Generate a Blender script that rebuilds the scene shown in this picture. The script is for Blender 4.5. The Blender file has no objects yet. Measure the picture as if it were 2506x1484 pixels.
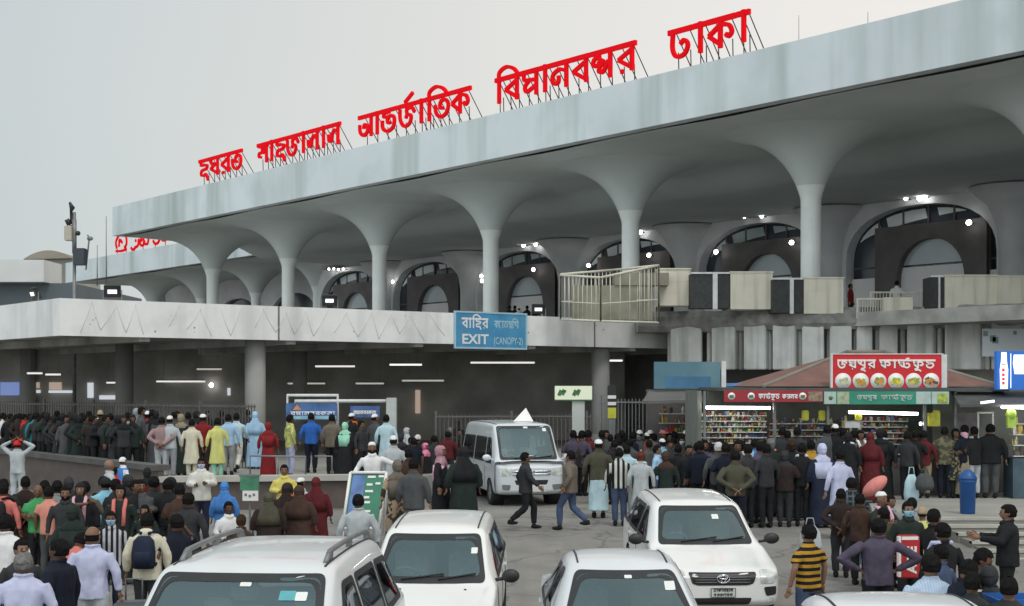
import bpy, bmesh, math, random
from mathutils import Vector, Matrix, noise
from mathutils.bvhtree import BVHTree
R = math.radians
random.seed(7)
sc = bpy.context.scene
col = sc.collection

# ------------------------------------------------------------------ camera
ZC = 3.45          # eye height above the forecourt
FPX = 3500.0       # focal length in the 2506-unit wide frame used for survey readings
HX, HY = 1253.0, 940.0
cam = bpy.data.cameras.new('camera')
cam.sensor_width = 36.0
cam.lens = 36.0 * FPX / 2506.0
cam.shift_y = (HY - 742.0) / 2506.0
cam.clip_end = 5000.0
cam.clip_start = 0.1
cam_o = bpy.data.objects.new('camera', cam)
col.objects.link(cam_o)
cam_o.location = (0, 0, ZC)
cam_o.rotation_euler = (R(90), 0, 0)
sc.camera = cam_o
sc.view_settings.view_transform = 'Standard'
sc.view_settings.look = 'None'
sc.view_settings.gamma = 1.0
sc.view_settings.exposure = 0.18
sc.cycles.max_bounces = 8
sc.cycles.diffuse_bounces = 4
sc.cycles.glossy_bounces = 3
sc.cycles.transparent_max_bounces = 10
sc.cycles.sample_clamp_indirect = 4.0

# ------------------------------------------------------------------ overcast sky and soft sun
w = bpy.data.worlds.new('World'); sc.world = w
w.use_nodes = True
nt = w.node_tree; nt.nodes.clear()
def N(nt, t, **k):
    n = nt.nodes.new(t)
    for a, b in k.items(): setattr(n, a, b)
    return n
out = N(nt, 'ShaderNodeOutputWorld')
sky = N(nt, 'ShaderNodeTexSky'); sky.sky_type = 'NISHITA'; sky.sun_disc = False
SUN_EL, SUN_AZ = R(58), R(152)
sky.sun_elevation = SUN_EL; sky.sun_rotation = SUN_AZ
sky.dust_density = 5.0; sky.air_density = 1.0; sky.ozone_density = 1.0
bg1 = N(nt, 'ShaderNodeBackground'); bg1.inputs[1].default_value = 0.010
nt.links.new(sky.outputs[0], bg1.inputs[0])
tc = N(nt, 'ShaderNodeTexCoord')
dot = N(nt, 'ShaderNodeVectorMath', operation='DOT_PRODUCT')
dot.inputs[1].default_value = (0.86, 0.50, 0.05)
nt.links.new(tc.outputs['Generated'], dot.inputs[0])
ns = N(nt, 'ShaderNodeTexNoise'); ns.inputs['Scale'].default_value = 1.6; ns.inputs['Detail'].default_value = 4
nt.links.new(tc.outputs['Generated'], ns.inputs['Vector'])
ad = N(nt, 'ShaderNodeMath', operation='MULTIPLY_ADD'); ad.inputs[1].default_value = 0.22
nt.links.new(ns.outputs['Fac'], ad.inputs[0]); nt.links.new(dot.outputs['Value'], ad.inputs[2])
rmp = N(nt, 'ShaderNodeValToRGB')
rmp.color_ramp.elements[0].position = 0.30; rmp.color_ramp.elements[0].color = (0.545, 0.595, 0.60, 1)
rmp.color_ramp.elements[1].position = 0.98; rmp.color_ramp.elements[1].color = (0.90, 0.86, 0.80, 1)
e = rmp.color_ramp.elements.new(0.60); e.color = (0.715, 0.71, 0.675, 1)
e = rmp.color_ramp.elements.new(0.80); e.color = (0.82, 0.79, 0.745, 1)
nt.links.new(ad.outputs[0], rmp.inputs[0])
bg2 = N(nt, 'ShaderNodeBackground'); bg2.inputs[1].default_value = 0.93
nt.links.new(rmp.outputs[0], bg2.inputs[0])
# added glow in the unseen sky low behind the camera, lifting upright faces
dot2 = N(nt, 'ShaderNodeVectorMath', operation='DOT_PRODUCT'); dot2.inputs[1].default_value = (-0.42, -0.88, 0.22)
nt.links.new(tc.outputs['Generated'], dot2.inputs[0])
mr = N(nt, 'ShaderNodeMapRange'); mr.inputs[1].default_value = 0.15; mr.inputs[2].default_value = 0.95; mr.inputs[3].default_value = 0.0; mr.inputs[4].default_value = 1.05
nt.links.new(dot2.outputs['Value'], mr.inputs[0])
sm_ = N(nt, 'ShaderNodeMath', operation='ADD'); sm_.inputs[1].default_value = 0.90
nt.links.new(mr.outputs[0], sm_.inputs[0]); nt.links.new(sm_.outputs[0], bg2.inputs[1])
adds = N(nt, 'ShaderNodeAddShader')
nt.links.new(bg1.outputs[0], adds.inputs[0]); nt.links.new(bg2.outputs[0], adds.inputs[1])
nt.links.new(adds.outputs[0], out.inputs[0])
sun = bpy.data.lights.new('sun', 'SUN'); sun.energy = 0.9; sun.angle = R(16); sun.color = (1.0, 0.965, 0.92)
sun_o = bpy.data.objects.new('sun', sun); col.objects.link(sun_o)
sd = Vector((math.sin(SUN_AZ) * math.cos(SUN_EL), math.cos(SUN_AZ) * math.cos(SUN_EL), math.sin(SUN_EL)))
sun_o.rotation_euler = sd.to_track_quat('Z', 'Y').to_euler()
sun_o.location = (-30, -30, 60)

# ------------------------------------------------------------------ survey helpers
def P(x, y, D):
    "reading (x, y) in the 2506-wide frame at distance D -> world point"
    return Vector(((x - HX) / FPX * D, D, ZC + (HY - y) / FPX * D))
def smooth(t): t = max(0.0, min(1.0, t)); return t * t * (3 - 2 * t)
def gz(Y): return 0.3 * smooth((Y - 21.0) / 12.0)       # the forecourt rises gently to the terminal
PH = -math.atan2(0.786, 0.618)                          # terminal frame: local x runs along the facade, local y into it
CU, SU = math.cos(PH), math.sin(PH)
def TW(A, b, z=0.0): return Vector((A * CU - b * SU, A * SU + b * CU, z))
def A_at(x, b):
    "local x on the line local y = b that is read at frame x"
    q = (x - HX) / FPX
    # A*CU - b*SU = q*(A*SU + b*CU)
    return b * (SU + q * CU) / (CU - q * SU)

# ------------------------------------------------------------------ materials
MATS = {}
def mat(name, colr, rough=0.6, var=0.12, scale=3.0, bump=0.0, bscale=40.0, metal=0.0, streak=None, coat=0.0, spec=0.5, dirt=None, stretch=None, back=None):
    """Procedural surface: base colour broken by noise; streak=(colour, amount, scale) vertical weather streaks; dirt=(colour, amount, scale) blotches."""
    if name in MATS: return MATS[name]
    m = bpy.data.materials.new(name); m.use_nodes = True; MATS[name] = m
    t = m.node_tree; b = t.nodes['Principled BSDF']
    tc = N(t, 'ShaderNodeTexCoord')
    n1 = N(t, 'ShaderNodeTexNoise'); n1.inputs['Scale'].default_value = scale; n1.inputs['Detail'].default_value = 6
    src = tc.outputs['Object']
    if stretch:
        mp = N(t, 'ShaderNodeMapping'); mp.inputs['Scale'].default_value = stretch
        t.links.new(src, mp.inputs['Vector']); src = mp.outputs[0]
    t.links.new(src, n1.inputs['Vector'])
    hi = [min(1.0, c * (1 + var)) for c in colr] + [1]; lo = [c * (1 - var) for c in colr] + [1]
    r = N(t, 'ShaderNodeValToRGB'); r.color_ramp.elements[0].position = 0.32; r.color_ramp.elements[1].position = 0.68
    r.color_ramp.elements[0].color = lo; r.color_ramp.elements[1].color = hi
    t.links.new(n1.outputs['Fac'], r.inputs[0]); c = r.outputs[0]
    for kind, spec_ in (('streak', streak), ('dirt', dirt)):
        if not spec_: continue
        scol, amt, ss = spec_
        n2 = N(t, 'ShaderNodeTexNoise'); n2.inputs['Scale'].default_value = ss; n2.inputs['Detail'].default_value = 5
        mp = N(t, 'ShaderNodeMapping'); mp.inputs['Scale'].default_value = (1, 1, 0.07) if kind == 'streak' else (1, 1, 1)
        mp.inputs['Location'].default_value = (3.1, 1.7, 0.4)
        t.links.new(tc.outputs['Object'], mp.inputs['Vector']); t.links.new(mp.outputs[0], n2.inputs['Vector'])
        r2 = N(t, 'ShaderNodeValToRGB'); r2.color_ramp.elements[0].position = 0.5; r2.color_ramp.elements[1].position = 0.72
        r2.color_ramp.elements[0].color = (0, 0, 0, 1); r2.color_ramp.elements[1].color = (amt, amt, amt, 1)
        t.links.new(n2.outputs['Fac'], r2.inputs[0])
        mx = N(t, 'ShaderNodeMix', data_type='RGBA'); mx.inputs[7].default_value = list(scol) + [1]
        t.links.new(r2.outputs[0], mx.inputs[0]); t.links.new(c, mx.inputs[6]); c = mx.outputs[2]
    if back:
        g = N(t, 'ShaderNodeNewGeometry')
        mx = N(t, 'ShaderNodeMix', data_type='RGBA'); mx.inputs[7].default_value = list(back) + [1]
        t.links.new(g.outputs['Backfacing'], mx.inputs[0]); t.links.new(c, mx.inputs[6]); c = mx.outputs[2]
    t.links.new(c, b.inputs['Base Color'])
    b.inputs['Roughness'].default_value = rough; b.inputs['Metallic'].default_value = metal
    b.inputs['Specular IOR Level'].default_value = spec
    if coat: b.inputs['Coat Weight'].default_value = coat; b.inputs['Coat Roughness'].default_value = 0.04
    if bump:
        n3 = N(t, 'ShaderNodeTexNoise'); n3.inputs['Scale'].default_value = bscale; n3.inputs['Detail'].default_value = 5
        t.links.new(src, n3.inputs['Vector'])
        bp = N(t, 'ShaderNodeBump'); bp.inputs['Strength'].default_value = bump; bp.inputs['Distance'].default_value = 0.02
        t.links.new(n3.outputs['Fac'], bp.inputs['Height']); t.links.new(bp.outputs[0], b.inputs['Normal'])
    return m
def emit(name, colr, s):
    if name in MATS: return MATS[name]
    m = bpy.data.materials.new(name); m.use_nodes = True; MATS[name] = m
    b = m.node_tree.nodes['Principled BSDF']
    b.inputs['Base Color'].default_value = list(colr) + [1]
    b.inputs['Emission Color'].default_value = list(colr) + [1]; b.inputs['Emission Strength'].default_value = s
    return m
def glassmat(name, tint, gloss=0.16, rough=0.03, refl=(0.9, 0.95, 1.0)):
    if name in MATS: return MATS[name]
    m = bpy.data.materials.new(name); m.use_nodes = True; MATS[name] = m
    t = m.node_tree; t.nodes.clear()
    o = N(t, 'ShaderNodeOutputMaterial'); tr = N(t, 'ShaderNodeBsdfTransparent'); tr.inputs[0].default_value = list(tint) + [1]
    gl = N(t, 'ShaderNodeBsdfGlossy'); gl.inputs[0].default_value = list(refl) + [1]; gl.inputs['Roughness'].default_value = rough
    lw = N(t, 'ShaderNodeFresnel'); lw.inputs[0].default_value = 1.5
    ma = N(t, 'ShaderNodeMath', operation='MULTIPLY_ADD'); ma.inputs[1].default_value = 1.0; ma.inputs[2].default_value = gloss
    ma.use_clamp = True
    t.links.new(lw.outputs[0], ma.inputs[0])
    mx = N(t, 'ShaderNodeMixShader'); t.links.new(ma.outputs[0], mx.inputs[0])
    t.links.new(tr.outputs[0], mx.inputs[1]); t.links.new(gl.outputs[0], mx.inputs[2]); t.links.new(mx.outputs[0], o.inputs[0])
    return m

# ------------------------------------------------------------------ mesh helpers
class MB:
    def __init__(s): s.v = []; s.f = []; s.m = []; s.s = []
    def add(s, vs, fs, mi=0, sm=False):
        o = len(s.v); s.v += [tuple(v) for v in vs]
        for f in fs: s.f.append(tuple(i + o for i in f)); s.m.append(mi); s.s.append(sm)
        return s
    def box(s, c, d, rz=0.0, mi=0, rot=None):
        hx, hy, hz = d[0] / 2, d[1] / 2, d[2] / 2
        M = rot if rot else Matrix.Rotation(rz, 3, 'Z')
        vs = [M @ Vector((x, y, z)) + Vector(c) for x in (-hx, hx) for y in (-hy, hy) for z in (-hz, hz)]
        return s.add(vs, [(0, 1, 3, 2), (4, 6, 7, 5), (0, 4, 5, 1), (2, 3, 7, 6), (0, 2, 6, 4), (1, 5, 7, 3)], mi)
    def bx(s, x0, x1, y0, y1, z0, z1, mi=0):
        return s.box(((x0 + x1) / 2, (y0 + y1) / 2, (z0 + z1) / 2), (abs(x1 - x0), abs(y1 - y0), abs(z1 - z0)), 0, mi)
    def tube(s, pts, r, n=8, mi=0, caps=True):
        pts = [Vector(p) for p in pts]; rs = r if isinstance(r, (list, tuple)) else [r] * len(pts)
        rings = []; up = None
        for i, p in enumerate(pts):
            d = (pts[min(i + 1, len(pts) - 1)] - pts[max(i - 1, 0)])
            d = d.normalized() if d.length > 1e-9 else Vector((0, 0, 1))
            if up is None: up = Vector((0, 1, 0)) if abs(d.y) < 0.9 else Vector((1, 0, 0))
            a = d.cross(up).normalized(); up = a.cross(d).normalized()
            rings.append([p + (a * math.cos(2 * math.pi * k / n) + up * math.sin(2 * math.pi * k / n)) * rs[i] for k in range(n)])
        return s.rings(rings, mi, caps)
    def rings(s, rings, mi=0, caps=True, sm=True):
        n = len(rings[0]); vs = [v for r in rings for v in r]; fs = []
        for i in range(len(rings) - 1):
            for k in range(n):
                k2 = (k + 1) % n
                fs.append((i * n + k, i * n + k2, (i + 1) * n + k2, (i + 1) * n + k))
        if caps: fs += [tuple(range(n - 1, -1, -1)), tuple((len(rings) - 1) * n + k for k in range(n))]
        return s.add(vs, fs, mi, sm)
    def lathe(s, prof, o=(0, 0, 0), n=24, mi=0, caps=True, axis='z'):
        o = Vector(o); rings = []
        for r, z in prof:
            ring = []
            for k in range(n):
                a = 2 * math.pi * k / n
                if axis == 'z': q = Vector((r * math.cos(a), r * math.sin(a), z))
                elif axis == 'y': q = Vector((r * math.cos(a), z, r * math.sin(a)))
                else: q = Vector((z, r * math.cos(a), r * math.sin(a)))
                ring.append(o + q)
            rings.append(ring)
        return s.rings(rings, mi, caps)
    def ell(s, c, r, n=12, m=8, mi=0, M=None):
        c = Vector(c); rings = []
        for i in range(m + 1):
            t = math.pi * (i + 0.001) / (m + 0.002); ring = []
            for k in range(n):
                a = 2 * math.pi * k / n
                q = Vector((r[0] * math.sin(t) * math.cos(a), r[1] * math.sin(t) * math.sin(a), -r[2] * math.cos(t)))
                ring.append((M @ q if M else q) + c)
            rings.append(ring)
        return s.rings(rings, mi, True)
    def prism(s, poly, y0, y1, mi=0, fr=None):
        "outline in (x, z) given depth from y0 to y1; fr maps the local point"
        n = len(poly)
        vs = [Vector((x, y0, z)) for x, z in poly] + [Vector((x, y1, z)) for x, z in poly]
        if fr: vs = [fr(v) for v in vs]
        fs = [tuple(range(n)), tuple(range(2 * n - 1, n - 1, -1))]
        fs += [((i + 1) % n, i, n + i, n + (i + 1) % n) for i in range(n)]
        return s.add(vs, fs, mi)
    def mesh(s, name):
        me = bpy.data.meshes.new(name); me.from_pydata(s.v, [], s.f)
        for p, mi, sm in zip(me.polygons, s.m, s.s): p.material_index = mi; p.use_smooth = sm
        me.update(); return me
    def build(s, name, mats, parent=None, loc=None, rz=None, bevel=0.0):
        me = s.mesh(name)
        for m in (mats if isinstance(mats, (list, tuple)) else [mats]): me.materials.append(m)
        bm = bmesh.new(); bm.from_mesh(me); bmesh.ops.recalc_face_normals(bm, faces=bm.faces)
        if bevel:
            bmesh.ops.remove_doubles(bm, verts=bm.verts, dist=1e-5)
            bmesh.ops.bevel(bm, geom=[e for e in bm.edges if len(e.link_faces) == 2 and e.calc_face_angle(0) > 0.5], offset=bevel, segments=2, affect='EDGES')
        bm.to_mesh(me); bm.free()
        o = bpy.data.objects.new(name, me); col.objects.link(o)
        if parent: o.parent = parent
        if loc is not None: o.location = loc
        if rz is not None: o.rotation_euler = (0, 0, rz)
        return o
def tag(o, label=None, cat=None, group=None, kind=None):
    if label: o['label'] = label
    if cat: o['category'] = cat
    if group: o['group'] = group
    if kind: o['kind'] = kind
    return o
def empty(name, loc=(0, 0, 0), rz=0.0, label=None, cat=None, group=None):
    o = bpy.data.objects.new(name, None); col.objects.link(o)
    o.location = loc; o.rotation_euler = (0, 0, rz); o.empty_display_size = 0.3
    return tag(o, label, cat, group)
def copy_tree(o, parent=None):
    c = o.copy(); col.objects.link(c)
    if parent: c.parent = parent
    for ch in list(o.children): copy_tree(ch, c)
    return c
# ------------------------------------------------------------------ common materials
M_asph = mat('asphalt', (0.215, 0.205, 0.190), 0.92, 0.16, 0.9, 0.25, 60, dirt=((0.10, 0.098, 0.092), 0.55, 0.35))
M_conc = mat('worn_concrete', (0.38, 0.375, 0.355), 0.9, 0.2, 1.5, 0.3, 30, dirt=((0.12, 0.115, 0.10), 0.6, 0.8))
M_shell = mat('painted_shell', (0.66, 0.715, 0.745), 0.75, 0.06, 0.25, 0.05, 8, streak=((0.34, 0.40, 0.38), 0.75, 0.6), dirt=((0.50, 0.56, 0.57), 0.6, 0.5))
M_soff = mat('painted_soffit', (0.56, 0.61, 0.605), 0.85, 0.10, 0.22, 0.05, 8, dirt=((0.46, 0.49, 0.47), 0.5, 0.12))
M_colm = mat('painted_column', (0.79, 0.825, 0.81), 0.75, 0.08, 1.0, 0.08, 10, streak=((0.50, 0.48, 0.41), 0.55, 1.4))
M_facade = mat('shaded_stone', (0.60, 0.61, 0.62), 0.85, 0.12, 0.5)
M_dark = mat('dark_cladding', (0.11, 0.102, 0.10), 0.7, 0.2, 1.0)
M_panel = mat('lobby_panel', (0.80, 0.78, 0.79), 0.8, 0.05, 0.6)
M_dglass = mat('dark_glazing', (0.045, 0.055, 0.068), 0.10, 0.35, 0.5)
M_glint = mat('pale_reflection', (0.75, 0.80, 0.82), 0.15, 0.1, 0.5)
M_lamp = emit('lamp_glow', (1.0, 0.98, 0.94), 9.0)
M_tube = emit('tube_glow', (1.0, 0.96, 0.88), 0.65)
M_tubedim = emit('dim_tube_glow', (0.9, 0.86, 0.74), 0.33)
M_wmetal = mat('white_metal', (0.62, 0.63, 0.62), 0.5, 0.1, 4)
M_gmetal = mat('grey_metal', (0.20, 0.205, 0.21), 0.5, 0.15, 4, metal=0.4)
M_black = mat('black_plastic', (0.018, 0.018, 0.019), 0.5, 0.2, 6)
M_red = mat('red_letter_paint', (0.80, 0.006, 0.012), 0.9, 0.05, 2, spec=0.05)
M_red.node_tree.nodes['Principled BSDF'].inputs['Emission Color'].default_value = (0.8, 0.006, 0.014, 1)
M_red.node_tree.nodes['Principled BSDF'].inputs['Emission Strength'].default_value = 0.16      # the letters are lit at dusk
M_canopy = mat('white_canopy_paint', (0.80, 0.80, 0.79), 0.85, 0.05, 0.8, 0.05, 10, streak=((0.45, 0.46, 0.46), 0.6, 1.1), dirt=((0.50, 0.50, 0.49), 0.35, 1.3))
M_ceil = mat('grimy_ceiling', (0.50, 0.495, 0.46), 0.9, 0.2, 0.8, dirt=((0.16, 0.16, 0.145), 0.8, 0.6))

# ------------------------------------------------------------------ ground: one sheet to the horizon
mb = MB()
ys = [-60, -20, 0, 8, 14, 18, 20, 21, 22, 23, 24, 25, 26, 27, 28, 29, 30, 31, 32, 33, 36, 45, 70, 150, 500, 2500]
xs = [-2500, -500, -120, -40, -15, 0, 15, 40, 120, 500, 2500]
vs = [(x, y, gz(y)) for y in ys for x in xs]; n = len(xs)
mb.add(vs, [(j * n + i, j * n + i + 1, (j + 1) * n + i + 1, (j + 1) * n + i) for j in range(len(ys) - 1) for i in range(n - 1)], 0, True)
# oil spots, cracks and tyre-darkened lanes on the asphalt
t = M_asph.node_tree; bs = t.nodes['Principled BSDF']; base = bs.inputs['Base Color'].links[0].from_socket; tcn = N(t, 'ShaderNodeTexCoord')
def layer(fac_socket, colr):
    global base
    mx = N(t, 'ShaderNodeMix', data_type='RGBA'); mx.inputs[7].default_value = list(colr) + [1]; t.links.new(fac_socket, mx.inputs[0]); t.links.new(base, mx.inputs[6]); base = mx.outputs[2]
def ramp(sock, a, b, va, vb):
    r = N(t, 'ShaderNodeMapRange'); r.inputs[1].default_value = a; r.inputs[2].default_value = b; r.inputs[3].default_value = va; r.inputs[4].default_value = vb; t.links.new(sock, r.inputs[0]); return r.outputs[0]
vo = N(t, 'ShaderNodeTexVoronoi'); vo.feature = 'DISTANCE_TO_EDGE'; vo.inputs['Scale'].default_value = 0.28
wn = N(t, 'ShaderNodeTexNoise'); wn.inputs['Scale'].default_value = 0.8; wn.inputs['Detail'].default_value = 5
mv = N(t, 'ShaderNodeVectorMath', operation='MULTIPLY_ADD'); mv.inputs[1].default_value = (1.8, 1.8, 1.8); t.links.new(wn.outputs['Color'], mv.inputs[0]); t.links.new(tcn.outputs['Object'], mv.inputs[2]); t.links.new(tcn.outputs['Object'], wn.inputs['Vector']); t.links.new(mv.outputs[0], vo.inputs['Vector'])
layer(ramp(vo.outputs['Distance'], 0.004, 0.014, 0.65, 0.0), (0.07, 0.067, 0.062))
sp_ = N(t, 'ShaderNodeTexNoise'); sp_.inputs['Scale'].default_value = 1.3; sp_.inputs['Detail'].default_value = 2; t.links.new(tcn.outputs['Object'], sp_.inputs['Vector']); layer(ramp(sp_.outputs['Fac'], 0.62, 0.72, 0.0, 0.5), (0.085, 0.08, 0.073))
mp = N(t, 'ShaderNodeMapping'); mp.inputs['Scale'].default_value = (0.55, 0.03, 1); t.links.new(tcn.outputs['Object'], mp.inputs['Vector']); la = N(t, 'ShaderNodeTexNoise'); la.inputs['Scale'].default_value = 2.0; la.inputs['Detail'].default_value = 3; t.links.new(mp.outputs[0], la.inputs['Vector']); layer(ramp(la.outputs['Fac'], 0.5, 0.7, 0.0, 0.4), (0.12, 0.115, 0.105))
gr_ = N(t, 'ShaderNodeTexNoise'); gr_.inputs['Scale'].default_value = 45; gr_.inputs['Detail'].default_value = 3; t.links.new(tcn.outputs['Object'], gr_.inputs['Vector']); layer(ramp(gr_.outputs['Fac'], 0.5, 0.75, 0.0, 0.55), (0.34, 0.33, 0.31))
t.links.new(base, bs.inputs['Base Color'])
tag(mb.build('ground', M_asph), kind='structure')

def slab_poly(mb, pts, z0, z1, mi=0):
    n = len(pts)
    vs = [(x, y, z0) for x, y in pts] + [(x, y, z1) for x, y in pts]
    mb.add(vs, [tuple(range(n - 1, -1, -1)), tuple(range(n, 2 * n))] + [(i, (i + 1) % n, n + (i + 1) % n, n + i) for i in range(n)], mi)

# raised concourse under the canopy, with its low clad front and a pale coping
PLZ = 0.95
M_plat = mat('concourse_paving', (0.27, 0.26, 0.24), 0.9, 0.15, 1.2, 0.1, 20)
M_clad = mat('brown_tile_cladding', (0.105, 0.082, 0.072), 0.6, 0.15, 3.0, dirt=((0.06, 0.05, 0.045), 0.5, 1.5))
M_cope = mat('pale_coping', (0.40, 0.385, 0.35), 0.85, 0.12, 2.0)
p1 = Vector((-4.2, 36.3)); p2 = Vector((-8.7, 35.6)); p3 = p2 + 34 * Vector((CU * -1, SU * -1)); p5 = Vector((2.0, 45.2)); p4 = Vector((16, 63))
mb = MB(); slab_poly(mb, [tuple(p) for p in (p1, p5, p4, p3 + Vector((24, 19)), p3, p2)], -0.2, PLZ)
tag(mb.build('concourse_pavement', M_plat), kind='structure')
w_ = empty('concourse_wall', label='low brown tiled wall with pale coping fronting the raised concourse', cat='wall')
mb = MB(); cp = MB()
for a, b, h in ((p1, p2, 0.06), (p2, p3, 0.34)):
    d = (b - a); L = d.length; d /= L; nrm = Vector((d.y, -d.x)); c = (a + b) / 2
    if nrm.y > 0: nrm = -nrm
    ang = math.atan2(d.y, d.x)
    o = c + nrm * 0.06
    mb.box((o.x, o.y, (PLZ + h) / 2 - 0.05), (L + 0.1, 0.16, PLZ + h + 0.1), ang)
    cp = MB(); cp.box((o.x, o.y, PLZ + h + 0.075), (L + 0.14, 0.46, 0.14), ang); cp.build('coping', M_cope if h < .1 else mat('dark_coping', (0.10, 0.10, 0.095), 0.9, 0.2, 1.5), w_)
mb.build('cladding', M_clad, w_)

# kiosk terrace on the other side with its broad steps
KZ = 0.6
M_step = mat('step_concrete', (0.20, 0.19, 0.165), 0.9, 0.2, 2.0, 0.2, 25)
M_tread = mat('step_nosing', (0.42, 0.41, 0.37), 0.85, 0.15, 3.0)
mb = MB(); slab_poly(mb, [(4.2, 35.9), (7.0, 35.9), (7.4, 33.3), (8.8, 30.4), (26, 30.4), (26, 48), (4.2, 48)], -0.1, KZ)
tag(mb.build('kiosk_pavement', mat('terrace_paving', (0.30, 0.29, 0.265), 0.9, 0.15, 1.0, 0.1, 20)), kind='structure')
st = empty('stairs', (0, 0, 0), label='broad grey concrete steps with pale worn nosings below the food kiosks', cat='stairs')
for i in range(6):
    z = KZ - 0.09 * (i + 1); y0 = 30.4 - 0.7 * (i + 1)
    mb = MB(); mb.bx(9.0 + i * 0.05, 26, y0, 30.4 - 0.7 * i + 0.02, -0.1, z); mb.build('step', M_step, st)
    mb = MB(); mb.bx(9.0 + i * 0.05, 26, y0 - 0.02, y0 + 0.16, z - 0.05, z + 0.012); mb.build('nosing', M_tread, st)
mb = MB(); mb.bx(9.0, 26, 30.38, 30.56, KZ - 0.05, KZ + 0.012); mb.build('nosing', M_tread, st)

# ------------------------------------------------------------------ terminal buildings (local frame: x along the facade, y inwards)
DECK = 6.05; SOF = 13.15; TOP = 15.05; SP = 10.0; FR = 37.4; C1B = 42.4; C2B = 56.0
def drop(r, h=2.75, r0=.385): return h * math.exp(-(max(0.0, r - r0) / 1.0) ** 0.85)
def column_mesh(r=0.385, zt=SOF):
    "round shaft that opens as a trumpet into the vaulted soffit"
    mb = MB(); rs = [r, r + .012, r + .03, r + .06, r + .10, r + .16, r + .24, r + .34, r + .46, r + .60, r + .76, r + .94, r + 1.14, r + 1.36, r + 1.6, r + 1.9, r + 2.2, r + 2.55, r + 2.9, r + 3.2]
    mb.lathe([(r, DECK - 0.2), (r, zt - drop(r) - .02)] + [(q, zt - drop(q)) for q in rs[1:6]], n=40, caps=False)
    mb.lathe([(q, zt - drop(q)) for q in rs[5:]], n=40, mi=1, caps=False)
    return mb
def terminal(name, label, AL, AR, front, colrow, cols, rear, zs=SOF, zt=TOP, band=True):
    T = empty(name, (0, 0, 0), PH, label, 'building')
    mb = MB()   # fascia ring and roof sheet
    mb.bx(AL, AR, front, front + 0.5, zs, zt)
    mb.bx(AL, AL + 0.5, front + 0.501, rear, zs + 0.002, zt - 0.002)
    mb.bx(AL + 0.502, AR, front + 0.502, rear, zt - 0.8, zt - 0.35)
    mb.build('roof', M_shell, T)
    mb = MB(); ds = 0.05
    prof = [(front + 0.501, zs + 0.01), (colrow + 1.5, zs + 0.03)]
    if band: prof += [(colrow + 3.2, zs - 0.1), (colrow + 6.0, zs - 0.95), (colrow + 7.2, zs - 1.02), (C2B + 0.6, zs - 1.05)]
    else: prof += [(rear, zs + 0.03)]
    def base(y):
        for (ya, za), (yb, zb_) in zip(prof, prof[1:]):
            if y <= yb: return za + (zb_ - za) * smooth((y - ya) / (yb - ya))
        return prof[-1][1]
    y1 = prof[-1][0]; nx = int((AR - AL) / .42); ys_ = [front + .501 + .4 * k for k in range(int(((C2B + 2 if not band else y1) - front) / .4))] + [y1]
    vs = []
    for y in ys_:
        for k in range(nx + 1):
            x = AL + .502 + (AR - AL - .502) * k / nx; z = base(y)
            for a in cols:
                rr = math.hypot(x - a, y - colrow)
                if rr < 9: z -= drop(max(rr, 3.1)) * (1.0 - smooth((rr - 6) / 3)) - (0.05 if rr < 2.9 else 0.0)
            vs.append((x, y, z))
    mb.add(vs, [(j * (nx + 1) + k, j * (nx + 1) + k + 1, (j + 1) * (nx + 1) + k + 1, (j + 1) * (nx + 1) + k) for j in range(len(ys_) - 1) for k in range(nx)], 0, True)
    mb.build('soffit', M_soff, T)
    proto = None
    for a in cols:
        if proto is None:
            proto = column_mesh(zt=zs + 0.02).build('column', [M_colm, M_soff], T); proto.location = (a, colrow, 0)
        else:
            c = proto.copy(); col.objects.link(c); c.parent = T; c.location = (a, colrow, 0)
    return T
COLS = [-25.6 - 10 * k for k in range(-1, 7)]
T1 = terminal('terminal_building', 'long pale concrete terminal with flat roof on flared mushroom columns', -90.0, 6.0, FR, C1B, COLS, 96.0)
# the lower front wall of the deck and the deck itself
mb = MB(); mb.bx(-92.5, -41.3, 40.3, C2B + 12, DECK - 0.5, DECK); mb.bx(-41.3, 6, 41.9, C2B + 12, DECK - 0.5, DECK)
mb.build('deck', M_conc, T1)
mb = MB(); mb.bx(-92, 6, 46.0, 46.4, 0, DECK - 0.51); mb.build('ground_floor_wall', mat('lower_wall', (0.40, 0.39, 0.36), 0.85, 0.3, 0.5, dirt=((0.07, 0.07, 0.065), 0.8, 0.35)), T1)
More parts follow.
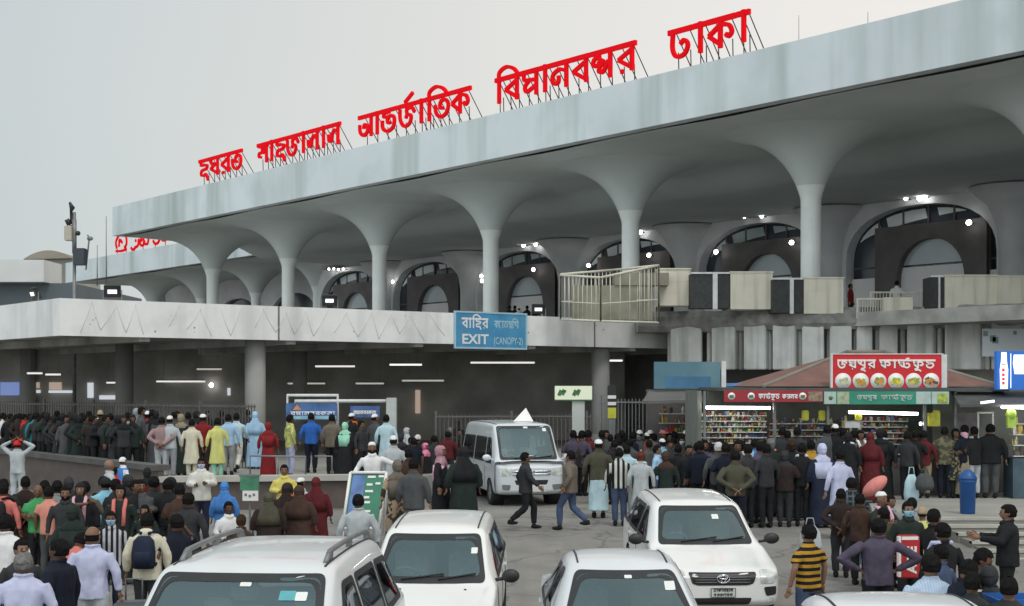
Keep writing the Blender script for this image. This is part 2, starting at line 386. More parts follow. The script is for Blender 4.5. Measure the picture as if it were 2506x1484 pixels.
# arcade wall at the rear of the deck
def arc_pts(cx, half, zs_, rise, n=18, p=2.3):
    pts = []
    for i in range(n + 1):
        a = math.pi * i / n; c_, s_ = math.cos(a), math.sin(a)
        pts.append((cx + half * (abs(c_) ** (2 / p)) * (1 if c_ > 0 else -1), zs_ + rise * abs(s_) ** (2 / p)))
    return pts      # from +half round to -half
def arch_wall(mb, x0, x1, z0, z1, cx, half, zs_, rise, y0, y1, mi=0, p=2.3):
    "wall panel with an arched opening"
    ar = arc_pts(cx, half, zs_, rise, p=p)
    right = [(cx + half, z0)] + ar; poly = [(x0, z0), (x0, z1), (x1, z1), (x1, z0)] + right + [(cx - half, z0)]
    n = len(poly)
    # build as quads strip between arch and outer frame to keep faces clean
    m = len(ar); top = [(x1 - (x1 - x0) * i / (m - 1), z1) for i in range(m)]
    def quad(a, b, c, d):
        for yy in (y0, y1): mb.add([(p_[0], yy, p_[1]) for p_ in (a, b, c, d)], [(0, 1, 2, 3)], mi)
    for i in range(m - 1): quad(ar[i], top[i], top[i + 1], ar[i + 1])
    quad((cx + half, z0), (x1, z0), (x1, z1), ar[0]); quad((x0, z0), (cx - half, z0), ar[-1], (x0, z1))
    inner = [(cx + half, z0)] + ar + [(cx - half, z0)]
    for i in range(len(inner) - 1):
        a, b = inner[i], inner[i + 1]
        mb.add([(a[0], y0, a[1]), (b[0], y0, b[1]), (b[0], y1, b[1]), (a[0], y1, a[1])], [(0, 1, 2, 3)], mi, True)
bays = [(-25.6 - 10 * k) for k in range(-1, 8)]
zc = SOF - 1.06
for i, a in enumerate(bays[:-1]):
    c = a - 5.0; mb = MB()
    arch_wall(mb, a - 10, a, DECK, zc, c, 4.15, DECK + 3.3, 2.45, C2B - 0.1, C2B + 0.5)
    mb.build('arch_wall', M_facade, T1)
    # pilaster shaft on the bay line
    mb = MB(); mb.lathe([(0.62, DECK), (0.62, zc - 2.4), (0.75, zc - 1.6), (1.1, zc - 0.8), (1.9, zc - 0.05)], (a, C2B - 0.11, 0), 24)
    mb.build('pilaster', M_facade, T1)
    # glazing with mullions, reflections painted as pale strips along the arch
    mb = MB(); mb.bx(c - 4.2, c + 4.2, C2B + 0.52, C2B + 0.56, DECK, zc - 0.05); g = mb.build('window', M_dglass, T1)
    mb = MB()
    for dx in (-2.6, -1.2, 0.2, 1.6, 3.0): mb.bx(c + dx - 0.05, c + dx + 0.05, C2B + 0.44, C2B + 0.515, DECK, zc - 0.3)
    mb.bx(c - 4.1, c + 4.1, C2B + 0.43, C2B + 0.512, DECK + 2.98, DECK + 3.06)
    mb.build('mullion', M_dark, g)
    ar = arc_pts(c, 4.0, DECK + 3.35, 2.25, 24); mb = MB(); glints = [mb]; thick = (0.15, 0.5)
    seg = [ar[k] for k in range(8, 22)]
    for k in range(len(seg) - 1):
        if k in (3, 8): mb = MB(); glints.append(mb); continue
        (xa, za), (xb, zb) = seg[k], seg[k + 1]
        ta = 0.55 * math.sin(math.pi * (k + .3) / (len(seg) - .4)); tb = 0.55 * math.sin(math.pi * (k + 1.3) / (len(seg) - .4))
        q = [(xa, za), (xb, zb), (xb + 0.25 * tb, zb - tb), (xa + 0.25 * ta, za - ta)]
        mb.prism(q, C2B + 0.47, C2B + 0.505)
    for mb in glints: mb.build('reflection_strip', M_glint if i % 2 == 0 else mat('dim_glass_and_glint', (0.42, 0.48, 0.50), 0.15, 0.1, 0.5), g)
    # lobby portal inside the arch: dark block with its own arch and a pale wall seen through it
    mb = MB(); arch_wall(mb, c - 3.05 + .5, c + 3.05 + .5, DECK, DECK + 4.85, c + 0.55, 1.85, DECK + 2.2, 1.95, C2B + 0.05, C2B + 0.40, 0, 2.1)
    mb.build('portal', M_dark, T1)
    mb = MB(); mb.bx(c - 1.5, c + 2.6, C2B + 0.415, C2B + 0.428, DECK, DECK + 2.9); mb.build('lobby_wall', M_panel, T1)
    mb = MB(); mb.bx(c - 1.5, c + 2.6, C2B + 0.415, C2B + 0.428, DECK + 3.0, DECK + 4.3); mb.build('lobby_glazing', mat('dim_glass_and_glint', (0.42, 0.48, 0.50), 0.15, 0.1, 0.5), T1)
    for x0, x1 in ((c - 4.1, c - 2.56), (c + 3.56, c + 4.1)):
        mb = MB(); mb.bx(x0, x1, C2B + 0.30, C2B + 0.40, DECK, DECK + 2.5); mb.build('side_panel', M_panel, T1)
# bright lamps seen in the lobby glazing
for x, y in ((961, 690), (1310, 573), (1311, 599), (1281, 601), (1305, 660), (1178, 676), (1180, 688), (1567, 569), (1588, 625), (1440, 650), (1752, 617), (1864, 530), (1822, 531), (1937, 594), (2217, 487), (2222, 480), (2262, 482), (2251, 486), (2371, 545), (2452, 565), (805, 659), (817, 658), (828, 660), (840, 659)):
    b = C2B - 0.45; A = A_at(x, b); p = TW(A, b); z = ZC + (HY - y) / FPX * p.y
    r = 0.15 if y > 560 or x > 2240 else 0.11
    if x < 900: r = 0.11
    mb = MB(); mb.ell((0, 0, 0), (r, r * .5, r * .8), 10, 6); mb.tube([(0, 0.1, 0.0), (0, 0.34, 0)], 0.03, 6, 1)
    mb.build('wall_lamp', [M_lamp, M_black], T1, (A, b, z))

# second terminal block further along, stepped back
T2 = terminal('terminal_building', 'further terminal block stepped back behind the main roof, same flared columns', -134.5, -91.5, 51.2, 56.2, [-95.6, -105.6, -115.6, -125.6], 96.0, band=False)
mb = MB(); mb.bx(-134, -92.6, 55, 80, DECK - 0.5, DECK); mb.build('deck', M_conc, T2)
for k in range(4):
    a = -92.6 - 10.25 * k; c = a - 5.12; mb = MB()
    arch_wall(mb, a - 10.25, a, DECK, SOF - 0.01, c, 4.1, DECK + 2.6, 2.6, 61.0, 61.4); mb.build('arch_wall', M_facade, T2)
    mb = MB(); mb.bx(c - 4.3, c + 4.3, 61.42, 61.5, DECK, SOF - 0.02); mb.build('window', M_dglass, T2)
mb = MB(); mb.bx(-134.3, -133.9, 59.5, 95, DECK - .5, SOF - .3); mb.build('end_wall', M_facade, T2)
for x, y in ((633, 1170 * .6118),):
    A = A_at(388, 60.6); p = TW(A, 60.6); mb = MB(); mb.ell((0, 0, 0), (0.2, 0.15, 0.2), 10, 6); mb.build('wall_lamp', M_lamp, T2, (A, 60.6, ZC + (HY - 709) / FPX * p.y))

# distant wing at the far end and the domed roof beside it
D = 150
FW = empty('terminal_wing', (0, 0, 0), 0, 'far pale wing with plain parapet beyond the mast', 'building')
a, b = P(-260, 636, D), P(107, 690, D)
mb = MB(); mb.bx(a.x, b.x, D, D + 6, b.z, a.z); mb.build('parapet', mat('far_parapet', (0.62, 0.63, 0.62), 0.8, 0.05, 0.3), FW)
q = P(180, 760, D + 2)
mb = MB(); mb.bx(a.x, q.x, D + 2.0, D + 30, 0, b.z - 0.01); mb.build('wall', mat('far_wall_shade', (0.10, 0.125, 0.14), 0.7, 0.1, 0.3), FW)  # the shade below the parapet is put into this wall's dark colour
DM = empty('domed_building', (0, 0, 0), 0, 'beige block under a low curved vault roof beside the mast', 'building')
D2 = 158; l, r_, base, top = P(64, 640, D2), P(182, 640, D2), P(64, 692, D2), P(120, 621, D2)
mb = MB(); mb.bx(P(106, 0, D2).x, r_.x, D2, D2 + 10, base.z - 4, P(0, 634, D2).z - .01); mb.build('wall', mat('beige_wall', (0.40, 0.385, 0.34), 0.8, 0.1, 0.5), DM)
poly = [(l.x, P(0, 637, D2).z), (r_.x, P(0, 634, D2).z)] + [(r_.x + (l.x - r_.x) * t, P(0, 634, D2).z + (top.z - l.z) * (math.sin(math.pi * min(1, t * 1.05)) ** 0.8 if t < .95 else 0.05)) for t in [k / 14 for k in range(1, 14)]]
mb = MB(); mb.prism(poly, D2 - 1.0, D2 + 12); mb.build('vault_roof', mat('vault_brown', (0.24, 0.215, 0.17), 0.8, 0.1, 0.5), DM)

# ------------------------------------------------------------------ lower deck front: ledge and vertical concrete fins (curved)
def edge(x):   # distance of the deck edge as read across the frame
    return 55.3 if x < 1640 else 55.3 - 3.0 * smooth((x - 1640) / 380) + (-2.6 * smooth((x - 2150) / 350))
M_fin = mat('weathered_fin', (0.60, 0.605, 0.585), 0.9, 0.14, 1.2, 0.2, 14, streak=((0.20, 0.20, 0.18), 0.8, 2.2))
M_ledge = mat('grimy_ledge', (0.27, 0.265, 0.25), 0.95, 0.35, 2.0, 0.5, 18, dirt=((0.05, 0.05, 0.045), 0.8, 1.4))
BAL = empty('balcony', (0, 0, 0), 0, 'curved grimy concrete balcony ledge carried over a row of upright fins', 'balcony')
pts = [(x, edge(x)) for x in range(1560, 2720, 40)]
front = [((x - HX) / FPX * d, d) for x, d in pts]
mb = MB(); rings = []
for X, Y in front:
    zt = ZC + (HY - 757) / FPX * 53.0; j = noise.noise(Vector((X * 1.3, 0, 3))) * 0.07
    sec = [(-0.25, zt - 0.78), (-0.42, zt - 0.55 + j), (-0.40, zt - 0.2), (-0.2, zt + 0.02 + j), (4.2, zt + 0.02), (4.2, zt - 0.78)]
    rings.append([(X, Y + dy, z) for dy, z in sec])
mb.rings(rings, 0, True, False); mb.build('ledge', M_ledge, BAL)
for xl, xr in ((1641, 1716), (1744, 1801), (1823, 1876), (1892, 1947), (1960, 2013), (2026, 2078), (2091, 2128), (2147, 2191), (2219, 2283), (2312, 2400), (2420, 2500), (2530, 2600)):
    d0, d1 = edge(xl) + 0.1, edge(xr) + 0.1
    a, b = Vector(((xl - HX) / FPX * d0, d0)), Vector(((xr - HX) / FPX * d1, d1))
    zb = ZC + (HY - 905) / FPX * d0; zt = ZC + (HY - 782) / FPX * d0
    c = (a + b) / 2; L = (b - a).length; ang = math.atan2((b - a).y, (b - a).x)
    mb = MB(); mb.box((c.x, c.y - 0.25, (zb + zt) / 2), (L, 0.36, zt - zb), ang)
    mb.box((a.x + .05, a.y + 0.30, (zb + zt) / 2 - .02), (0.16, 0.7, zt - zb - .04), ang)
    mb.build('fin', M_fin, BAL, bevel=0.03)
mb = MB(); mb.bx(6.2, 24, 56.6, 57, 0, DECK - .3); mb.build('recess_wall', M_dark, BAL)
# pale sign board at the end of the balcony and a small notice on a fin
d = 49.4; a, b = P(2403, 805, d), P(2600, 873, d)
mb = MB(); mb.bx(a.x, b.x, d - 0.1, d, b.z, a.z); s = mb.build('sign_board', mat('pale_board', (0.62, 0.66, 0.70), 0.6, 0.04, 1), None)
tag(s, 'pale blue-white sign board hung on the balcony fins above the blue drinks panel', 'sign')
mb = MB()
for x, y, r in ((2430, 829, .10), (2436, 833, .10), (2412, 817, .08), (2484, 815, .06)): p = P(x, y, d - .11); mb.box(p, (r * 2, 0.01, r * 2.2))
mb.build('emblem', mat('board_mark', (0.20, 0.30, 0.26), 0.6, 0.1, 3), s)
# ------------------------------------------------------------------ white entrance canopy in front of the terminal
CAN = empty('entrance_canopy', (0, 0, 0), PH, 'white slab canopy with deep stained fascia on square concrete pillars', 'canopy')
CT, CB_ = 5.97, 4.87
XR, YF = -41.2, 15.5       # right side face and front face in the terminal frame
mb = MB()
mb.bx(XR - 0.25, XR, YF, 41.6, CB_, CT); mb.bx(-80, XR - 0.251, YF, YF + 0.25, CB_, CT)
mb.build('fascia', M_canopy, CAN)
mb = MB(); mb.bx(-80, XR - 0.252, YF + 0.252, 45.9, CT - 0.35, CT - 0.12); mb.build('roof_slab', M_conc, CAN)
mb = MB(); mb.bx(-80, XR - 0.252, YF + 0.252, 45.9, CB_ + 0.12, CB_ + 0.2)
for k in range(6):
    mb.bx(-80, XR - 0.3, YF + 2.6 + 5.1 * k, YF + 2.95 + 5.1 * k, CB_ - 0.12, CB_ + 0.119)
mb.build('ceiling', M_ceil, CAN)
mb = MB()
for x in (682, 1455):
    b = None
    q = (x - HX) / FPX
    # point on the side face read at x
    lo, hi = YF, 41.0
    for _ in range(50):
        mid = (lo + hi) / 2; p = TW(XR, mid)
        if p.x / p.y < q: lo = mid
        else: hi = mid
    mb.bx(XR, XR + 0.012, mid - 0.03, mid + 0.03, CB_, CT)
mb.build('joint_strip', M_gmetal, CAN)
def on_face(x):
    q = (x - HX) / FPX; lo, hi = YF, 41.0
    for _ in range(50):
        mid = (lo + hi) / 2; p = TW(XR, mid)
        if p.x / p.y < q: lo = mid
        else: hi = mid
    return mid
rw_ = random.Random(4); pts = []
for k, x in enumerate(range(200, 1100, 26)):
    up = k % 2; pts.append((XR + 0.016, on_face(x + rw_.uniform(-8, 8)), CT - rw_.uniform(.02, .18) if up else CB_ + rw_.uniform(.05, .42)))
mb = MB(); M_wire = mat('slack_wire', (0.70, 0.70, 0.69), .8, .1, 3)
for a, b in zip(pts, pts[1:]):
    if rw_.random() < .82: mb.tube([a, Vector(a).lerp(Vector(b), .5) + Vector((0, 0, -.05)), b], .006, 5)
mb.build('festoon_wire', M_wire, CAN)
for k in range(14):
    mb = MB(); x = rw_.uniform(175, 1620); b = on_face(x); z = CB_ + rw_.uniform(.15, .95); r = rw_.uniform(.012, .035); mb.ell((XR + .004, b, z), (.006, r, r), 8, 4); mb.build('chipped_patch', mat('bare_patch', (.30, .30, .29), .9, .2, 6), CAN)
M_pil = mat('grey_pillar', (0.30, 0.295, 0.28), 0.85, 0.12, 1.0, 0.1, 15, streak=((0.15, 0.15, 0.14), 0.6, 1.6))
for A, b, r in ((XR - 0.75, 22.3, 0.34), (XR - 0.75, 37.4, 0.36), (-52.5, 22.3, 0.34), (-52.5, 37.4, 0.34), (-63, 22.3, .34), (-52.5, 30, .3), (-63, 37.4, .34)):
    mb = MB(); mb.lathe([(r, 0), (r, CB_ + 0.125)], (0, 0, 0), 20); mb.lathe([(r + 0.08, 0.2), (r + 0.08, 1.5)], (0, 0, 0), 20)
    mb.build('pillar', M_pil, CAN, (A, b, 0))
def ground_hit(x, y, z):
    D = (ZC - z) / ((y - HY) / FPX) if abs(y - HY) > 1 else 50
    return P(x, y, D)
# strip lights under the canopy
for x, y, L, lit in ((820, 897, 1.6, 1), (993, 893, 1.3, 2), (1230, 888, 2.6, 1), (1502, 883, .7, 2), (750, 939, 1.6, 0), (905, 939, 1.2, 0), (1035, 932, 1.8, 0), (512, 904, 1.0, 0), (130, 917, .6, 1), (85, 914, .6, 1), (278, 937, .6, 1), (440, 934, 2.0, 1)):
    z = CB_ - 0.16; D = (z - ZC) * FPX / (HY - y + .01); D = max(39, min(D, 58 if y < 920 else 61.5)); p = P(x, y, D)
    mb = MB(); mb.box((0, 0, 0), (L, 0.09, 0.07)); mb.box((0, 0, 0.06), (L + 0.1, 0.14, 0.05), 0, 1)
    for dx in (-.35, .35): mb.box((dx * L, 0, (CB_ + .1 - p.z) / 2), (.015, .015, CB_ + .1 - p.z), 0, 1)
    t = mb.build('strip_light', [(M_tubedim, M_tube, emit('bright_tube', (1, .97, .9), 0.95))[lit], M_gmetal], None, p)
    tag(t, 'fluorescent strip light fixed below the canopy ceiling', 'light', 'strip lights below the canopy')
# dark back wall of the lower hall with a few lit openings far inside
LIT = empty('arrival_hall', (0, 0, 0), 0, 'dim ground floor hall front with lit kiosk openings deep below the canopy', 'hall')
mb = MB(); mb.bx(-45, 5, 63.5, 64, 0, 5.0); mb.build('wall', mat('hall_wall', (0.34, 0.325, 0.295), 0.8, 0.3, 0.6), LIT)
M_litw = emit('lit_opening', (0.75, 0.80, 0.86), 0.55); M_litb = emit('lit_blue_sign', (0.22, 0.30, 0.62), 0.5); M_litr = emit('lit_warm', (0.55, 0.42, 0.34), 0.5)
for x0, x1, y0, y1, m in ((0, 44, 936, 968, M_litb), (50, 96, 955, 962, M_litw), (118, 174, 956, 962, M_litw), (119, 148, 936, 954, M_litr), (50, 94, 936, 950, M_litr), (213, 226, 937, 974, M_litw), (242, 300, 968, 978, M_litw), (292, 302, 938, 960, M_litw), (400, 500, 932, 936, M_litw), (556, 562, 950, 968, M_litw), (1016, 1028, 955, 1012, M_litr)):
    a, b = P(x0, y0, 63.3), P(x1, y1, 63.3); mb = MB(); mb.bx(a.x, b.x, 63.35, 63.49, b.z, a.z); mb.build('lit_opening', m, LIT)
mb = MB(); mb.ell(P(517, 943, 63.2), (.10, .1, .10), 10, 6); mb.build('lamp', M_lamp, LIT)
# iron bar fence that fills the left part of the concourse
def bar_fence(name, label, a, b, h, step=0.13, r=0.012, z=0.0, m=None, rails=(0.1, 0.96)):
    a, b = Vector(a), Vector(b); d = b - a; L = d.length; n = max(2, int(L / step))
    e_ = empty(name, (a.x, a.y, z), math.atan2(d.y, d.x), label, 'fence'); mb = MB()
    for k in range(n + 1): mb.box((k * L / n, 0, h / 2), (r * 2, r * 2, h))
    mb.build('bar', m or M_gmetal, e_); mb = MB()
    for q in rails: mb.bx(-0.03, L + 0.03, -0.03, 0.03, h * q - 0.02, h * q + 0.03)
    mb.build('rail', m or M_gmetal, e_)
    for k in range(0, int(L // 2.4) + 1):
        mb = MB(); mb.box((min(L, k * 2.4), 0, h / 2 + 0.05), (0.07, 0.07, h + 0.1)); mb.build('post', m or M_gmetal, e_)
    return e_
bar_fence('iron_fence', 'dark iron bar fence behind the queue at the concourse', (-19.5, 50.0), (-7.6, 42.2), 1.9, 0.12, z=PLZ, m=M_dark)
bar_fence('iron_fence', 'tall grey bar fence between the pillar and the lit sweet stall', (2.7, 43.5), (6.3, 42.0), 2.7, 0.11, z=0.3)
bar_fence('iron_fence', 'grey bar fence behind the crowd beside the concrete pillar', (-2.4, 45), (2.5, 45.5), 2.2, 0.13, z=0.3, m=M_dark)

# ------------------------------------------------------------------ blue exit sign on the canopy edge
def side_face(x):
    q = (x - HX) / FPX; lo, hi = YF, 41.0
    for _ in range(50):
        mid = (lo + hi) / 2; p = TW(XR, mid)
        if p.x / p.y < q: lo = mid
        else: hi = mid
    return mid
# ------------------------------------------------------------------ hand-drawn Bengali lettering: strokes in a unit em, headline at y=1
def catmull(pts, k=5):
    if len(pts) < 3: return pts
    out = []
    P_ = [pts[0]] + pts + [pts[-1]]
    for i in range(1, len(P_) - 2):
        p0, p1, p2, p3 = P_[i - 1], P_[i], P_[i + 1], P_[i + 2]
        for j in range(k):
            t = j / k
            out.append(tuple(0.5 * (2 * p1[c] + (p2[c] - p0[c]) * t + (2 * p0[c] - 5 * p1[c] + 4 * p2[c] - p3[c]) * t * t + (3 * p1[c] - p0[c] - 3 * p2[c] + p3[c]) * t ** 3) for c in (0, 1)))
    out.append(pts[-1]); return out
def C(*p): return ('c', list(p))      # curved stroke
def S(*p): return ('s', list(p))      # straight strokes
V = lambda x: S((x, 1.0), (x, 0.0))
BA = [S((.76, .97), (.76, .0)), S((.74, .80), (.12, .50), (.74, .12))]
GL = {   # width, strokes
 'b': (.95, BA), 'r': (.95, BA + [S((.24, .02), (.34, .06))]),
 'k': (1.15, [S((.52, .97), (.52, .0)), S((.50, .80), (.05, .50), (.50, .14)), C((.52, .82), (.85, .74), (.98, .48), (.84, .34), (.74, .46))]),
 't': (1.0, [C((.10, .66), (.16, .28), (.45, .06), (.80, .22), (.88, .58), (.68, .80), (.42, .72), (.40, .48), (.60, .44))]),
 'A': (1.45, [C((.06, .66), (.10, .30), (.36, .10), (.60, .26), (.58, .56), (.38, .60), (.34, .42)), S((.36, .10), (.84, .36)), S((.86, .97), (.86, .0)), S((1.28, 1.1), (1.28, .0))]),
 'h': (.95, [C((.20, .95), (.18, .76), (.52, .74), (.80, .66), (.66, .50), (.26, .44), (.20, .22), (.46, .14), (.66, .20), (.86, -.16))]),
 'j': (.95, [C((.16, .95), (.16, .72), (.56, .66), (.18, .46), (.14, .38)), S((.14, .40), (.76, .10)), S((.76, .97), (.76, .0))]),      # ya
 'J': (1.15, [C((.08, .88), (.10, .40), (.36, .06), (.70, .14), (.80, .46), (.56, .56), (.46, .40)), C((.56, .56), (.52, .80), (.84, .84), (1.02, .60))]),   # ja
 's': (1.0, [C((.10, .92), (.40, .84), (.40, .60), (.16, .56), (.14, .40), (.34, .34)), C((.38, .84), (.62, .86), (.64, .60), (.48, .56)), S((.82, .97), (.82, .0))]),   # sha
 'l': (1.05, [C((.10, .60), (.14, .28), (.34, .26), (.40, .54), (.30, .62)), C((.40, .54), (.56, .76), (.84, .62)), S((.84, .97), (.84, .0))]),
 'n': (1.0, [C((.82, .64), (.46, .76), (.12, .58), (.14, .26), (.40, .26), (.42, .52)), S((.82, .97), (.82, .0))]),
 'm': (1.0, [C((.14, .97), (.16, .70), (.44, .66), (.82, .62)), C((.46, .66), (.20, .42), (.28, .20), (.50, .26), (.82, .40)), S((.82, .97), (.82, .0))]),
 'a': (.48, [S((.24, 1.12), (.24, .0))]),
 'i': (.40, [S((.20, 1.0), (.20, .0)), C((.20, 1.0), (.22, 1.30), (.62, 1.46), (1.05, 1.30), (1.28, 1.04))]),
 'NT': (1.15, [C((.62, .92), (.28, .90), (.22, .74), (.44, .70)), C((.12, .58), (.16, .22), (.48, .02), (.86, .18), (.92, .56), (.72, .72), (.48, .62), (.50, .42), (.66, .40))]),
 'RJ': (1.15, [C((.08, .88), (.10, .40), (.36, .06), (.70, .14), (.80, .46), (.56, .56), (.46, .40)), C((.56, .56), (.52, .80), (.84, .84), (1.02, .60)), S((.40, 1.14), (.92, 1.50))]),
 'ND': (1.15, [C((.46, .86), (.16, .76), (.12, .54), (.36, .52), (.40, .66)), C((.40, .74), (.62, .60), (.44, .44), (.40, .26), (.62, .24), (.86, .62)), S((.94, .97), (.94, -.06))]),
 'D': (1.05, [C((.18, .97), (.16, .40), (.34, .08), (.68, .12), (.82, .42), (.66, .62), (.50, .50))]),      # dha
 'd': (1.05, [C((.18, .97), (.22, .74), (.60, .70), (.30, .54)), C((.14, .50), (.24, .14), (.60, .06), (.84, .34), (.74, .62), (.54, .56))]),    # da
 'Y': (.95, [C((.16, .95), (.16, .72), (.56, .66), (.18, .46), (.14, .38)), S((.14, .40), (.76, .10)), S((.76, .97), (.76, .0)), S((.40, -.08), (.50, -.08))]),
 'pu': (1.05, [C((.12, .92), (.16, .68), (.44, .72), (.40, .94)), S((.20, .62), (.82, .26)), S((.82, .97), (.82, .0)), C((.82, .0), (.50, -.06), (.46, -.24), (.66, -.22), (.92, -.40))]),
 'ph': (1.25, [S((.58, .97), (.58, .0)), C((.12, .90), (.20, .62), (.48, .64), (.20, .44), (.58, .12)), C((.58, .80), (.92, .78), (1.06, .48), (.86, .34), (.76, .46))]),
 'phu': (1.25, [S((.58, .97), (.58, .0)), C((.12, .90), (.20, .62), (.48, .64), (.20, .44), (.58, .12)), C((.58, .80), (.92, .78), (1.06, .48), (.86, .34), (.76, .46)), C((.58, .0), (.30, -.10), (.36, -.26), (.60, -.20), (.88, -.40))]),
 'ST': (1.45, [C((.10, .92), (.18, .60), (.44, .66), (.20, .42)), S((.20, .44), (.62, .14)), S((.62, .97), (.62, .10)), C((.66, .60), (.70, .18), (1.02, .08), (1.22, .34), (1.06, .62), (.84, .56)), C((.96, .98), (.92, 1.20), (1.2, 1.26))]),
 'NO': (1.6, [C((.44, .92), (.12, .60), (.20, .20), (.44, .20))] + [(t, [(x + .5, y) for x, y in p]) for t, p in [C((.72, .64), (.36, .72), (.12, .56), (.14, .28), (.36, .28)), S((.74, .97), (.74, .0))]] + [S((1.5, 1.1), (1.5, .0))]),
 'KY': (1.5, [S((.52, .97), (.52, .0)), S((.50, .80), (.05, .50), (.50, .14)), C((.52, .82), (.85, .74), (.98, .48), (.84, .34), (.74, .46)), C((1.05, .97), (1.0, .3), (1.3, .0))]),
 'P': (1.0, [C((.12, .92), (.16, .68), (.44, .72), (.40, .94)), S((.20, .62), (.82, .26)), S((.82, .97), (.82, .0))]),
}
def stroke_strip(mb, pts, w, y0, y1, fr, mi=0):
    "a bar of width w along pts (x,z), between depths y0 and y1; mitred, never overlapping itself in one plane"
    n = len(pts); L = []; Rr = []
    for i in range(n):
        a = pts[max(0, i - 1)]; b = pts[min(n - 1, i + 1)]
        dx, dz = b[0] - a[0], b[1] - a[1]; l = math.hypot(dx, dz) or 1
        nx, nz = -dz / l * w / 2, dx / l * w / 2
        L.append((pts[i][0] + nx, pts[i][1] + nz)); Rr.append((pts[i][0] - nx, pts[i][1] - nz))
    vs = [fr(Vector((x, y, z))) for y in (y0, y1) for (x, z) in L + Rr]; o = 2 * n; fs = []
    for i in range(n - 1):
        fs += [(i, i + 1, n + i + 1, n + i), (o + i, o + n + i, o + n + i + 1, o + i + 1), (i, o + i, o + i + 1, i + 1), (n + i, n + i + 1, o + n + i + 1, o + n + i)]
    fs += [(0, n, o + n, o), (n - 1, o + n - 1, o + 2 * n - 1, 2 * n - 1)]
    mb.add(vs, fs, mi)
def word(codes): return codes.split()
def word_width(codes, gap=.06): return sum(GL[c][0] + gap for c in word(codes))
def letters(codes, x0, x1, z0, h, fr, m, parent, name='letter', w=.15, depth=.10, gap=.06, head=True, one=False, squeeze=1.0):
    "lay a word between x0 and x1 (local), base z0, cap height h; returns [(x centre, object)]"
    W = word_width(codes, gap); k = (x1 - x0) / W; x = x0; res = []; big = MB(); e = 0
    for c in word(codes):
        wd, st = GL[c]; mb = big if one else MB()
        allst = list(st)
        if head: allst = [S((-.02, 1.0), (wd - .0, 1.0))] + allst
        for j, (kind, pts) in enumerate(allst):
            pp = catmull(pts, 4) if kind == 'c' else pts
            if kind == 's' and len(pp) > 2:
                segs = [pp[q:q + 2] for q in range(len(pp) - 1)]
            else: segs = [pp]
            for sg in segs:
                e += 1
                q = [(x + px * k, z0 + pz * h) for px, pz in sg]
                stroke_strip(mb, q, w * h * (1.25 if j == 0 and head else 1.0), -depth - 0.0015 * (e % 9), 0.0, fr)
        if not one: res.append((x + wd * k / 2, wd * k, mb.build(name, m, parent)))
        x += (wd + gap) * k
    if one: return big.build(name, m, parent)
    return res
def latin(text, size, m, parent, name, loc, rot, w=None, offset=0.0, depth=0.004, align='LEFT'):
    c = bpy.data.curves.new(name, 'FONT'); c.body = text; c.size = size; c.extrude = depth; c.offset = offset; c.align_x = align; c.resolution_u = 3
    t = bpy.data.objects.new(name, c); col.objects.link(t)
    dg = bpy.context.evaluated_depsgraph_get(); me = bpy.data.meshes.new_from_object(t.evaluated_get(dg)); bpy.data.objects.remove(t)
    if w:
        xs_ = [v.co.x for v in me.vertices]; s_ = w / (max(xs_) - min(xs_))
        for v in me.vertices: v.co.x *= s_
    me.materials.clear(); me.materials.append(m)
    o = bpy.data.objects.new(name, me); col.objects.link(o); o.location = loc; o.rotation_euler = rot
    if parent: o.parent = parent
    return o

# ------------------------------------------------------------------ red letters on the main roof edge
RS = empty('roof_sign', (0, 0, 0), PH, 'red Bengali airport name in upright letters on thin black struts along the main roof edge', 'sign')
bS = FR + 0.15
zl, hl = TOP + 0.42, 1.02
for codes, xa, xb in (('h j r t', 490, 597), ('s a h J a l a l', 633, 838), ('A NT RJ a i t k', 881, 1158), ('i b m a n b ND r', 1216, 1563), ('D a k a', 1640, 1842)):
    A0, A1 = A_at(xa, bS), A_at(xb, bS)
    for xc, wd, o in letters(codes, A0, A1, zl, hl, lambda v: Vector((v.x, v.y + bS, v.z)), M_red, RS, w=.15, depth=.12):
        for q, (dx, tz, dy) in enumerate(((-.28, .95, 1.15), (.28, .95, 1.15), (.30, .25, 0.0), (-.2, .25, .0))):
            mb = MB(); x_ = xc + dx * wd
            mb.tube([(x_, bS + 0.06, zl + hl * tz), (x_, bS + 0.08 + dy, TOP - 0.36 if dy else TOP - .02)], 0.022, 5); mb.build('strut', M_black, RS)
# red script and round emblem on the further roof, too far off to read
RS2 = empty('roof_sign', (0, 0, 0), PH, 'small red script and round emblem on the further terminal roof edge', 'sign')
b2 = 51.2 + 0.2
def script(xa, xb, curves, nm):
    A0, A1 = A_at(xa, b2), A_at(xb, b2); mb = MB()
    for e, pts in enumerate(curves):
        q = [(A0 + (A1 - A0) * px, TOP + 0.15 + 1.6 * pz) for px, pz in catmull(pts, 4)]
        stroke_strip(mb, q, .22, -.1 - .002 * e, 0, lambda v: Vector((v.x, v.y + b2, v.z)))
    mb.build(nm, M_red, RS2)
script(285, 311, [[(.0, .1), (.5, .05), (1, .1)], [(.1, .25), (0, .6), (.3, .95), (.6, 1.0), (.95, .8), (1, .4), (.8, .2)], [(.3, .3), (.35, .7), (.6, .5)]], 'emblem')
script(322, 365, [[(1, .5), (.95, .2), (.8, .2), (.75, .4), (.7, .15), (.55, .2), (.45, .5), (.4, .2), (.25, .1), (.1, .0), (.0, .15)], [(.6, .35), (.55, .9)], [(.72, .4), (.68, .95)], [(.25, .45), (.3, .5)]], 'letter')
script(376, 412, [[(1, .6), (.9, .25), (.7, .2), (.5, .35), (.35, .15), (.15, .1), (.0, .3)], [(.8, .4), (.75, .85)], [(.3, .4), (.34, .45)]], 'letter')
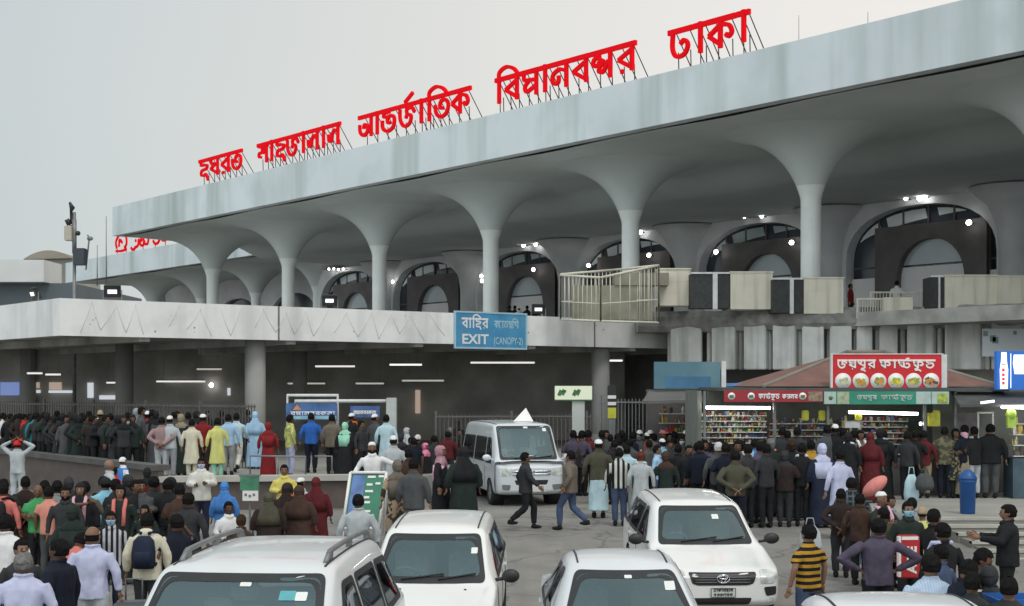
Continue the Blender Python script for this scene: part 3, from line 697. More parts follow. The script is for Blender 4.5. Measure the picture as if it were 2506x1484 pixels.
for x in (287, 309, 330, 350, 380, 405):
    A = A_at(x, b2); mb = MB(); mb.tube([(A, b2, TOP - .02), (A, b2, TOP + .5)], .03, 5); mb.build('strut', M_black, RS2)

# ------------------------------------------------------------------ blue exit board
EX = empty('exit_sign', (0, 0, 0), PH, 'blue EXIT board with white Bengali and English lettering on the canopy fascia', 'sign')
y0, y1 = side_face(1113), side_face(1284)
M_blue = mat('sign_blue', (0.065, 0.27, 0.48), 0.5, 0.12, 2.0, dirt=((0.12, 0.36, 0.52), 0.5, 1.2)); M_lblue = mat('sign_frame_blue', (0.36, 0.56, 0.66), 0.5, 0.08, 2)
M_wp = mat('white_paint', (0.76, 0.77, 0.78), 0.5, 0.04, 3); M_wpd = mat('faded_lettering', (0.40, 0.58, 0.68), 0.5, 0.08, 3)
zt, zb = CT + 0.02, CB_ + 0.02 - 0.12
mb = MB(); mb.bx(XR + 0.02, XR + 0.06, y0, y1, zb, zt); mb.build('panel', M_blue, EX)
mb = MB(); f = 0.06
for a_, b_, c_, d_ in ((y0 - f, y1 + f, zt, zt + f), (y0 - f, y1 + f, zb - f, zb), (y0 - f, y0, zb, zt), (y1, y1 + f, zb, zt)): mb.bx(XR + 0.015, XR + 0.08, a_, b_, c_, d_)
mb.build('frame', M_lblue, EX)
L = y1 - y0; H_ = zt - zb
fr = lambda v: Vector((XR + 0.063 - v.y * 0.2, y0 + v.x, v.z))
letters('b a i h r', .08 * L, .46 * L, zb + .56 * H_, .27 * H_, fr, M_wp, EX, 'lettering', w=.17, depth=.03, one=True)
letters('KY a NO i P', .54 * L, .90 * L, zb + .58 * H_, .20 * H_, fr, M_wpd, EX, 'lettering', w=.15, depth=.03, one=True)
rot = (R(90), 0, R(90))
latin('EXIT', .40 * H_, M_wp, EX, 'lettering', (XR + 0.068, y0 + .08 * L, zb + .10 * H_), rot, w=.37 * L, offset=.012)
latin('(CANOPY-2)', .30 * H_, M_wpd, EX, 'lettering', (XR + 0.068, y0 + .53 * L, zb + .10 * H_), rot, w=.42 * L, offset=.004)
# ------------------------------------------------------------------ floodlights along the canopy top
FL = None
def floodlight(p, yaw, label):
    e_ = empty('floodlight', p, yaw, label, 'floodlight', 'floodlights on the canopy'); e_.scale = (.8, .8, .8)
    mb = MB(); mb.box((0, 0, .36), (.62, .16, .46), 0, 0, Matrix.Rotation(R(20), 3, 'X')); mb.build('housing', M_black, e_, bevel=.02)
    mb = MB(); mb.box((0, -.12, .33), (.34, .02, .15), 0, 0, Matrix.Rotation(R(20), 3, 'X')); mb.build('lens', emit('flood_glow', (.95, .97, 1), .75), e_)
    mb = MB()
    for s in (-1, 1): mb.box((s * .34, 0, .2), (.03, .05, .42))
    mb.box((0, 0, .01), (.72, .1, .03)); mb.build('bracket', M_gmetal, e_)
for x, yaw, lab in ((285, .2, 'black floodlight tilted down on the canopy top, largest, beneath the mast'), (818, .1, 'small black floodlight glowing white on the canopy in front of the second column row'), (1330, .0, 'floodlight on the canopy top beside the metal cage'), (1570, .0, 'floodlight on the canopy top below the end of the cage')):
    b = side_face(x) + 0.0; p = TW(XR - 0.3, b, CT + 0.0); floodlight(p, yaw, lab)
p = TW(XR - 1.9, YF + .3, CT); floodlight(TW(A_at(86, YF + .3), YF + .3, CT), -.9, 'floodlight seen side-on at the corner of the canopy front')

# ------------------------------------------------------------------ antenna mast behind the canopy
Dm = 62.0; p = P(182, 690, Dm)
MS = empty('antenna_mast', (p.x, p.y, CT - .2), 0, 'slim dark mast carrying a beige cabinet, a black box and small antennas', 'mast')
def mz(y): return ZC + (HY - y) / FPX * Dm - (CT - .2)
def mx(x): return (x - 182) / FPX * Dm
mb = MB(); mb.tube([(0, 0, -6), (0, 0, mz(520))], [.085, .075], 10); mb.tube([(0, 0, mz(620)), (0, 0, mz(538))], .1, 10); mb.build('pole', M_gmetal, MS)
mb = MB(); mb.bx(mx(161), mx(179), -.25, .15, mz(590), mz(554)); mb.build('cabinet', mat('beige_cabinet', (.42, .39, .32), .6, .08, 3), MS, bevel=.02)
mb = MB(); mb.bx(mx(184), mx(211), -.3, .15, mz(650), mz(609)); mb.build('equipment_box', mat('navy_box', (.03, .04, .055), .5, .1, 3), MS, bevel=.02)
mb = MB(); mb.tube([(mx(172), -.1, mz(496)), (mx(178), -.05, mz(510)), (mx(174), 0, mz(518)), (mx(175), 0, mz(540)), (0, 0, mz(556))], [.05, .12, .06, .07, .05], 8); mb.build('whip_antenna', M_black, MS)
mb = MB(); mb.tube([(mx(165), -.1, mz(538)), (mx(171), -.05, mz(551))], .11, 8); mb.tube([(mx(171), -.05, mz(551)), (0, 0, mz(556))], .03, 6); mb.build('camera', M_black, MS)
mb = MB(); mb.tube([(0, 0, mz(573)), (mx(190), -.1, mz(573))], .03, 6); mb.ell((mx(193), -.12, mz(572)), (.11, .11, .11), 10, 6); mb.build('loudspeaker', M_black, MS)
mb = MB(); mb.tube([(mx(207), .2, mz(660)), (mx(215), .2, mz(582)), (mx(211), .2, mz(574))], .035, 6); mb.ell((mx(217), .2, mz(583)), (.14, .1, .1), 8, 5); mb.build('side_bracket', M_gmetal, MS)
for nm, x, ya, yb, D_, lab in (('roof_aerial', 260, 530, 632, 118, 'thin grey aerial rod rising behind the far end of the main roof'), ('roof_aerial', 1955, 38, 96, 56, 'thin aerial rod on the main roof beyond the last word of the red sign'), ('roof_aerial', 238, 600, 640, 125, 'short thin aerial rod on the further roof beside the mast'), ('roof_aerial', 2124, 30, 60, 52, 'short thin aerial stub high on the main roof edge')):
    a, b = P(x, ya, D_), P(x, yb + 60, D_)
    mb = MB(); mb.tube([b, a], [.05 if D_ > 100 else .016, .03 if D_ > 100 else .01], 6); tag(mb.build(nm, M_gmetal), lab, 'aerial')

# ------------------------------------------------------------------ air conditioning plant on the balcony
M_ac = mat('cream_casing', (0.70, 0.66, 0.55), .6, .06, 1.5, streak=((.30, .25, .17), .6, 2.5)); M_acg = mat('condenser_grille', (.035, .037, .038), .7, .3, 8)
def ac(xa, xb, y0, y1, D, dark, depth, label, side=True):
    a, b = P(xa, y1, D), P(xb, y0, D)
    e_ = empty('air_conditioner', ((a.x + b.x) / 2, D, a.z), 0, label, 'air conditioner', 'air conditioning cabinets on the balcony')
    w_, h_ = b.x - a.x, b.z - a.z
    mb = MB(); mb.bx(-w_ / 2, w_ / 2, 0, depth, 0, h_)
    for q in (.34, .67): mb.bx(-w_ / 2 + .02, w_ / 2 - .02, -.008, .001, h_ * q - .006, h_ * q + .006)
    mb.bx(w_ * .12, w_ * .13, -.009, .0, .05, h_ - .06)
    mb.build('casing', M_ac, e_, bevel=.0)
    mb = MB(); mb.bx(-w_ / 2 - .03, w_ / 2 + .03, -.04, depth + .03, h_, h_ + .05); mb.build('top_cover', M_ac, e_)
    if dark:
        dw = dark / FPX * D; mb = MB(); mb.bx(-w_ / 2 - dw, -w_ / 2 - .02, .08, depth - .05, .04, h_ - .03); mb.build('grille', M_acg, e_)
        mb = MB(); mb.bx(-w_ / 2 - dw * .45, -w_ / 2 - dw * .33, .02, .10, 0, h_); mb.bx(-w_ / 2 - dw, -w_ / 2, .04, .12, h_ - .035, h_ + .03); mb.build('frame', M_wmetal, e_)
ac(1612, 1690, 660, 748, 53.2, 0, 1.1, 'cream air conditioner cabinet at the end of the cage')
ac(1788, 1891, 668, 757, 52.4, 96, 1.0, 'cream air conditioner cabinet with wide dark condenser, between cage and column')
ac(1968, 2064, 682, 768, 51.9, 76, 1.0, 'cream air conditioner cabinet below the foot of the big stained column')
ac(2313, 2440, 676, 756, 50.6, 34, 1.1, 'tall pale air conditioner cabinet beside the end of the railing')
ac(2442, 2545, 678, 757, 50.5, 0, 1.1, 'beige air conditioner cabinet cut off by the picture edge')
mb = MB(); a, b = P(2164, 772, 51.6), P(2234, 728, 51.6); mb.bx(a.x, b.x, 51.6, 52.2, a.z, b.z); mb.build('casing', M_ac, None); 
bx = col.objects[-1]; bx.name = 'junction_box'; tag(bx, 'low cream box standing between the balcony railings', 'box')
# bar cage round the condenser at the canopy end
M_cage = mat('cream_bars', (.62, .59, .50), .6, .12, 5)
CG = empty('bar_cage', (0, 0, 0), 0, 'cream painted bar cage on the canopy beside the balcony', 'cage')
def cage_side(xa, ya, ba, xb, yb, bb, Da, Db, n):
    a0, b0 = P(xa, ba, Da), P(xb, bb, Db); a1, b1 = P(xa, ya, Da), P(xb, yb, Db)
    mb = MB()
    for k in range(n + 1):
        t = k / n; lo = a0.lerp(b0, t); hi = a1.lerp(b1, t); mb.tube([lo, hi], .014 if 0 < k < n else .04, 6)
    mb.build('bar', M_cage, CG); mb = MB(); mb.tube([a1, b1], .045, 6); mb.tube([a0, b0], .04, 6); mb.tube([a0.lerp(a1, .4), b0.lerp(b1, .4)], .02, 6); mb.build('rail', M_cage, CG)
cage_side(1372, 672, 782, 1502, 661, 786, 52.5, 53.5, 14)
cage_side(1502, 661, 786, 1612, 650, 790, 53.5, 51.8, 13)
cage_side(1372, 674, 782, 1470, 680, 786, 52.5, 51.2, 9)
cage_side(1470, 680, 786, 1612, 650, 790, 51.2, 51.8, 6)
a, b = P(1400, 784, 52.9), P(1595, 700, 52.9)
mb = MB(); mb.bx(a.x, b.x, 52.6, 53.2, a.z, b.z); mb.bx(P(1505, 0, 52.6).x, b.x + .6, 52.55, 53.25, b.z, P(0, 668, 52.6).z)
tag(mb.build('condenser_unit', mat('olive_casing', (.27, .26, .20), .7, .15, 1.5, dirt=((.12, .11, .08), .6, 1.2))), 'drab olive condenser housing inside the bar cage', 'air conditioner')
# railing with a man leaning on it
def railing(xa, xb, yt, yb, D, label, n):
    e_ = empty('railing', (0, 0, 0), 0, label, 'railing'); a, b = P(xa, yt, D), P(xb, yb, D)
    mb = MB()
    for k in range(n + 1): x = a.x + (b.x - a.x) * k / n; mb.bx(x - .012, x + .012, D - .012, D + .012, b.z, a.z)
    mb.build('bar', M_cage, e_); mb = MB(); mb.bx(a.x, b.x, D - .03, D + .03, a.z - .03, a.z + .03); mb.bx(a.x, b.x, D - .025, D + .025, b.z + .05, b.z + .1); mb.build('rail', M_cage, e_)
    for x in (a.x, b.x): mb = MB(); mb.bx(x - .04, x + .04, D - .04, D + .04, b.z - .05, a.z + .03); mb.build('post', M_cage, e_)
railing(2098, 2168, 732, 776, 51.9, 'short cream balcony railing in front of the low box', 11)
railing(2130, 2272, 716, 770, 53.0, 'longer cream balcony railing behind the man in white', 18)

# ------------------------------------------------------------------ kiosks on the terrace
M_tile = mat('brown_roof_tile', (.20, .105, .085), .8, .15, 2.0, .3, 12); M_sred = mat('sign_red', (.60, .012, .02), .45, .08, 1.5); M_green = mat('banner_green', (.03, .26, .17), .5, .12, 2.5)
M_plate = mat('plate_white', (.80, .78, .76), .5, .03, 4); M_awn = mat('dark_awning', (.075, .08, .078), .7, .2, 2.0); M_maroon = mat('banner_maroon', (.34, .02, .035), .5, .15, 2)
KD = 37.0
def kiosk(name, label, x0, x1, yb, D, zk=KZ):
    return empty(name, (P((x0 + x1) / 2, 0, D).x, D, zk), 0, label, 'kiosk', 'food kiosks on the terrace')
def kx(x, D, e_): return (x - HX) / FPX * D - e_.location.x
def kz(y, D, e_): return ZC + (HY - y) / FPX * D - e_.location.z
M_goods = []
for i, c in enumerate(((.55, .40, .10), (.50, .06, .05), (.62, .58, .48), (.10, .28, .10), (.45, .20, .06), (.10, .16, .40), (.60, .50, .12), (.30, .08, .16), (.62, .60, .56), (.14, .11, .08), (.24, .26, .20))): M_goods.append(mat('packet_%d' % i, [q * .8 for q in c], .5, .35, 9))
def goods(e_, x0, x1, y0, y1, D, rows, n, dens=.85, dy=.25, seed=1):
    rnd = random.Random(seed); mb = MB(); sh = MB()
    xa, xb = kx(x0, D, e_), kx(x1, D, e_); zt, zb = kz(y0, D, e_), kz(y1, D, e_); hh = (zt - zb) / rows
    for r in range(rows):
        z = zb + r * hh; sh.bx(xa, xb, dy - .12, dy + .25, z - .02, z)
        x = xa; w_ = (xb - xa) / n
        while x < xb - w_ * .3:
            ww = w_ * rnd.uniform(.35, 1.3); 
            if rnd.random() < dens:
                h = hh * rnd.uniform(.3, .9); c_ = rnd.randrange(11); x2 = x + ww / 2
                if rnd.random() < .3: mb.lathe([(.001, 0), (ww * .42, .0), (ww * .42, h * .7), (ww * .2, h * .9), (.001, h)], (x2, dy + rnd.uniform(-.05, .05), z + .001), 8, c_)
                else: mb.box((x2, dy + rnd.uniform(-.06, .06), z + h / 2 + .004), (ww * .85, .08, h), rnd.uniform(-.4, .4), c_, Matrix.Rotation(rnd.uniform(-.14, .14), 3, 'Y') @ Matrix.Rotation(rnd.uniform(-.4, .4), 3, 'Z'))
                if rnd.random() < .35: mb.box((x2, dy - .10, z + hh * rnd.uniform(.4, .9)), (ww * .5, .01, hh * .25), 0, rnd.randrange(11))
            x += ww
    g = mb.build('packet', M_goods, e_); g['kind'] = 'stuff'; sh.build('shelf', M_wmetal, e_)
def tube(e_, x0, x1, y, D, dy=-.1, s=9.0, r=.03, tilt=0):
    mb = MB(); mb.tube([(kx(x0, D, e_), dy, kz(y, D, e_)), (kx(x1, D, e_), dy, kz(y + tilt, D, e_))], r, 8); mb.build('tube_light', emit('shop_tube_%g' % s, (1, .98, .93), s), e_)
# main snack kiosk with the red sign
K1 = kiosk('food_kiosk', 'snack kiosk under a brown tiled hip roof with big red food sign and green banner', 1880, 2430, 0, KD)
cx = kx(2172, KD, K1); mb = MB()
base = [(kx(1858, KD, K1), -.6), (kx(2432, KD, K1), -.6), (kx(2440, KD, K1), 5.2), (kx(1850, KD, K1), 5.2)]; zb = kz(946, KD, K1); zt = kz(862, KD + 2.3, K1)
vs = [(x, y, zb) for x, y in base] + [(cx - .5, 2.3, zt), (cx + .5, 2.3, zt)]
mb.add(vs, [(0, 1, 5, 4), (1, 2, 5), (2, 3, 4, 5), (3, 0, 4), (0, 3, 2, 1)]); mb.build('roof', M_tile, K1)
mb = MB(); mb.tube([vs[0], vs[4]], .06, 6); mb.tube([vs[1], vs[5]], .06, 6); mb.tube([vs[4], vs[5]], .06, 6); mb.build('ridge', mat('ridge_tile', (.22, .20, .17), .8, .1, 3), K1)
KS = KD - .75; KB = KD - .95
x0, x1, z0, z1 = kx(2037, KS, K1), kx(2303, KS, K1), kz(956, KS, K1), kz(868, KS, K1)
mb = MB(); mb.bx(x0, x1, -.78, -.70, z0, z1); s1 = mb.build('sign_board', M_sred, K1)
mb = MB(); f = .05
for a_, b_, c_, d_ in ((x0 - f, x1 + f, z1, z1 + f * .5), (x0 - f, x0, z0, z1), (x1, x1 + f * .5, z0, z1)): mb.bx(a_, b_, -.80, -.68, c_, d_)
mb.bx(x1 + f * .5, x1 + f * 3, -.76, -.5, z0, z1); mb.build('frame', M_wmetal, s1)
fr = lambda v: Vector((v.x, -.782 + v.y, v.z)); W_ = x1 - x0; H_ = z1 - z0
letters('J Y pu r', x0 + .045 * W_, x0 + .40 * W_, z0 + .62 * H_, .215 * H_, fr, M_plate, s1, 'lettering', w=.20, depth=.008, one=True)
letters('ph a ST phu d', x0 + .43 * W_, x0 + .95 * W_, z0 + .62 * H_, .215 * H_, fr, M_plate, s1, 'lettering', w=.20, depth=.008, one=True)
foods = [((.42, .48, .30), (.60, .58, .38)), ((.35, .40, .08), (.60, .25, .04)), ((.55, .30, .08), (.22, .28, .06)), ((.40, .45, .04), (.65, .55, .06)), ((.55, .48, .12), (.32, .36, .08)), ((.50, .26, .08), (.12, .06, .04))]
M_food = {}
for i in range(6):
    c_ = x0 + W_ * (.095 + .162 * i); zc_ = z0 + .26 * H_; r = .074 * W_
    mb = MB(); mb.lathe([(0.001, -.02), (r, -.02), (r, 0)], (c_, -.782, zc_), 24, 0, True, 'y'); mb.build('plate', M_plate, s1)
    rnd = random.Random(i); mb = MB()
    for q in range(12): mb.box((c_ + rnd.uniform(-.5, .5) * r, -.81 - rnd.uniform(0, .006), zc_ + rnd.uniform(-.36, .3) * r), (r * rnd.uniform(.3, .7), .006, r * rnd.uniform(.2, .45)), 0, q % 2, Matrix.Rotation(rnd.uniform(-.6, .6), 3, 'Y'))
    mb.build('food_picture', [mat('food_a%d' % i, foods[i][0], .6, .3, 30), mat('food_b%d' % i, foods[i][1], .6, .3, 30)], s1)
def banner(e_, x0, x1, y0, y1, D, dy, m, name='banner'):
    mb = MB(); mb.bx(kx(x0, D, e_), kx(x1, D, e_), dy, dy + .05, kz(y1, D, e_), kz(y0, D, e_)); return mb.build(name, m, e_)
def patch(e_, par, x0, x1, y0, y1, D, dy, m, name, kind='box'):
    mb = MB()
    if kind == 'box': mb.bx(kx(x0, D, e_), kx(x1, D, e_), dy - .006, dy, kz(y1, D, e_), kz(y0, D, e_))
    else:
        r = (kx(x1, D, e_) - kx(x0, D, e_)) / 2; mb.lathe([(.001, -.008), (r, -.008), (r, 0)], ((kx(x0, D, e_) + kx(x1, D, e_)) / 2, dy, kz((y0 + y1) / 2, D, e_)), 18, 0, True, 'y')
    return mb.build(name, m, par)
gb = banner(K1, 2016, 2323, 958, 990, KB, -.95, M_green)
M_pale = mat('banner_pale', (.42, .52, .48), .5, .15, 4); M_leafy = mat('banner_fruit', (.36, .44, .07), .5, .4, 12)
patch(K1, gb, 2017, 2046, 959, 989, KB, -.951, M_pale, 'picture'); patch(K1, gb, 2049, 2078, 959, 989, KB, -.951, mat('banner_olive', (.34, .40, .26), .5, .3, 10), 'picture')
patch(K1, gb, 2242, 2278, 959, 989, KB, -.951, M_pale, 'picture'); patch(K1, gb, 2280, 2322, 959, 989, KB, -.951, M_pale, 'picture'); patch(K1, gb, 2294, 2318, 963, 987, KB, -.959, M_leafy, 'picture')
patch(K1, gb, 2028, 2038, 969, 979, KB, -.959, mat('banner_leaf', (.08, .18, .06), .5, .3, 12), 'picture', 'disc')
fr = lambda v: Vector((v.x, -.952 + v.y, v.z))
letters('J Y pu r', kx(2098, KB, K1), kx(2146, KB, K1), kz(978, KB, K1), .10, fr, M_pale, gb, 'lettering', w=.2, depth=.006, one=True)
letters('ph a ST phu d', kx(2156, KB, K1), kx(2234, KB, K1), kz(978, KB, K1), .10, fr, M_pale, gb, 'lettering', w=.2, depth=.006, one=True)
mbn = banner(K1, 1772, 2014, 956, 984, KB, -.97, M_maroon)
for x in (1790, 1838, 1964): patch(K1, mbn, x - 9, x + 9, 961, 979, KB, -.971, M_plate, 'plate', 'disc'); patch(K1, mbn, x - 5, x + 5, 967, 974, KB, -.981, mat('banner_leaf', (.08, .18, .06), .5, .3, 12), 'picture')
patch(K1, mbn, 1978, 2012, 959, 982, KB, -.971, mat('banner_brown', (.26, .19, .13), .5, .4, 12), 'picture')
fr = lambda v: Vector((v.x, -.972 + v.y, v.z))
letters('ph a ST phu d', kx(1856, KB, K1), kx(1908, KB, K1), kz(976, KB, K1), .11, fr, M_plate, mbn, 'lettering', w=.2, depth=.006, one=True)
letters('k r n r', kx(1914, KB, K1), kx(1952, KB, K1), kz(976, KB, K1), .10, fr, M_plate, mbn, 'lettering', w=.2, depth=.006, one=True)
mb = MB(); mb.bx(kx(1760, KD, K1), kx(2440, KD, K1), -.92, 5, kz(957, KD, K1), kz(949, KD, K1)); mb.build('eave', M_awn, K1)
mb = MB(); mb.bx(kx(1760, KD, K1), kx(2440, KD, K1), 2.2, 2.3, 0, kz(957, KD, K1)); mb.bx(kx(1702, KD, K1), kx(1712, KD, K1), -.4, 2.2, 0, kz(957, KD, K1)); mb.build('back_wall', mat('stall_wall', (.16, .17, .15), .8, .15, 2), K1)
for x in (1716, 1884, 2012, 2245, 2318): mb = MB(); mb.bx(kx(x - 3, KD, K1), kx(x + 3, KD, K1), -.7, -.6, 0, kz(957, KD, K1)); mb.build('post', M_gmetal, K1)
mb = MB(); mb.bx(kx(1890, KD, K1), kx(2300, KD, K1), -.5, .3, 0, .95); mb.build('counter', mat('counter_front', (.10, .10, .10), .6, .3, 2), K1)
tube(K1, 2064, 2230, 1008, KD, -.6, 14.0, .035, 4); tube(K1, 1716, 1876, 997, KD, -.5, 14.0, .035, 1); tube(K1, 2236, 2240, 1036, KD, -.55, 10, .04, 0)
goods(K1, 1716, 1880, 1004, 1085, KD, 6, 26, .9, .3, 2); goods(K1, 1890, 2050, 1022, 1100, KD, 5, 22, .75, .5, 3); goods(K1, 2075, 2240, 1018, 1090, KD, 5, 20, .75, .8, 4); goods(K1, 1896, 2290, 1098, 1110, KD, 1, 44, .7, -.25, 14)
M_yel = mat('yellow_packet', (.58, .56, .05), .4, .15, 6)
for x in (1960, 2000, 2088, 2276): 
    mb = MB(); mb.box((kx(x, KD, K1), -.55, kz(1016, KD, K1)), (.17, .1, .26), .2); mb.build('hanging_packet', M_yel, K1, bevel=.02)
mb = MB(); mb.bx(kx(2258, KD, K1), kx(2284, KD, K1), -.6, -.4, kz(1042, KD, K1), kz(1010, KD, K1)); mb.build('yellow_box', M_yel, K1)
mb = MB(); mb.bx(kx(2326, KD, K1), kx(2384, KD, K1), -.3, -.2, kz(1062, KD, K1), kz(1010, KD, K1)); mb.build('notice_panel', mat('grey_notice', (.20, .18, .19), .6, .2, 4), K1)
mb = MB(); mb.bx(kx(2056, KD, K1), kx(2092, KD, K1), -.55, -.53, kz(1046, KD, K1), kz(1032, KD, K1)); mb.build('price_card', M_wmetal, K1)
# drinks kiosk with the blue lit panel
K2 = kiosk('drinks_kiosk', 'drinks kiosk with blue lit bottle panel above a dark awning, at the picture edge', 2330, 2620, 0, 36.0)
D = 36.0
mb = MB(); vs = [(kx(2322, D, K2), -.9, kz(990, D, K2)), (kx(2640, D, K2), -.9, kz(986, D, K2)), (kx(2640, D, K2), .6, kz(958, D, K2)), (kx(2345, D, K2), .6, kz(958, D, K2))]
mb.add(vs + [(x, y, z - .06) for x, y, z in vs], [(0, 1, 2, 3), (7, 6, 5, 4), (0, 4, 5, 1), (1, 5, 6, 2), (2, 6, 7, 3), (3, 7, 4, 0)]); mb.build('awning', M_awn, K2)
mb = MB(); mb.bx(kx(2345, D, K2), kx(2440, D, K2), .35, .45, kz(960, D, K2), kz(954, D, K2)); mb.build('trim', M_wmetal, K2)
mb = MB(); mb.bx(kx(2433, D, K2), kx(2620, D, K2), -.2, 0, kz(954, D, K2), kz(860, D, K2)); pn = mb.build('lit_panel', emit('panel_blue', (.012, .085, .32), .75), K2)
mb = MB(); px = lambda x: kx(x, D, K2); pz = lambda y: kz(y, D, K2)
mb.prism([(px(x), pz(y)) for x, y in ((2441, 952), (2459, 952), (2460, 905), (2457, 885), (2456, 863), (2444, 863), (2443, 885), (2440, 905))], -.212, -.201); mb.build('bottle_picture', emit('panel_white', (.85, .88, .95), 1.0), pn)
mb = MB()
for k, (y, h_) in enumerate(((918, 8), (906, 8), (928, 7), (938, 8), (892, 3))): mb.bx(px(2445), px(2451), -.218, -.213, pz(y + h_ / 2), pz(y - h_ / 2)); mb.bx(px(2445), px(2454), -.2195, -.2185, pz(y + 1.2), pz(y - 1.2))
mb.build('lettering', emit('panel_red', (.65, .03, .06), .8), pn)
mb = MB(); mb.prism([(px(x), pz(y)) for x, y in ((2476, 916), (2500, 916), (2520, 912), (2522, 890), (2522, 869), (2474, 869), (2472, 890))], -.212, -.201); mb.build('cup_picture', emit('panel_white', (.85, .88, .95), 1.0), pn)
mb = MB(); mb.bx(px(2466), px(2467.5), -.21, -.201, pz(950), pz(866)); mb.build('line', emit('panel_white', (.85, .88, .95), 1.0), pn)
tube(K2, 2418, 2640, 995, D, -1.0, 14.0, .035, 4); tube(K2, 2370, 2402, 985, D, -.95, 1.5, .03, -4)
mb = MB(); mb.bx(px(2330), px(2640), 1.6, 1.7, 0, pz(960)); mb.build('back_wall', mat('stall_wall', (.16, .17, .15), .8, .15, 2), K2)
mb = MB(); mb.bx(px(2462), px(2640), -.5, .2, 0, 1.0); mb.build('counter', mat('blue_counter', (.05, .085, .11), .5, .3, 3), K2)
goods(K2, 2466, 2600, 1010, 1140, D, 5, 11, .75, -.3, 6)
mb = MB(); mb.ell((px(2444), -.9, pz(1012)), (.13, .13, .15), 12, 8); mb.box((px(2444), -.9, pz(1032)), (.2, .14, .26)); mb.build('green_packet', mat('lime_packet', (.36, .52, .08), .4, .2, 6), K2)
mb = MB(); f_ = .02
for x in (2388, 2424): mb.bx(px(x) - f_, px(x) + f_, -.2, -.16, 0, pz(1010))
mb.bx(px(2386), px(2426), -.2, -.16, pz(1012), pz(1008)); mb.build('rack_frame', M_wmetal, K2)
# sweet stall on the road side with faded blue board over a dark awning
K3 = empty('stall', (P(1690, 0, 41).x, 41, .3), 0, 'roadside stall with a faded blue-green board over a sagging grey awning', 'stall'); D = 41.0
mb = MB(); mb.bx(kx(1600, D, K3), kx(1762, D, K3), -.1, 0, kz(952, D, K3), kz(886, D, K3)); bd = mb.build('board', mat('faded_teal', (.085, .185, .235), .6, .15, 1.5, dirt=((.16, .26, .30), .5, 1.0)), K3)
mb = MB(); mb.bx(kx(1628, D, K3), kx(1738, D, K3), -.108, -.1, kz(950, D, K3), kz(922, D, K3)); mb.build('panel', mat('faded_blue', (.05, .155, .27), .6, .15, 2), bd)
mb = MB(); mb.bx(kx(1764, D, K3), kx(1775, D, K3), -.15, 0, kz(954, D, K3), kz(884, D, K3)); mb.build('post', M_wmetal, K3)
mb = MB(); vs = [(kx(1562, D, K3), -1.4, kz(980, D, K3)), (kx(1770, D, K3), -1.4, kz(976, D, K3)), (kx(1762, D, K3), .2, kz(952, D, K3)), (kx(1590, D, K3), .2, kz(956, D, K3))]
mb.add(vs + [(x, y, z - .08) for x, y, z in vs], [(0, 1, 2, 3), (7, 6, 5, 4), (0, 4, 5, 1), (1, 5, 6, 2), (2, 6, 7, 3), (3, 7, 4, 0)]); mb.build('awning', mat('grey_awning', (.12, .118, .112), .8, .2, 1.5), K3)
mb = MB(); mb.bx(kx(1590, D, K3), kx(1760, D, K3), 1.0, 1.1, 0, kz(954, D, K3)); mb.build('back_wall', M_dark, K3)
mb = MB(); mb.bx(kx(1775, D, K3), kx(1900, D, K3), -.1, -.05, kz(946, D, K3), kz(938, D, K3)); mb.build('blue_strip', mat('strip_blue', (.12, .26, .55), .5, .1, 3), K3)
goods(K3, 1620, 1700, 990, 1060, D, 3, 8, .5, .6, 9)
# lit green and white sign on a white pillar by the road
GP = empty('sign_pillar', (P(1413, 0, 41).x, 41, .3), 0, 'white square pillar topped by a lit cream and green sign board behind the van', 'sign'); D = 41.0
mb = MB(); mb.bx(kx(1400, D, GP), kx(1430, D, GP), -.15, .15, 0, kz(979, D, GP)); mb.build('pillar', mat('pillar_white', (.46, .48, .46), .7, .08, 2), GP)
mb = MB(); mb.bx(kx(1358, D, GP), kx(1448, D, GP), -.2, .2, kz(978, D, GP), kz(945, D, GP)); gs = mb.build('sign_board', emit('sign_cream', (.55, .58, .44), .40), GP)
mb = MB()
for x, y, r in ((1374, 961, .09), (1380, 957, .06), (1410, 961, .09), (1416, 956, .05), (1404, 966, .05), (1368, 966, .05)): mb.box((kx(x, D, GP), -.207, kz(y, D, GP)), (r * 2, .01, r * 1.3), 0, 0, Matrix.Rotation(.4, 3, 'Y'))
mb.build('emblem', mat('board_green', (.05, .16, .06), .5, .2, 4), gs)
mb = MB(); mb.bx(kx(1358, D, GP), kx(1448, D, GP), -.205, .2, kz(981, D, GP), kz(978, D, GP)); mb.build('trim', mat('board_green', (.05, .16, .06), .5, .2, 4), gs)
# striped bollard light
SPs = empty('striped_post', (P(1495, 0, 43).x, 42.6, .3), 0, 'slim post banded black, white and yellow behind the tall bar fence', 'post'); D = 42.6
for y0, y1, m in ((944, 968, M_black), (968, 976, M_plate), (976, 984, M_black), (984, 992, M_plate), (992, 998, M_black), (998, 1024, M_yel)):
    mb = MB(); mb.bx(-.12, .12, -.1, .1, kz(y1, D, SPs), kz(y0, D, SPs)); mb.build('band', m, SPs)
mb = MB(); mb.bx(-.1, .1, -.08, .08, 0, kz(1024, D, SPs)); mb.build('shaft', M_gmetal, SPs)

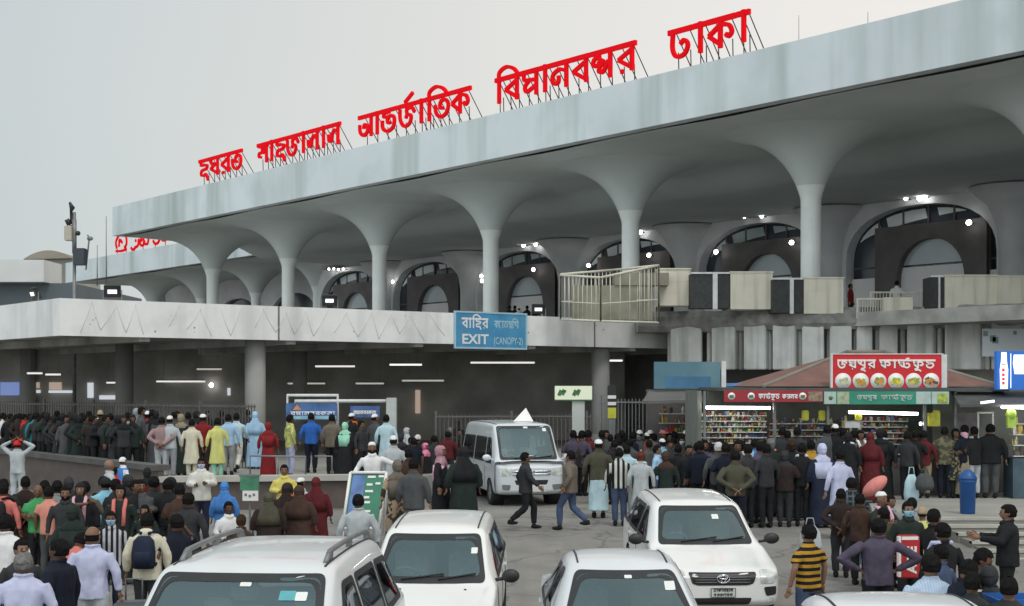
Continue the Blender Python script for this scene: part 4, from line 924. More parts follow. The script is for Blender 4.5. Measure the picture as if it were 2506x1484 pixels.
# ------------------------------------------------------------------ banners, boards and rails round the concourse
BF = empty('banner_stand', (0, 40.5, PLZ), 0, 'white pipe frame with a blue printed banner across the concourse queue', 'banner stand'); D = 40.5
mb = MB(); q = lambda x, y: (kx(x, D, BF), 0, kz(y, D, BF))
for pts in ((q(704, 1060), q(704, 968), q(826, 968), q(826, 1060)), (q(722, 1030), q(722, 982), q(944, 982))): mb.tube(pts, .05, 8)
mb.build('frame', M_wmetal, BF)
mb = MB(); mb.bx(kx(701, D, BF), kx(826, D, BF), -.09, -.06, kz(1028, D, BF), kz(987, D, BF)); b1 = mb.build('banner', mat('print_blue', (.055, .13, .32), .5, .35, 2.5), BF)
mb = MB(); mb.bx(kx(858, D, BF), kx(930, D, BF), -.09, -.06, kz(1022, D, BF), kz(994, D, BF)); b2_ = mb.build('banner', mat('print_blue', (.055, .13, .32), .5, .35, 2.5), BF)
for par, x0, x1, y in ((b1, 712, 822, 1012), (b2_, 866, 922, 1010)):
    letters('b m a n b r k l a', kx(x0, D, BF), kx(x1, D, BF), kz(y + 4, D, BF), .09, lambda v: Vector((v.x, -.092 + v.y, v.z)), M_plate, par, 'lettering', w=.2, depth=.006, one=True)
mb = MB(); mb.bx(kx(703, D, BF), kx(824, D, BF), -.098, -.091, kz(1026, D, BF), kz(1018, D, BF)); mb.build('band', mat('print_cyan', (.25, .45, .55), .5, .2, 4), b1)
mb = MB(); mb.prism([(kx(x, D, BF), kz(y, D, BF)) for x, y in ((718, 1004), (740, 1004), (728, 990))], -.1, -.091); mb.build('emblem', mat('print_orange', (.55, .25, .12), .5, .2, 4), b1)
mb = MB(); p = P(958, 1015, 40); mb.bx(p.x - .14, p.x + .14, 39.9, 40.2, PLZ, ZC + (HY - 974) / FPX * 40); tag(mb.build('white_post', mat('post_white', (.45, .47, .46), .6, .1, 3), bevel=.01), 'plain white square post at the end of the blue banner stand', 'post')
# pipe handrail on the wall
HR = empty('handrail', (0, 36.9, PLZ), 0, 'grey pipe handrail on the raised concourse below the banner stand', 'handrail'); D = 36.9
mb = MB(); mb.tube([(kx(612, D, HR), 0, 0), (kx(612, D, HR), 0, kz(1116, D, HR)), (kx(748, D, HR), 0, kz(1118, D, HR)), (kx(748, D, HR), 0, 0)], .025, 8); mb.tube([(kx(680, D, HR), 0, 0), (kx(680, D, HR), 0, kz(1117, D, HR))], .02, 6); mb.tube([(kx(770, D, HR), 0, kz(1117, D, HR)), (kx(812, D, HR), 0, kz(1117, D, HR)), (kx(812, D, HR), 0, 0)], .025, 8); mb.build('rail', M_gmetal, HR)
# green notice on a post
NP = empty('notice_board', (P(611, 0, 30).x, 30, gz(30)), 0, 'small framed green notice over a white sheet on a post before the brown wall', 'notice board'); D = 30.0
mb = MB(); mb.bx(kx(588, D, NP), kx(634, D, NP), -.03, .03, kz(1200, D, NP), kz(1166, D, NP)); mb.build('board', mat('notice_green', (.06, .22, .13), .5, .25, 6), NP)
mb = MB(); mb.bx(kx(594, D, NP), kx(632, D, NP), -.025, .025, kz(1226, D, NP), kz(1201, D, NP)); sh = mb.build('sheet', M_plate, NP)
mb = MB()
for x, y in ((602, 1211), (622, 1211), (612, 1214)): mb.bx(kx(x - 3, D, NP), kx(x + 3, D, NP), -.032, -.0255, kz(y + 3, D, NP), kz(y - 3, D, NP))
mb.build('print', M_gmetal, sh)
mb = MB(); mb.bx(kx(608, D, NP), kx(613, D, NP), .031, .08, 0, kz(1164, D, NP)); mb.bx(kx(585, D, NP), kx(637, D, NP), -.04, .04, kz(1166, D, NP), kz(1161, D, NP)); mb.build('post', M_gmetal, NP)
# leaning information board in a white frame
IB = empty('information_board', (P(893, 0, 29.5).x, 29.5, gz(29.5)), 0, 'leaning green and blue information board in a white frame behind the man in grey', 'information board'); D = 29.5
qd = [(kx(x, D, IB), (-.25 if y > 1200 else .15), kz(y, D, IB)) for x, y in ((842, 1290), (930, 1290), (944, 1158), (856, 1158))]
mb = MB(); mb.add(qd + [(x, y + .05, z) for x, y, z in qd], [(0, 1, 2, 3), (7, 6, 5, 4), (0, 4, 5, 1), (1, 5, 6, 2), (2, 6, 7, 3), (3, 7, 4, 0)]); mb.build('board', mat('info_green', (.035, .20, .12), .5, .15, 3), IB)
def onb(u, v, off): 
    a, b, c_, d_ = [Vector(t) for t in qd]; p_ = a.lerp(b, u).lerp(d_.lerp(c_, u), v); nn = (b - a).cross(d_ - a).normalized(); return p_ - nn * off if nn.y > 0 else p_ + nn * off
def onbq(u0, u1, v0, v1, off): return [onb(u0, v0, off), onb(u1, v0, off), onb(u1, v1, off), onb(u0, v1, off)]
mb = MB(); mb.add(onbq(.08, .44, 0.02, .96, .008), [(0, 1, 2, 3)]); mb.build('blue_panel', mat('info_blue', (.10, .19, .42), .5, .3, 4), IB)
mb = MB()
for k, (u0, u1, v) in enumerate(((.50, .72, .92), (.80, .95, .93), (.50, .66, .78), (.74, .88, .80), (.48, .70, .66), (.47, .62, .55), (.47, .66, .46), (.50, .70, .30), (.12, .36, .12))): mb.add(onbq(u0, u1, v - .02, v + .02, .012), [(0, 1, 2, 3)])
mb.build('lettering', M_plate, IB)
mb = MB()
for i in range(4): mb.tube([Vector(qd[i]) + Vector((0, -.02, 0)), Vector(qd[(i + 1) % 4]) + Vector((0, -.02, 0))], .032, 6)
mb.build('frame', M_plate, IB)
mb = MB()
for i in (0, 1): mb.tube([qd[i], (qd[i][0], -.35, 0)], .03, 6); mb.tube([(qd[3 - i][0], .2, qd[3][2]), (qd[i][0], .7, 0)], .025, 6)
mb.build('leg', M_plate, IB)
# blue bin on the kiosk terrace
BN = empty('waste_bin', (P(2368, 0, 31.4).x, 31.4, KZ), 0, 'tall blue plastic waste bin on the kiosk terrace', 'bin'); BN.scale = (.84, .84, .94)
mb = MB(); mb.lathe([(.17, 0), (.19, .02), (.21, .72), (.23, .74), (.23, .80)], (0, 0, 0), 20); mb.build('body', mat('bin_blue', (.010, .075, .26), .45, .08, 3), BN)
mb = MB(); mb.lathe([(.24, .80), (.24, .84), (.18, .93), (.10, 1.02), (.02, 1.04)], (0, 0, 0), 20); mb.build('lid', mat('bin_blue', (.010, .075, .26), .45, .08, 3), BN)
# ------------------------------------------------------------------ vehicles
M_paint = mat('white_car_paint', (0.80, 0.80, 0.785), 0.30, 0.02, 2.0, coat=0.6, back=(0.06, 0.06, 0.06), dirt=((0.66, 0.65, 0.62), 0.35, 1.6))
M_silver = mat('silver_car_paint', (0.66, 0.685, 0.71), 0.32, 0.02, 2.0, coat=0.6, back=(0.06, 0.06, 0.06), dirt=((0.55, 0.56, 0.57), 0.35, 1.6))
M_pearl = mat('pearl_car_paint', (0.66, 0.68, 0.69), 0.30, 0.02, 2.0, coat=0.6, back=(0.06, 0.06, 0.06), dirt=((0.58, 0.58, 0.56), 0.35, 1.6))
M_van = mat('van_paint', (0.62, 0.65, 0.68), 0.32, 0.02, 2.0, coat=0.6, back=(0.06, 0.06, 0.06), dirt=((0.50, 0.52, 0.53), 0.35, 1.6))
M_wind = glassmat('windscreen', (0.66, 0.78, 0.80), 0.17, 0.05, (0.70, 0.94, 1.0))
M_side = glassmat('side_glass', (0.40, 0.42, 0.42), 0.07, 0.03)
M_seal = mat('rubber_seal', (0.02, 0.022, 0.024), 0.55, 0.1, 6)
M_trim = mat('cabin_trim', (0.24, 0.24, 0.235), 0.8, 0.15, 5); M_seat = mat('seat_cloth', (0.55, 0.54, 0.52), 0.9, 0.15, 8)
M_tyre = mat('tyre_rubber', (0.022, 0.022, 0.022), 0.85, 0.2, 12); M_rim = mat('alloy_rim', (0.45, 0.46, 0.47), 0.35, 0.1, 5, metal=0.8)
M_chrome = mat('chrome', (0.70, 0.72, 0.74), 0.12, 0.03, 3, metal=1.0); M_light = mat('headlamp_lens', (0.55, 0.57, 0.54), 0.12, 0.35, 9, coat=0.8)
M_plateb = mat('number_plate', (0.62, 0.63, 0.60), 0.5, 0.03, 4)

def subsurf(me, lv=2):
    o = bpy.data.objects.new('tmp', me); col.objects.link(o); md = o.modifiers.new('s', 'SUBSURF'); md.levels = lv; md.render_levels = lv
    dg = bpy.context.evaluated_depsgraph_get(); r = bpy.data.meshes.new_from_object(o.evaluated_get(dg)); bpy.data.objects.remove(o); return r
class Hull:
    "car body: sections along x (front = +x) of half outlines (y, z) from the floor centre to the roof centre"
    def __init__(s, secs):
        n = len(secs[0][1]); vs = []; fs = []
        for x, pts in secs:
            ring = [(y, z) for y, z in pts] + [(-y, z) for y, z in reversed(pts[1:-1])]
            vs += [(x, y, z) for y, z in ring]
        m = 2 * n - 2
        for i in range(len(secs) - 1):
            for k in range(m): fs.append((i * m + k, i * m + (k + 1) % m, (i + 1) * m + (k + 1) % m, (i + 1) * m + k))
        def cap(o, rev):
            for k in range(n - 1):
                q = (o + k, o + k + 1, o + (m - k - 1) % m, o + (m - k) % m)
                q = tuple(dict.fromkeys(q)); fs.append(q if not rev else q[::-1])
        cap(0, False); cap((len(secs) - 1) * m, True)
        me = bpy.data.meshes.new('hull'); me.from_pydata(vs, [], fs); me.update()
        bm = bmesh.new(); bm.from_mesh(me); bmesh.ops.recalc_face_normals(bm, faces=bm.faces); bm.to_mesh(me); bm.free()
        s.me = subsurf(me, 3)
        s.tree = BVHTree.FromPolygons([v.co for v in s.me.vertices], [tuple(p.vertices) for p in s.me.polygons])
        s.cuts = []
    def hit(s, o, d):
        r = s.tree.ray_cast(Vector(o), Vector(d).normalized()); return r
    def patch(s, poly, ax, off, rings=5, shrink=1.0, rnd=0.05, side=1, thick=0.0):
        """polygon in the plane seen along axis ax ('y': (x,z) outline cast sideways; 'x': (y,z) cast from the front; 'f': (y,t) on the windscreen, cast backwards and down)"""
        pts = []; n = len(poly)
        cxm = sum(p[0] for p in poly) / n; cym = sum(p[1] for p in poly) / n
        for i in range(n):      # rounded corners
            p0, p, p2 = Vector(poly[i - 1]), Vector(poly[i]), Vector(poly[(i + 1) % n])
            a = (p0 - p); b = (p2 - p); r = min(rnd, a.length * .45, b.length * .45); a = p + a.normalized() * r; b = p + b.normalized() * r
            for k in range(5):
                t = k / 4; pts.append((1 - t) ** 2 * a + 2 * t * (1 - t) * p + t * t * b)
            m = 4
            e_ = p2 + (p - p2).normalized() * min(rnd, (p2 - p).length * .45)
            for k in range(1, m): pts.append(b.lerp(e_, k / m))
        c = Vector((cxm, cym)); vs = []; ok = True; N_ = len(pts); grid = []
        for j in range(rings + 1):
            for q in pts:
                t = j / rings; w_ = c + (q - c) * t * shrink
                if ax == 'y': o, d = (w_.x, 3 * side, w_.y), (0, -side, 0)
                elif ax == 'x': o, d = (6, w_.x, w_.y), (-1, 0, 0)
                elif ax == 'b': o, d = (-6, w_.x, w_.y), (1, 0, 0)
                else: o, d = (6, w_.x, w_.y), (-1, 0, 0)
                h = s.hit(o, d)
                if h[0] is None: grid.append(None)
                else: grid.append(h[0] + h[1] * off)
        last = None
        for i, g in enumerate(grid):
            if g is None: grid[i] = last if last is not None else Vector((0, 0, 0))
            else: last = g
        mb = MB(); fs = []
        for j in range(rings):
            for k in range(N_):
                k2 = (k + 1) % N_
                if j == 0: fs.append((k, N_ + k2, N_ + k)) if False else fs.append((0, N_ + k, N_ + k2))
                else: fs.append((j * N_ + k, j * N_ + k2, (j + 1) * N_ + k2, (j + 1) * N_ + k))
        used = sorted({i for f in fs for i in f}); mp = {u: i for i, u in enumerate(used)}
        mb.add([grid[u] for u in used], [tuple(mp[i] for i in f) for f in fs], 0, True)
        return mb
    def cut(s, poly, ax, side=1, inset=0.022): s.cuts.append((poly, ax, side, inset))
    def body(s, m, parent, wheels=(), wr=.33):
        bm = bmesh.new(); bm.from_mesh(s.me); dele = []
        def inside(poly, x, y, inset):
            n = len(poly); sg = 0
            for i in range(n):
                a, b = poly[i], poly[(i + 1) % n]; l = math.hypot(b[0] - a[0], b[1] - a[1])
                cr = ((b[0] - a[0]) * (y - a[1]) - (b[1] - a[1]) * (x - a[0])) / l
                if sg == 0: sg = 1 if cr > 0 else -1
                if cr * sg < inset: return False
            return True
        for f in bm.faces:
            c = f.calc_center_median(); nrm = f.normal
            for poly, ax, side, inset in s.cuts:
                if ax == 'y' and c.y * side > 0.3 and abs(nrm.y) > .35 and inside(poly, c.x, c.z, inset): dele.append(f); break
                if ax == 'b' and nrm.x < -.15 and c.x < 0 and inside(poly, c.y, c.z, inset): dele.append(f); break
                if ax == 'x' and nrm.x > .15 and c.x > 0 and inside(poly, c.y, c.z, inset): dele.append(f); break
            else:
                for wx in wheels:
                    if math.hypot(c.x - wx, c.z - wr) < wr * 1.12 and abs(c.y) > .45: dele.append(f); break
        bmesh.ops.delete(bm, geom=list(set(dele)), context='FACES')
        me = bpy.data.meshes.new('body'); bm.to_mesh(me); bm.free()
        for p in me.polygons: p.use_smooth = True
        me.materials.append(m); o = bpy.data.objects.new('body', me); col.objects.link(o); o.parent = parent; return o
def grow(poly, d):
    n = len(poly); c = (sum(p[0] for p in poly) / n, sum(p[1] for p in poly) / n); out = []
    for x, y in poly: dx, dy = x - c[0], y - c[1]; out.append((x + d * (1 if dx > 0 else -1), y + d * (1 if dy > 0 else -1)))
    return out
def wheel(parent, x, y, r, wd):
    w_ = MB(); w_.lathe([(r * .62, -wd / 2), (r * .93, -wd / 2), (r, -wd * .35), (r, wd * .35), (r * .93, wd / 2), (r * .62, wd / 2), (r * .62, -wd / 2)], (0, 0, 0), 28, 0, False, 'y')
    o = w_.build('wheel', M_tyre, parent, (x, y, r)); s = 1 if y > 0 else -1
    mb = MB(); mb.lathe([(.001, s * wd * .30), (r * .2, s * wd * .34), (r * .5, s * wd * .22), (r * .6, s * wd * .42), (r * .63, s * wd * .42), (r * .63, -s * wd * .3)], (0, 0, 0), 28, 0, False, 'y')
    for k in range(7):
        a = 2 * math.pi * k / 7; mb.box((math.cos(a) * r * .4, s * wd * .33, math.sin(a) * r * .4), (r * .42, .02, r * .11), 0, 0, Matrix.Rotation(-a, 3, 'Y'))
    mb.build('rim', M_rim, o)
def section(w, z0, zm, zb, wt, zt, crown=.03, wb=None):
    wb = wb or w * .985
    return [(0, z0), (w * .88, z0), (w * .97, z0 + .06), (w, zm), (wb, zb - .02), (wb * .985, zb + .03), (wt + (wb - wt) * .12, zt - (zt - zb) * .16), (wt - .03, zt - .018), (wt - .18, zt + crown * .5), (0, zt + crown)]
def car(name, label, pos, yaw, paint, L, Wd, H, spec, cat='car', pitch=0.0, sc_=(1, 1, 1)):
    "spec: cowl, header, roof end, tail positions (fractions of x), heights of hood front, hood rear, belt; roof half width"
    e_ = empty(name, pos, -math.pi / 2 + yaw, label, cat, 'vehicles waiting on the forecourt')
    e_.rotation_euler = (0, R(pitch), -math.pi / 2 + yaw); e_.scale = sc_
    f = L / 2; W = Wd / 2; g = spec; secs = []
    z0 = g.get('z0', .22); zm = g.get('zm', .52)
    hb, hf, bl = g['hood_r'], g['hood_f'], g['belt']; wr = g['roof_w']; cw = g['cowl']; hd = g['header']; re_ = g['roof_end']; bt = g.get('tail_belt', bl)
    secs.append((f, section(W * .80, z0 + .14, zm - .02, hf - .13, W * .62, hf - .07, .01)))
    secs.append((f - .035, section(W * .86, z0 + .06, zm, hf - .07, W * .66, hf - .03, .01)))
    secs.append((f - .18, section(W * .96, z0, zm, hf - .02, W * .72, hf + .015, .02)))
    secs.append((f - .45, section(W * .99, z0, zm, hf + .01, W * .76, hf + .05, .02)))
    xm = (f - .45 + cw) / 2
    secs.append((xm, section(W, z0, zm, (hf + hb) / 2 - .0, W * .78, (hf + hb) / 2 + .045, .02)))
    secs.append((cw + .10, section(W, z0, zm, hb - .01, W * .82, hb + .02, .02)))
    secs.append((cw, section(W, z0, zm, hb + .01, W * .83, hb + .045, .02)))
    for t in (.12, .5, .88):
        x = cw + (hd - cw) * t; zz = hb + .05 + (H - .035 - hb - .05) * t
        secs.append((x, section(W, z0, zm, hb + (bl - hb) * t, W * .83 + (wr - W * .83) * t, zz, .02 + .02 * t)))
    secs.append((hd - .04, section(W, z0, zm, bl, wr, H - .035, .03)))
    secs.append((hd - .22, section(W, z0, zm, bl, wr, H - .018, .03)))
    xr = (hd + re_) / 2
    secs.append((xr, section(W, z0, zm, bl, wr, H, .03)))
    secs.append((re_ + .25, section(W, z0, zm, bt, wr * .985, H - .02, .03)))
    secs.append((re_, section(W, z0, zm, bt, wr * .96, H - .05, .03)))
    for x, w_, zb_, wt_, zt_ in g['tail']: secs.append((x, section(W * w_, z0 + (.05 if x < -f + .1 else 0), zm, zb_, W * wt_, zt_, .02)))
    H_ = Hull(secs)
    for s in (1, -1):
        for poly in g['side']:
            H_.cut(poly, 'y', s); H_.patch(grow(poly, .022), 'y', .004, side=s, rnd=.07).build('window_seal', M_seal, e_)
    # seals are frames: rebuild them with the opening left clear
    for o in [o for o in e_.children if o.name.startswith('window_seal')]: bpy.data.objects.remove(o)
    def framed(poly, ax, s, wdt, m, nm):
        a = H_.patch(poly, ax, .006, 1, 1.0, .07, s); b = H_.patch(grow(poly, -wdt), ax, .006, 1, 1.0, .07 if ax == 'y' else .09, s)
        A_, B_ = a.v, b.v; nn = len(A_) - 1; mb = MB(); off = 1
        mb.add(A_[1:] + B_[1:], [(k, (k + 1) % nn, nn + (k + 1) % nn, nn + k) for k in range(nn)] if len(A_) == len(B_) else [], 0, True)
        return mb.build(nm, m, e_)
    for s in (1, -1):
        for poly in g['side']:
            wdw = H_.patch(poly, 'y', .003, side=s, rnd=.07).build('side_window', M_side, e_)
            fo = framed(grow(poly, .025), 'y', s, .055, M_seal, 'window_seal'); fo.parent = wdw
    yc, yh = W * .83 - .045, wr - .105; zc_, zh = hb + .085, H - .108
    ws = [(-yc, zc_), (yc, zc_), (yh, zh), (-yh, zh)]
    H_.cut(ws, 'x'); wsc = H_.patch(ws, 'x', .004, rings=7, rnd=.08).build('windscreen', M_wind, e_)
    fo = framed(grow(ws, .03), 'x', 1, .065, M_seal, 'window_seal'); fo.parent = wsc
    rw = [(-wr * .80, bt + .08), (wr * .80, bt + .08), (wr * .70, H - .19), (-wr * .70, H - .19)]
    H_.cut(rw, 'b'); H_.patch(rw, 'b', .004, rings=5, rnd=.08).build('rear_window', M_side, e_)
    # wipers
    for y0, y1 in ((-.55 * yc, .25 * yc), (.15 * yc, .85 * yc)):
        pa = H_.hit((6, y0, zc_ + .005), (-1, 0, 0))[0]; pb = H_.hit((6, y1, zc_ + .06), (-1, 0, 0))[0]
        if pa and pb: mb = MB(); mb.tube([pa + Vector((.02, 0, .01)), pb + Vector((.025, 0, .01))], .011, 6); mb.build('wiper', M_black, e_)
    # stickers on the glass
    for y, z, w2, h2, m in g.get('stick', ()):
        H_.patch([(y - w2, z - h2), (y + w2, z - h2), (y + w2, z + h2), (y - w2, z + h2)], 'x', .008, rings=2, rnd=.01).build('windscreen_sticker', m, wsc)
    H_.body(paint, e_, g['wheels'], g['wr'])
    # roof gutters
    for s in (1, -1):
        pts = []
        for k in range(15):
            x = hd - .10 + (re_ + .1 - hd + .10) * k / 14; h = H_.hit((x, s * (wr - .115), 4), (0, 0, -1))
            if h[0]: pts.append(h[0] + Vector((0, 0, .002)))
        mb = MB(); mb.tube(pts, .011, 6); mb.build('roof_moulding', M_seal, e_)
    # cabin
    mb = MB(); mb.bx(re_ - .1, cw - .05, -W * .86, W * .86, z0 + .1, z0 + .16); mb.build('floor', M_trim, e_)
    mb = MB(); pr = [(cw - .02, hb - .30), (cw - .02, hb + .0), (cw - .25, hb + .02), (cw - .52, hb - .06), (cw - .52, hb - .34)]
    n_ = len(pr); mb.add([(x, -W * .80, z) for x, z in pr] + [(x, W * .80, z) for x, z in pr], [tuple(range(n_)), tuple(range(2 * n_ - 1, n_ - 1, -1))] + [(i, n_ + i, n_ + (i + 1) % n_, (i + 1) % n_) for i in range(n_)]); mb.build('dashboard', M_trim, e_)
    xs0 = cw - .95
    for xx in (xs0, xs0 - .85):
        for s in (1, -1):
            if xx - .4 < re_: continue
            mb = MB(); mb.box((xx, s * W * .42, z0 + .28), (.5, .46, .16)); mb.box((xx - .30, s * W * .42, z0 + .62), (.14, .46, .62), 0, 0, Matrix.Rotation(-.2, 3, 'Y')); mb.box((xx - .39, s * W * .42, z0 + 1.01 if H < 1.6 else z0 + 1.05), (.10, .26, .17), 0, 0, Matrix.Rotation(-.2, 3, 'Y'))
            mb.build('car_seat', M_seat, e_, bevel=.03)
    st_ = MB(); cx_, cy_, cz_ = cw - .58, -W * .42, hb + .01
    Mr = Matrix.Rotation(-.95, 3, 'Y'); ring = [Vector((cx_, cy_, cz_)) + Mr @ Vector((.185 * math.cos(a), .185 * math.sin(a), 0)) for a in [2 * math.pi * k / 20 for k in range(21)]]
    st_.tube(ring, .016, 6); st_.tube([ring[3], ring[12]], .014, 6); st_.build('steering_wheel', M_trim, e_)
    mb = MB(); mb.box((hd - .02 + .05, 0, H - .17), (.03, .22, .07)); mb.build('rear_view_mirror', M_black, e_)
    # door mirrors
    for s in (1, -1):
        h = H_.hit((cw - .22, 3 * s, hb + .06), (0, -s, 0)); p = h[0] if h[0] else Vector((cw - .22, W * s, hb + .06))
        mb = MB(); mb.tube([p, p + Vector((.02, s * .10, .02))], .022, 6); mb.ell(p + Vector((.03, s * .19, .055)), (.055, .115, .085), 14, 8)
        mb.build('door_mirror', g.get('mirror', M_black), e_)
    for s in (1, -1):
        for wx in g['wheels']: wheel(e_, wx, s * (W - .11), g['wr'], .20)
    for wx in g['wheels']:
        for sg in (-1, 1): mb = MB(); mb.lathe([(g['wr'] * 1.14, sg * (W - .03)), (g['wr'] * 1.14, sg * (W - .34)), (.01, sg * (W - .34))], (wx, 0, g['wr']), 24, 0, False, 'y'); mb.build('wheel_arch', M_black, e_)
    # door shut lines and handles on both flanks
    for s in (1, -1):
        mb = MB()
        for x in g.get('doors', ()):
            pts = []
            for k in range(9):
                h = H_.hit((x, 3 * s, z0 + .12 + (bl - z0 - .16) * k / 8), (0, -s, 0))
                if h[0]: pts.append(h[0])
            if len(pts) > 2: mb.tube(pts, .006, 4)
        if mb.v: mb.build('door_gap', M_seal, e_)
        for x in g.get('handles', ()):
            h = H_.hit((x, 3 * s, bl - .09), (0, -s, 0))
            if h[0]: mb = MB(); mb.box(h[0] + Vector((0, s * .015, 0)), (.17, .03, .03)); mb.build('door_handle', g.get('handle_m', paint), e_, bevel=.008)
    return e_, H_
def fpatch(H_, e_, poly, m, nm, off=.005, rnd=.03, rings=3, mirror=False):
    o = H_.patch(poly, 'x', off, rings, 1.0, rnd).build(nm, m, e_)
    if mirror: H_.patch([(-y, z) for y, z in reversed(poly)], 'x', off, rings, 1.0, rnd).build(nm, m, e_)
    return o
M_stick = mat('white_sticker', (.72, .74, .72), .5, .03, 9); M_stickt = mat('teal_sticker', (.10, .36, .40), .5, .1, 9)
S1, S2 = [0], [0]
WAG_SIDE = [[(.50, .96), (-.32, .965), (-.27, 1.37), (-.05, 1.37)], [(-.40, .965), (-1.22, .975), (-1.20, 1.365), (-.37, 1.37)], [(-1.30, .98), (-1.95, 1.0), (-1.72, 1.34), (-1.28, 1.36)]]
WAGON = dict(z0=.22, zm=.52, hood_f=.76, hood_r=.90, belt=.94, roof_w=.655, cowl=.92, header=.10, roof_end=-1.72, tail=[(-1.95, .99, .96, .70, 1.30), (-2.10, .97, .96, .70, 1.06), (-2.14, .90, .80, .66, .92)],
             wheels=(1.28, -1.27), wr=.30, side=WAG_SIDE, doors=(.78, -.36, -1.2), handles=(-.25, -1.05))
# white wagon on the right with its front showing
e_, H_ = car('parked_car', 'white estate car showing its black grille, headlamps and number plate', (P(1735, 0, 22.6).x - .19, 22.9, .06), R(2.4), M_paint, 4.28, 1.72, 1.52, dict(WAGON, stick=[(.22, 1.30, .05, .03, M_stick)]), pitch=2.0, sc_=(1.12, 1.05, 1.02))
g_ = fpatch(H_, e_, [(-.47, .745), (.47, .745), (.42, .60), (.34, .575), (-.34, .575), (-.42, .60)], M_black, 'grille', .006)
mb = MB()
for z in (.62, .655, .69, .72):
    pts = [H_.hit((6, y, z), (-1, 0, 0))[0] + Vector((.009, 0, 0)) for y in [-.38 + .076 * k for k in range(11)]]; mb.tube(pts, .006, 5)
mb.build('slat', M_gmetal, g_)
c_ = H_.hit((6, 0, .672), (-1, 0, 0))[0] + Vector((.022, 0, 0)); mb = MB()
for rx, rz, dz in ((.085, .058, 0), (.032, .054, 0), (.06, .022, .02)): mb.tube([c_ + Vector((0, rx * math.cos(a), rz * math.sin(a) + dz)) for a in [2 * math.pi * k / 22 for k in range(23)]], .009, 6)
mb.build('emblem', M_chrome, g_)
fpatch(H_, e_, [(.52, .76), (.74, .765), (.755, .66), (.70, .60), (.52, .60)], M_light, 'headlight', .008, .03, 3, True)
fpatch(H_, e_, [(.56, .55), (.74, .56), (.74, .44), (.60, .42)], M_black, 'bumper_insert', .006, .03, 3, True)
fpatch(H_, e_, [(-.40, .40), (.40, .40), (.36, .30), (-.36, .30)], M_black, 'lower_intake', .006)
fpatch(H_, e_, [(.60, .40), (.70, .40), (.70, .33), (.60, .33)], M_light, 'fog_light', .008, .03, 3, True)
h = H_.hit((6, 0, .47), (-1, 0, 0))[0]; mb = MB(); mb.bx(h.x + .01, h.x + .025, -.17, .17, .415, .545); pl = mb.build('number_plate', M_plateb, e_)
mb = MB(); x_ = h.x + .0255
for a_, b_, c2, d_ in ((-.17, .17, .54, .545), (-.17, .17, .415, .42), (-.17, -.163, .42, .54), (.163, .17, .42, .54)): mb.bx(x_, x_ + .003, a_, b_, c2, d_)
mb.build('border', M_black, pl)
def plate_text(par, x, y0, y1, zt, zb, k=1):
    fr = lambda v: Vector((x + .003 - v.y * .1, v.x, v.z))
    letters('D a k a m h a n', y0 * .8, y1 * .8, zt, .038 * k, fr, M_black, par, 'lettering', w=.2, depth=.01, one=True)
    letters('b r t n m k', y0 * .8, y1 * .8, zb, .042 * k, fr, M_black, par, 'lettering', w=.2, depth=.01, one=True, head=False)
plate_text(pl, x_, -.17, .17, .492, .432)
# middle white wagon
e_, H_ = car('parked_car', 'white estate car with plain white hood beside the off-road car', (-.98, 18.75, .05), R(-1.9), M_paint, 4.28, 1.70, 1.52, dict(WAGON, stick=[(.52, 1.27, .04, .03, M_stick)]), pitch=2.2, sc_=(1.12, 1.0, 1.02))
for y, z in ((.45, .93), (-.35, .93)):
    h = H_.hit((1.1, y, 3), (0, 0, -1))[0]; mb = MB(); mb.ell(h, (.02, .02, .012), 8, 5); mb.build('washer_nozzle', M_black, e_)
# off-roader with roof rails
SUV_SIDE = [[(.62, 1.14), (-.30, 1.15), (-.26, 1.65), (.12, 1.65)], [(-.40, 1.15), (-1.22, 1.16), (-1.20, 1.64), (-.37, 1.65)], [(-1.32, 1.17), (-2.05, 1.20), (-1.86, 1.61), (-1.30, 1.64)]]
e_, H_ = car('parked_car', 'pearl white off-road car with roof rails, cut off by the bottom edge', (P(592, 0, 12.4).x + .02, 12.9, .03), R(-5.0), M_pearl, 4.75, 2.04, 1.84,
    dict(z0=.30, zm=.68, hood_f=.98, hood_r=1.08, belt=1.11, roof_w=.80, cowl=1.02, header=.25, roof_end=-1.98, tail=[(-2.20, .99, 1.15, .72, 1.55), (-2.34, .97, 1.15, .72, 1.25), (-2.38, .92, 1.0, .7, 1.1)], wheels=(1.45, -1.40), wr=.38, side=SUV_SIDE, doors=(.85, -.34, -1.25), handles=(-.2, -1.1),
         stick=[(.44, 1.60, .07, .035, M_stickt), (.56, 1.595, .05, .032, M_stick), (.05, 1.68, .05, .015, M_stick)]), pitch=.8, sc_=(1.05, 1, 1))
for s in (1, -1):
    pts = []
    for k in range(13):
        x = .02 - 2.0 * k / 12; h = H_.hit((x, s * .66, 4), (0, 0, -1))[0]; pts.append(h + Vector((0, 0, .075 if 0 < k < 12 else .0)))
    mb = MB(); mb.tube(pts, .026, 8)
    for k in (1, 6, 11): mb.box(pts[k] - Vector((0, 0, .05)), (.12, .04, .10))
    mb.build('roof_rail', M_gmetal, e_)
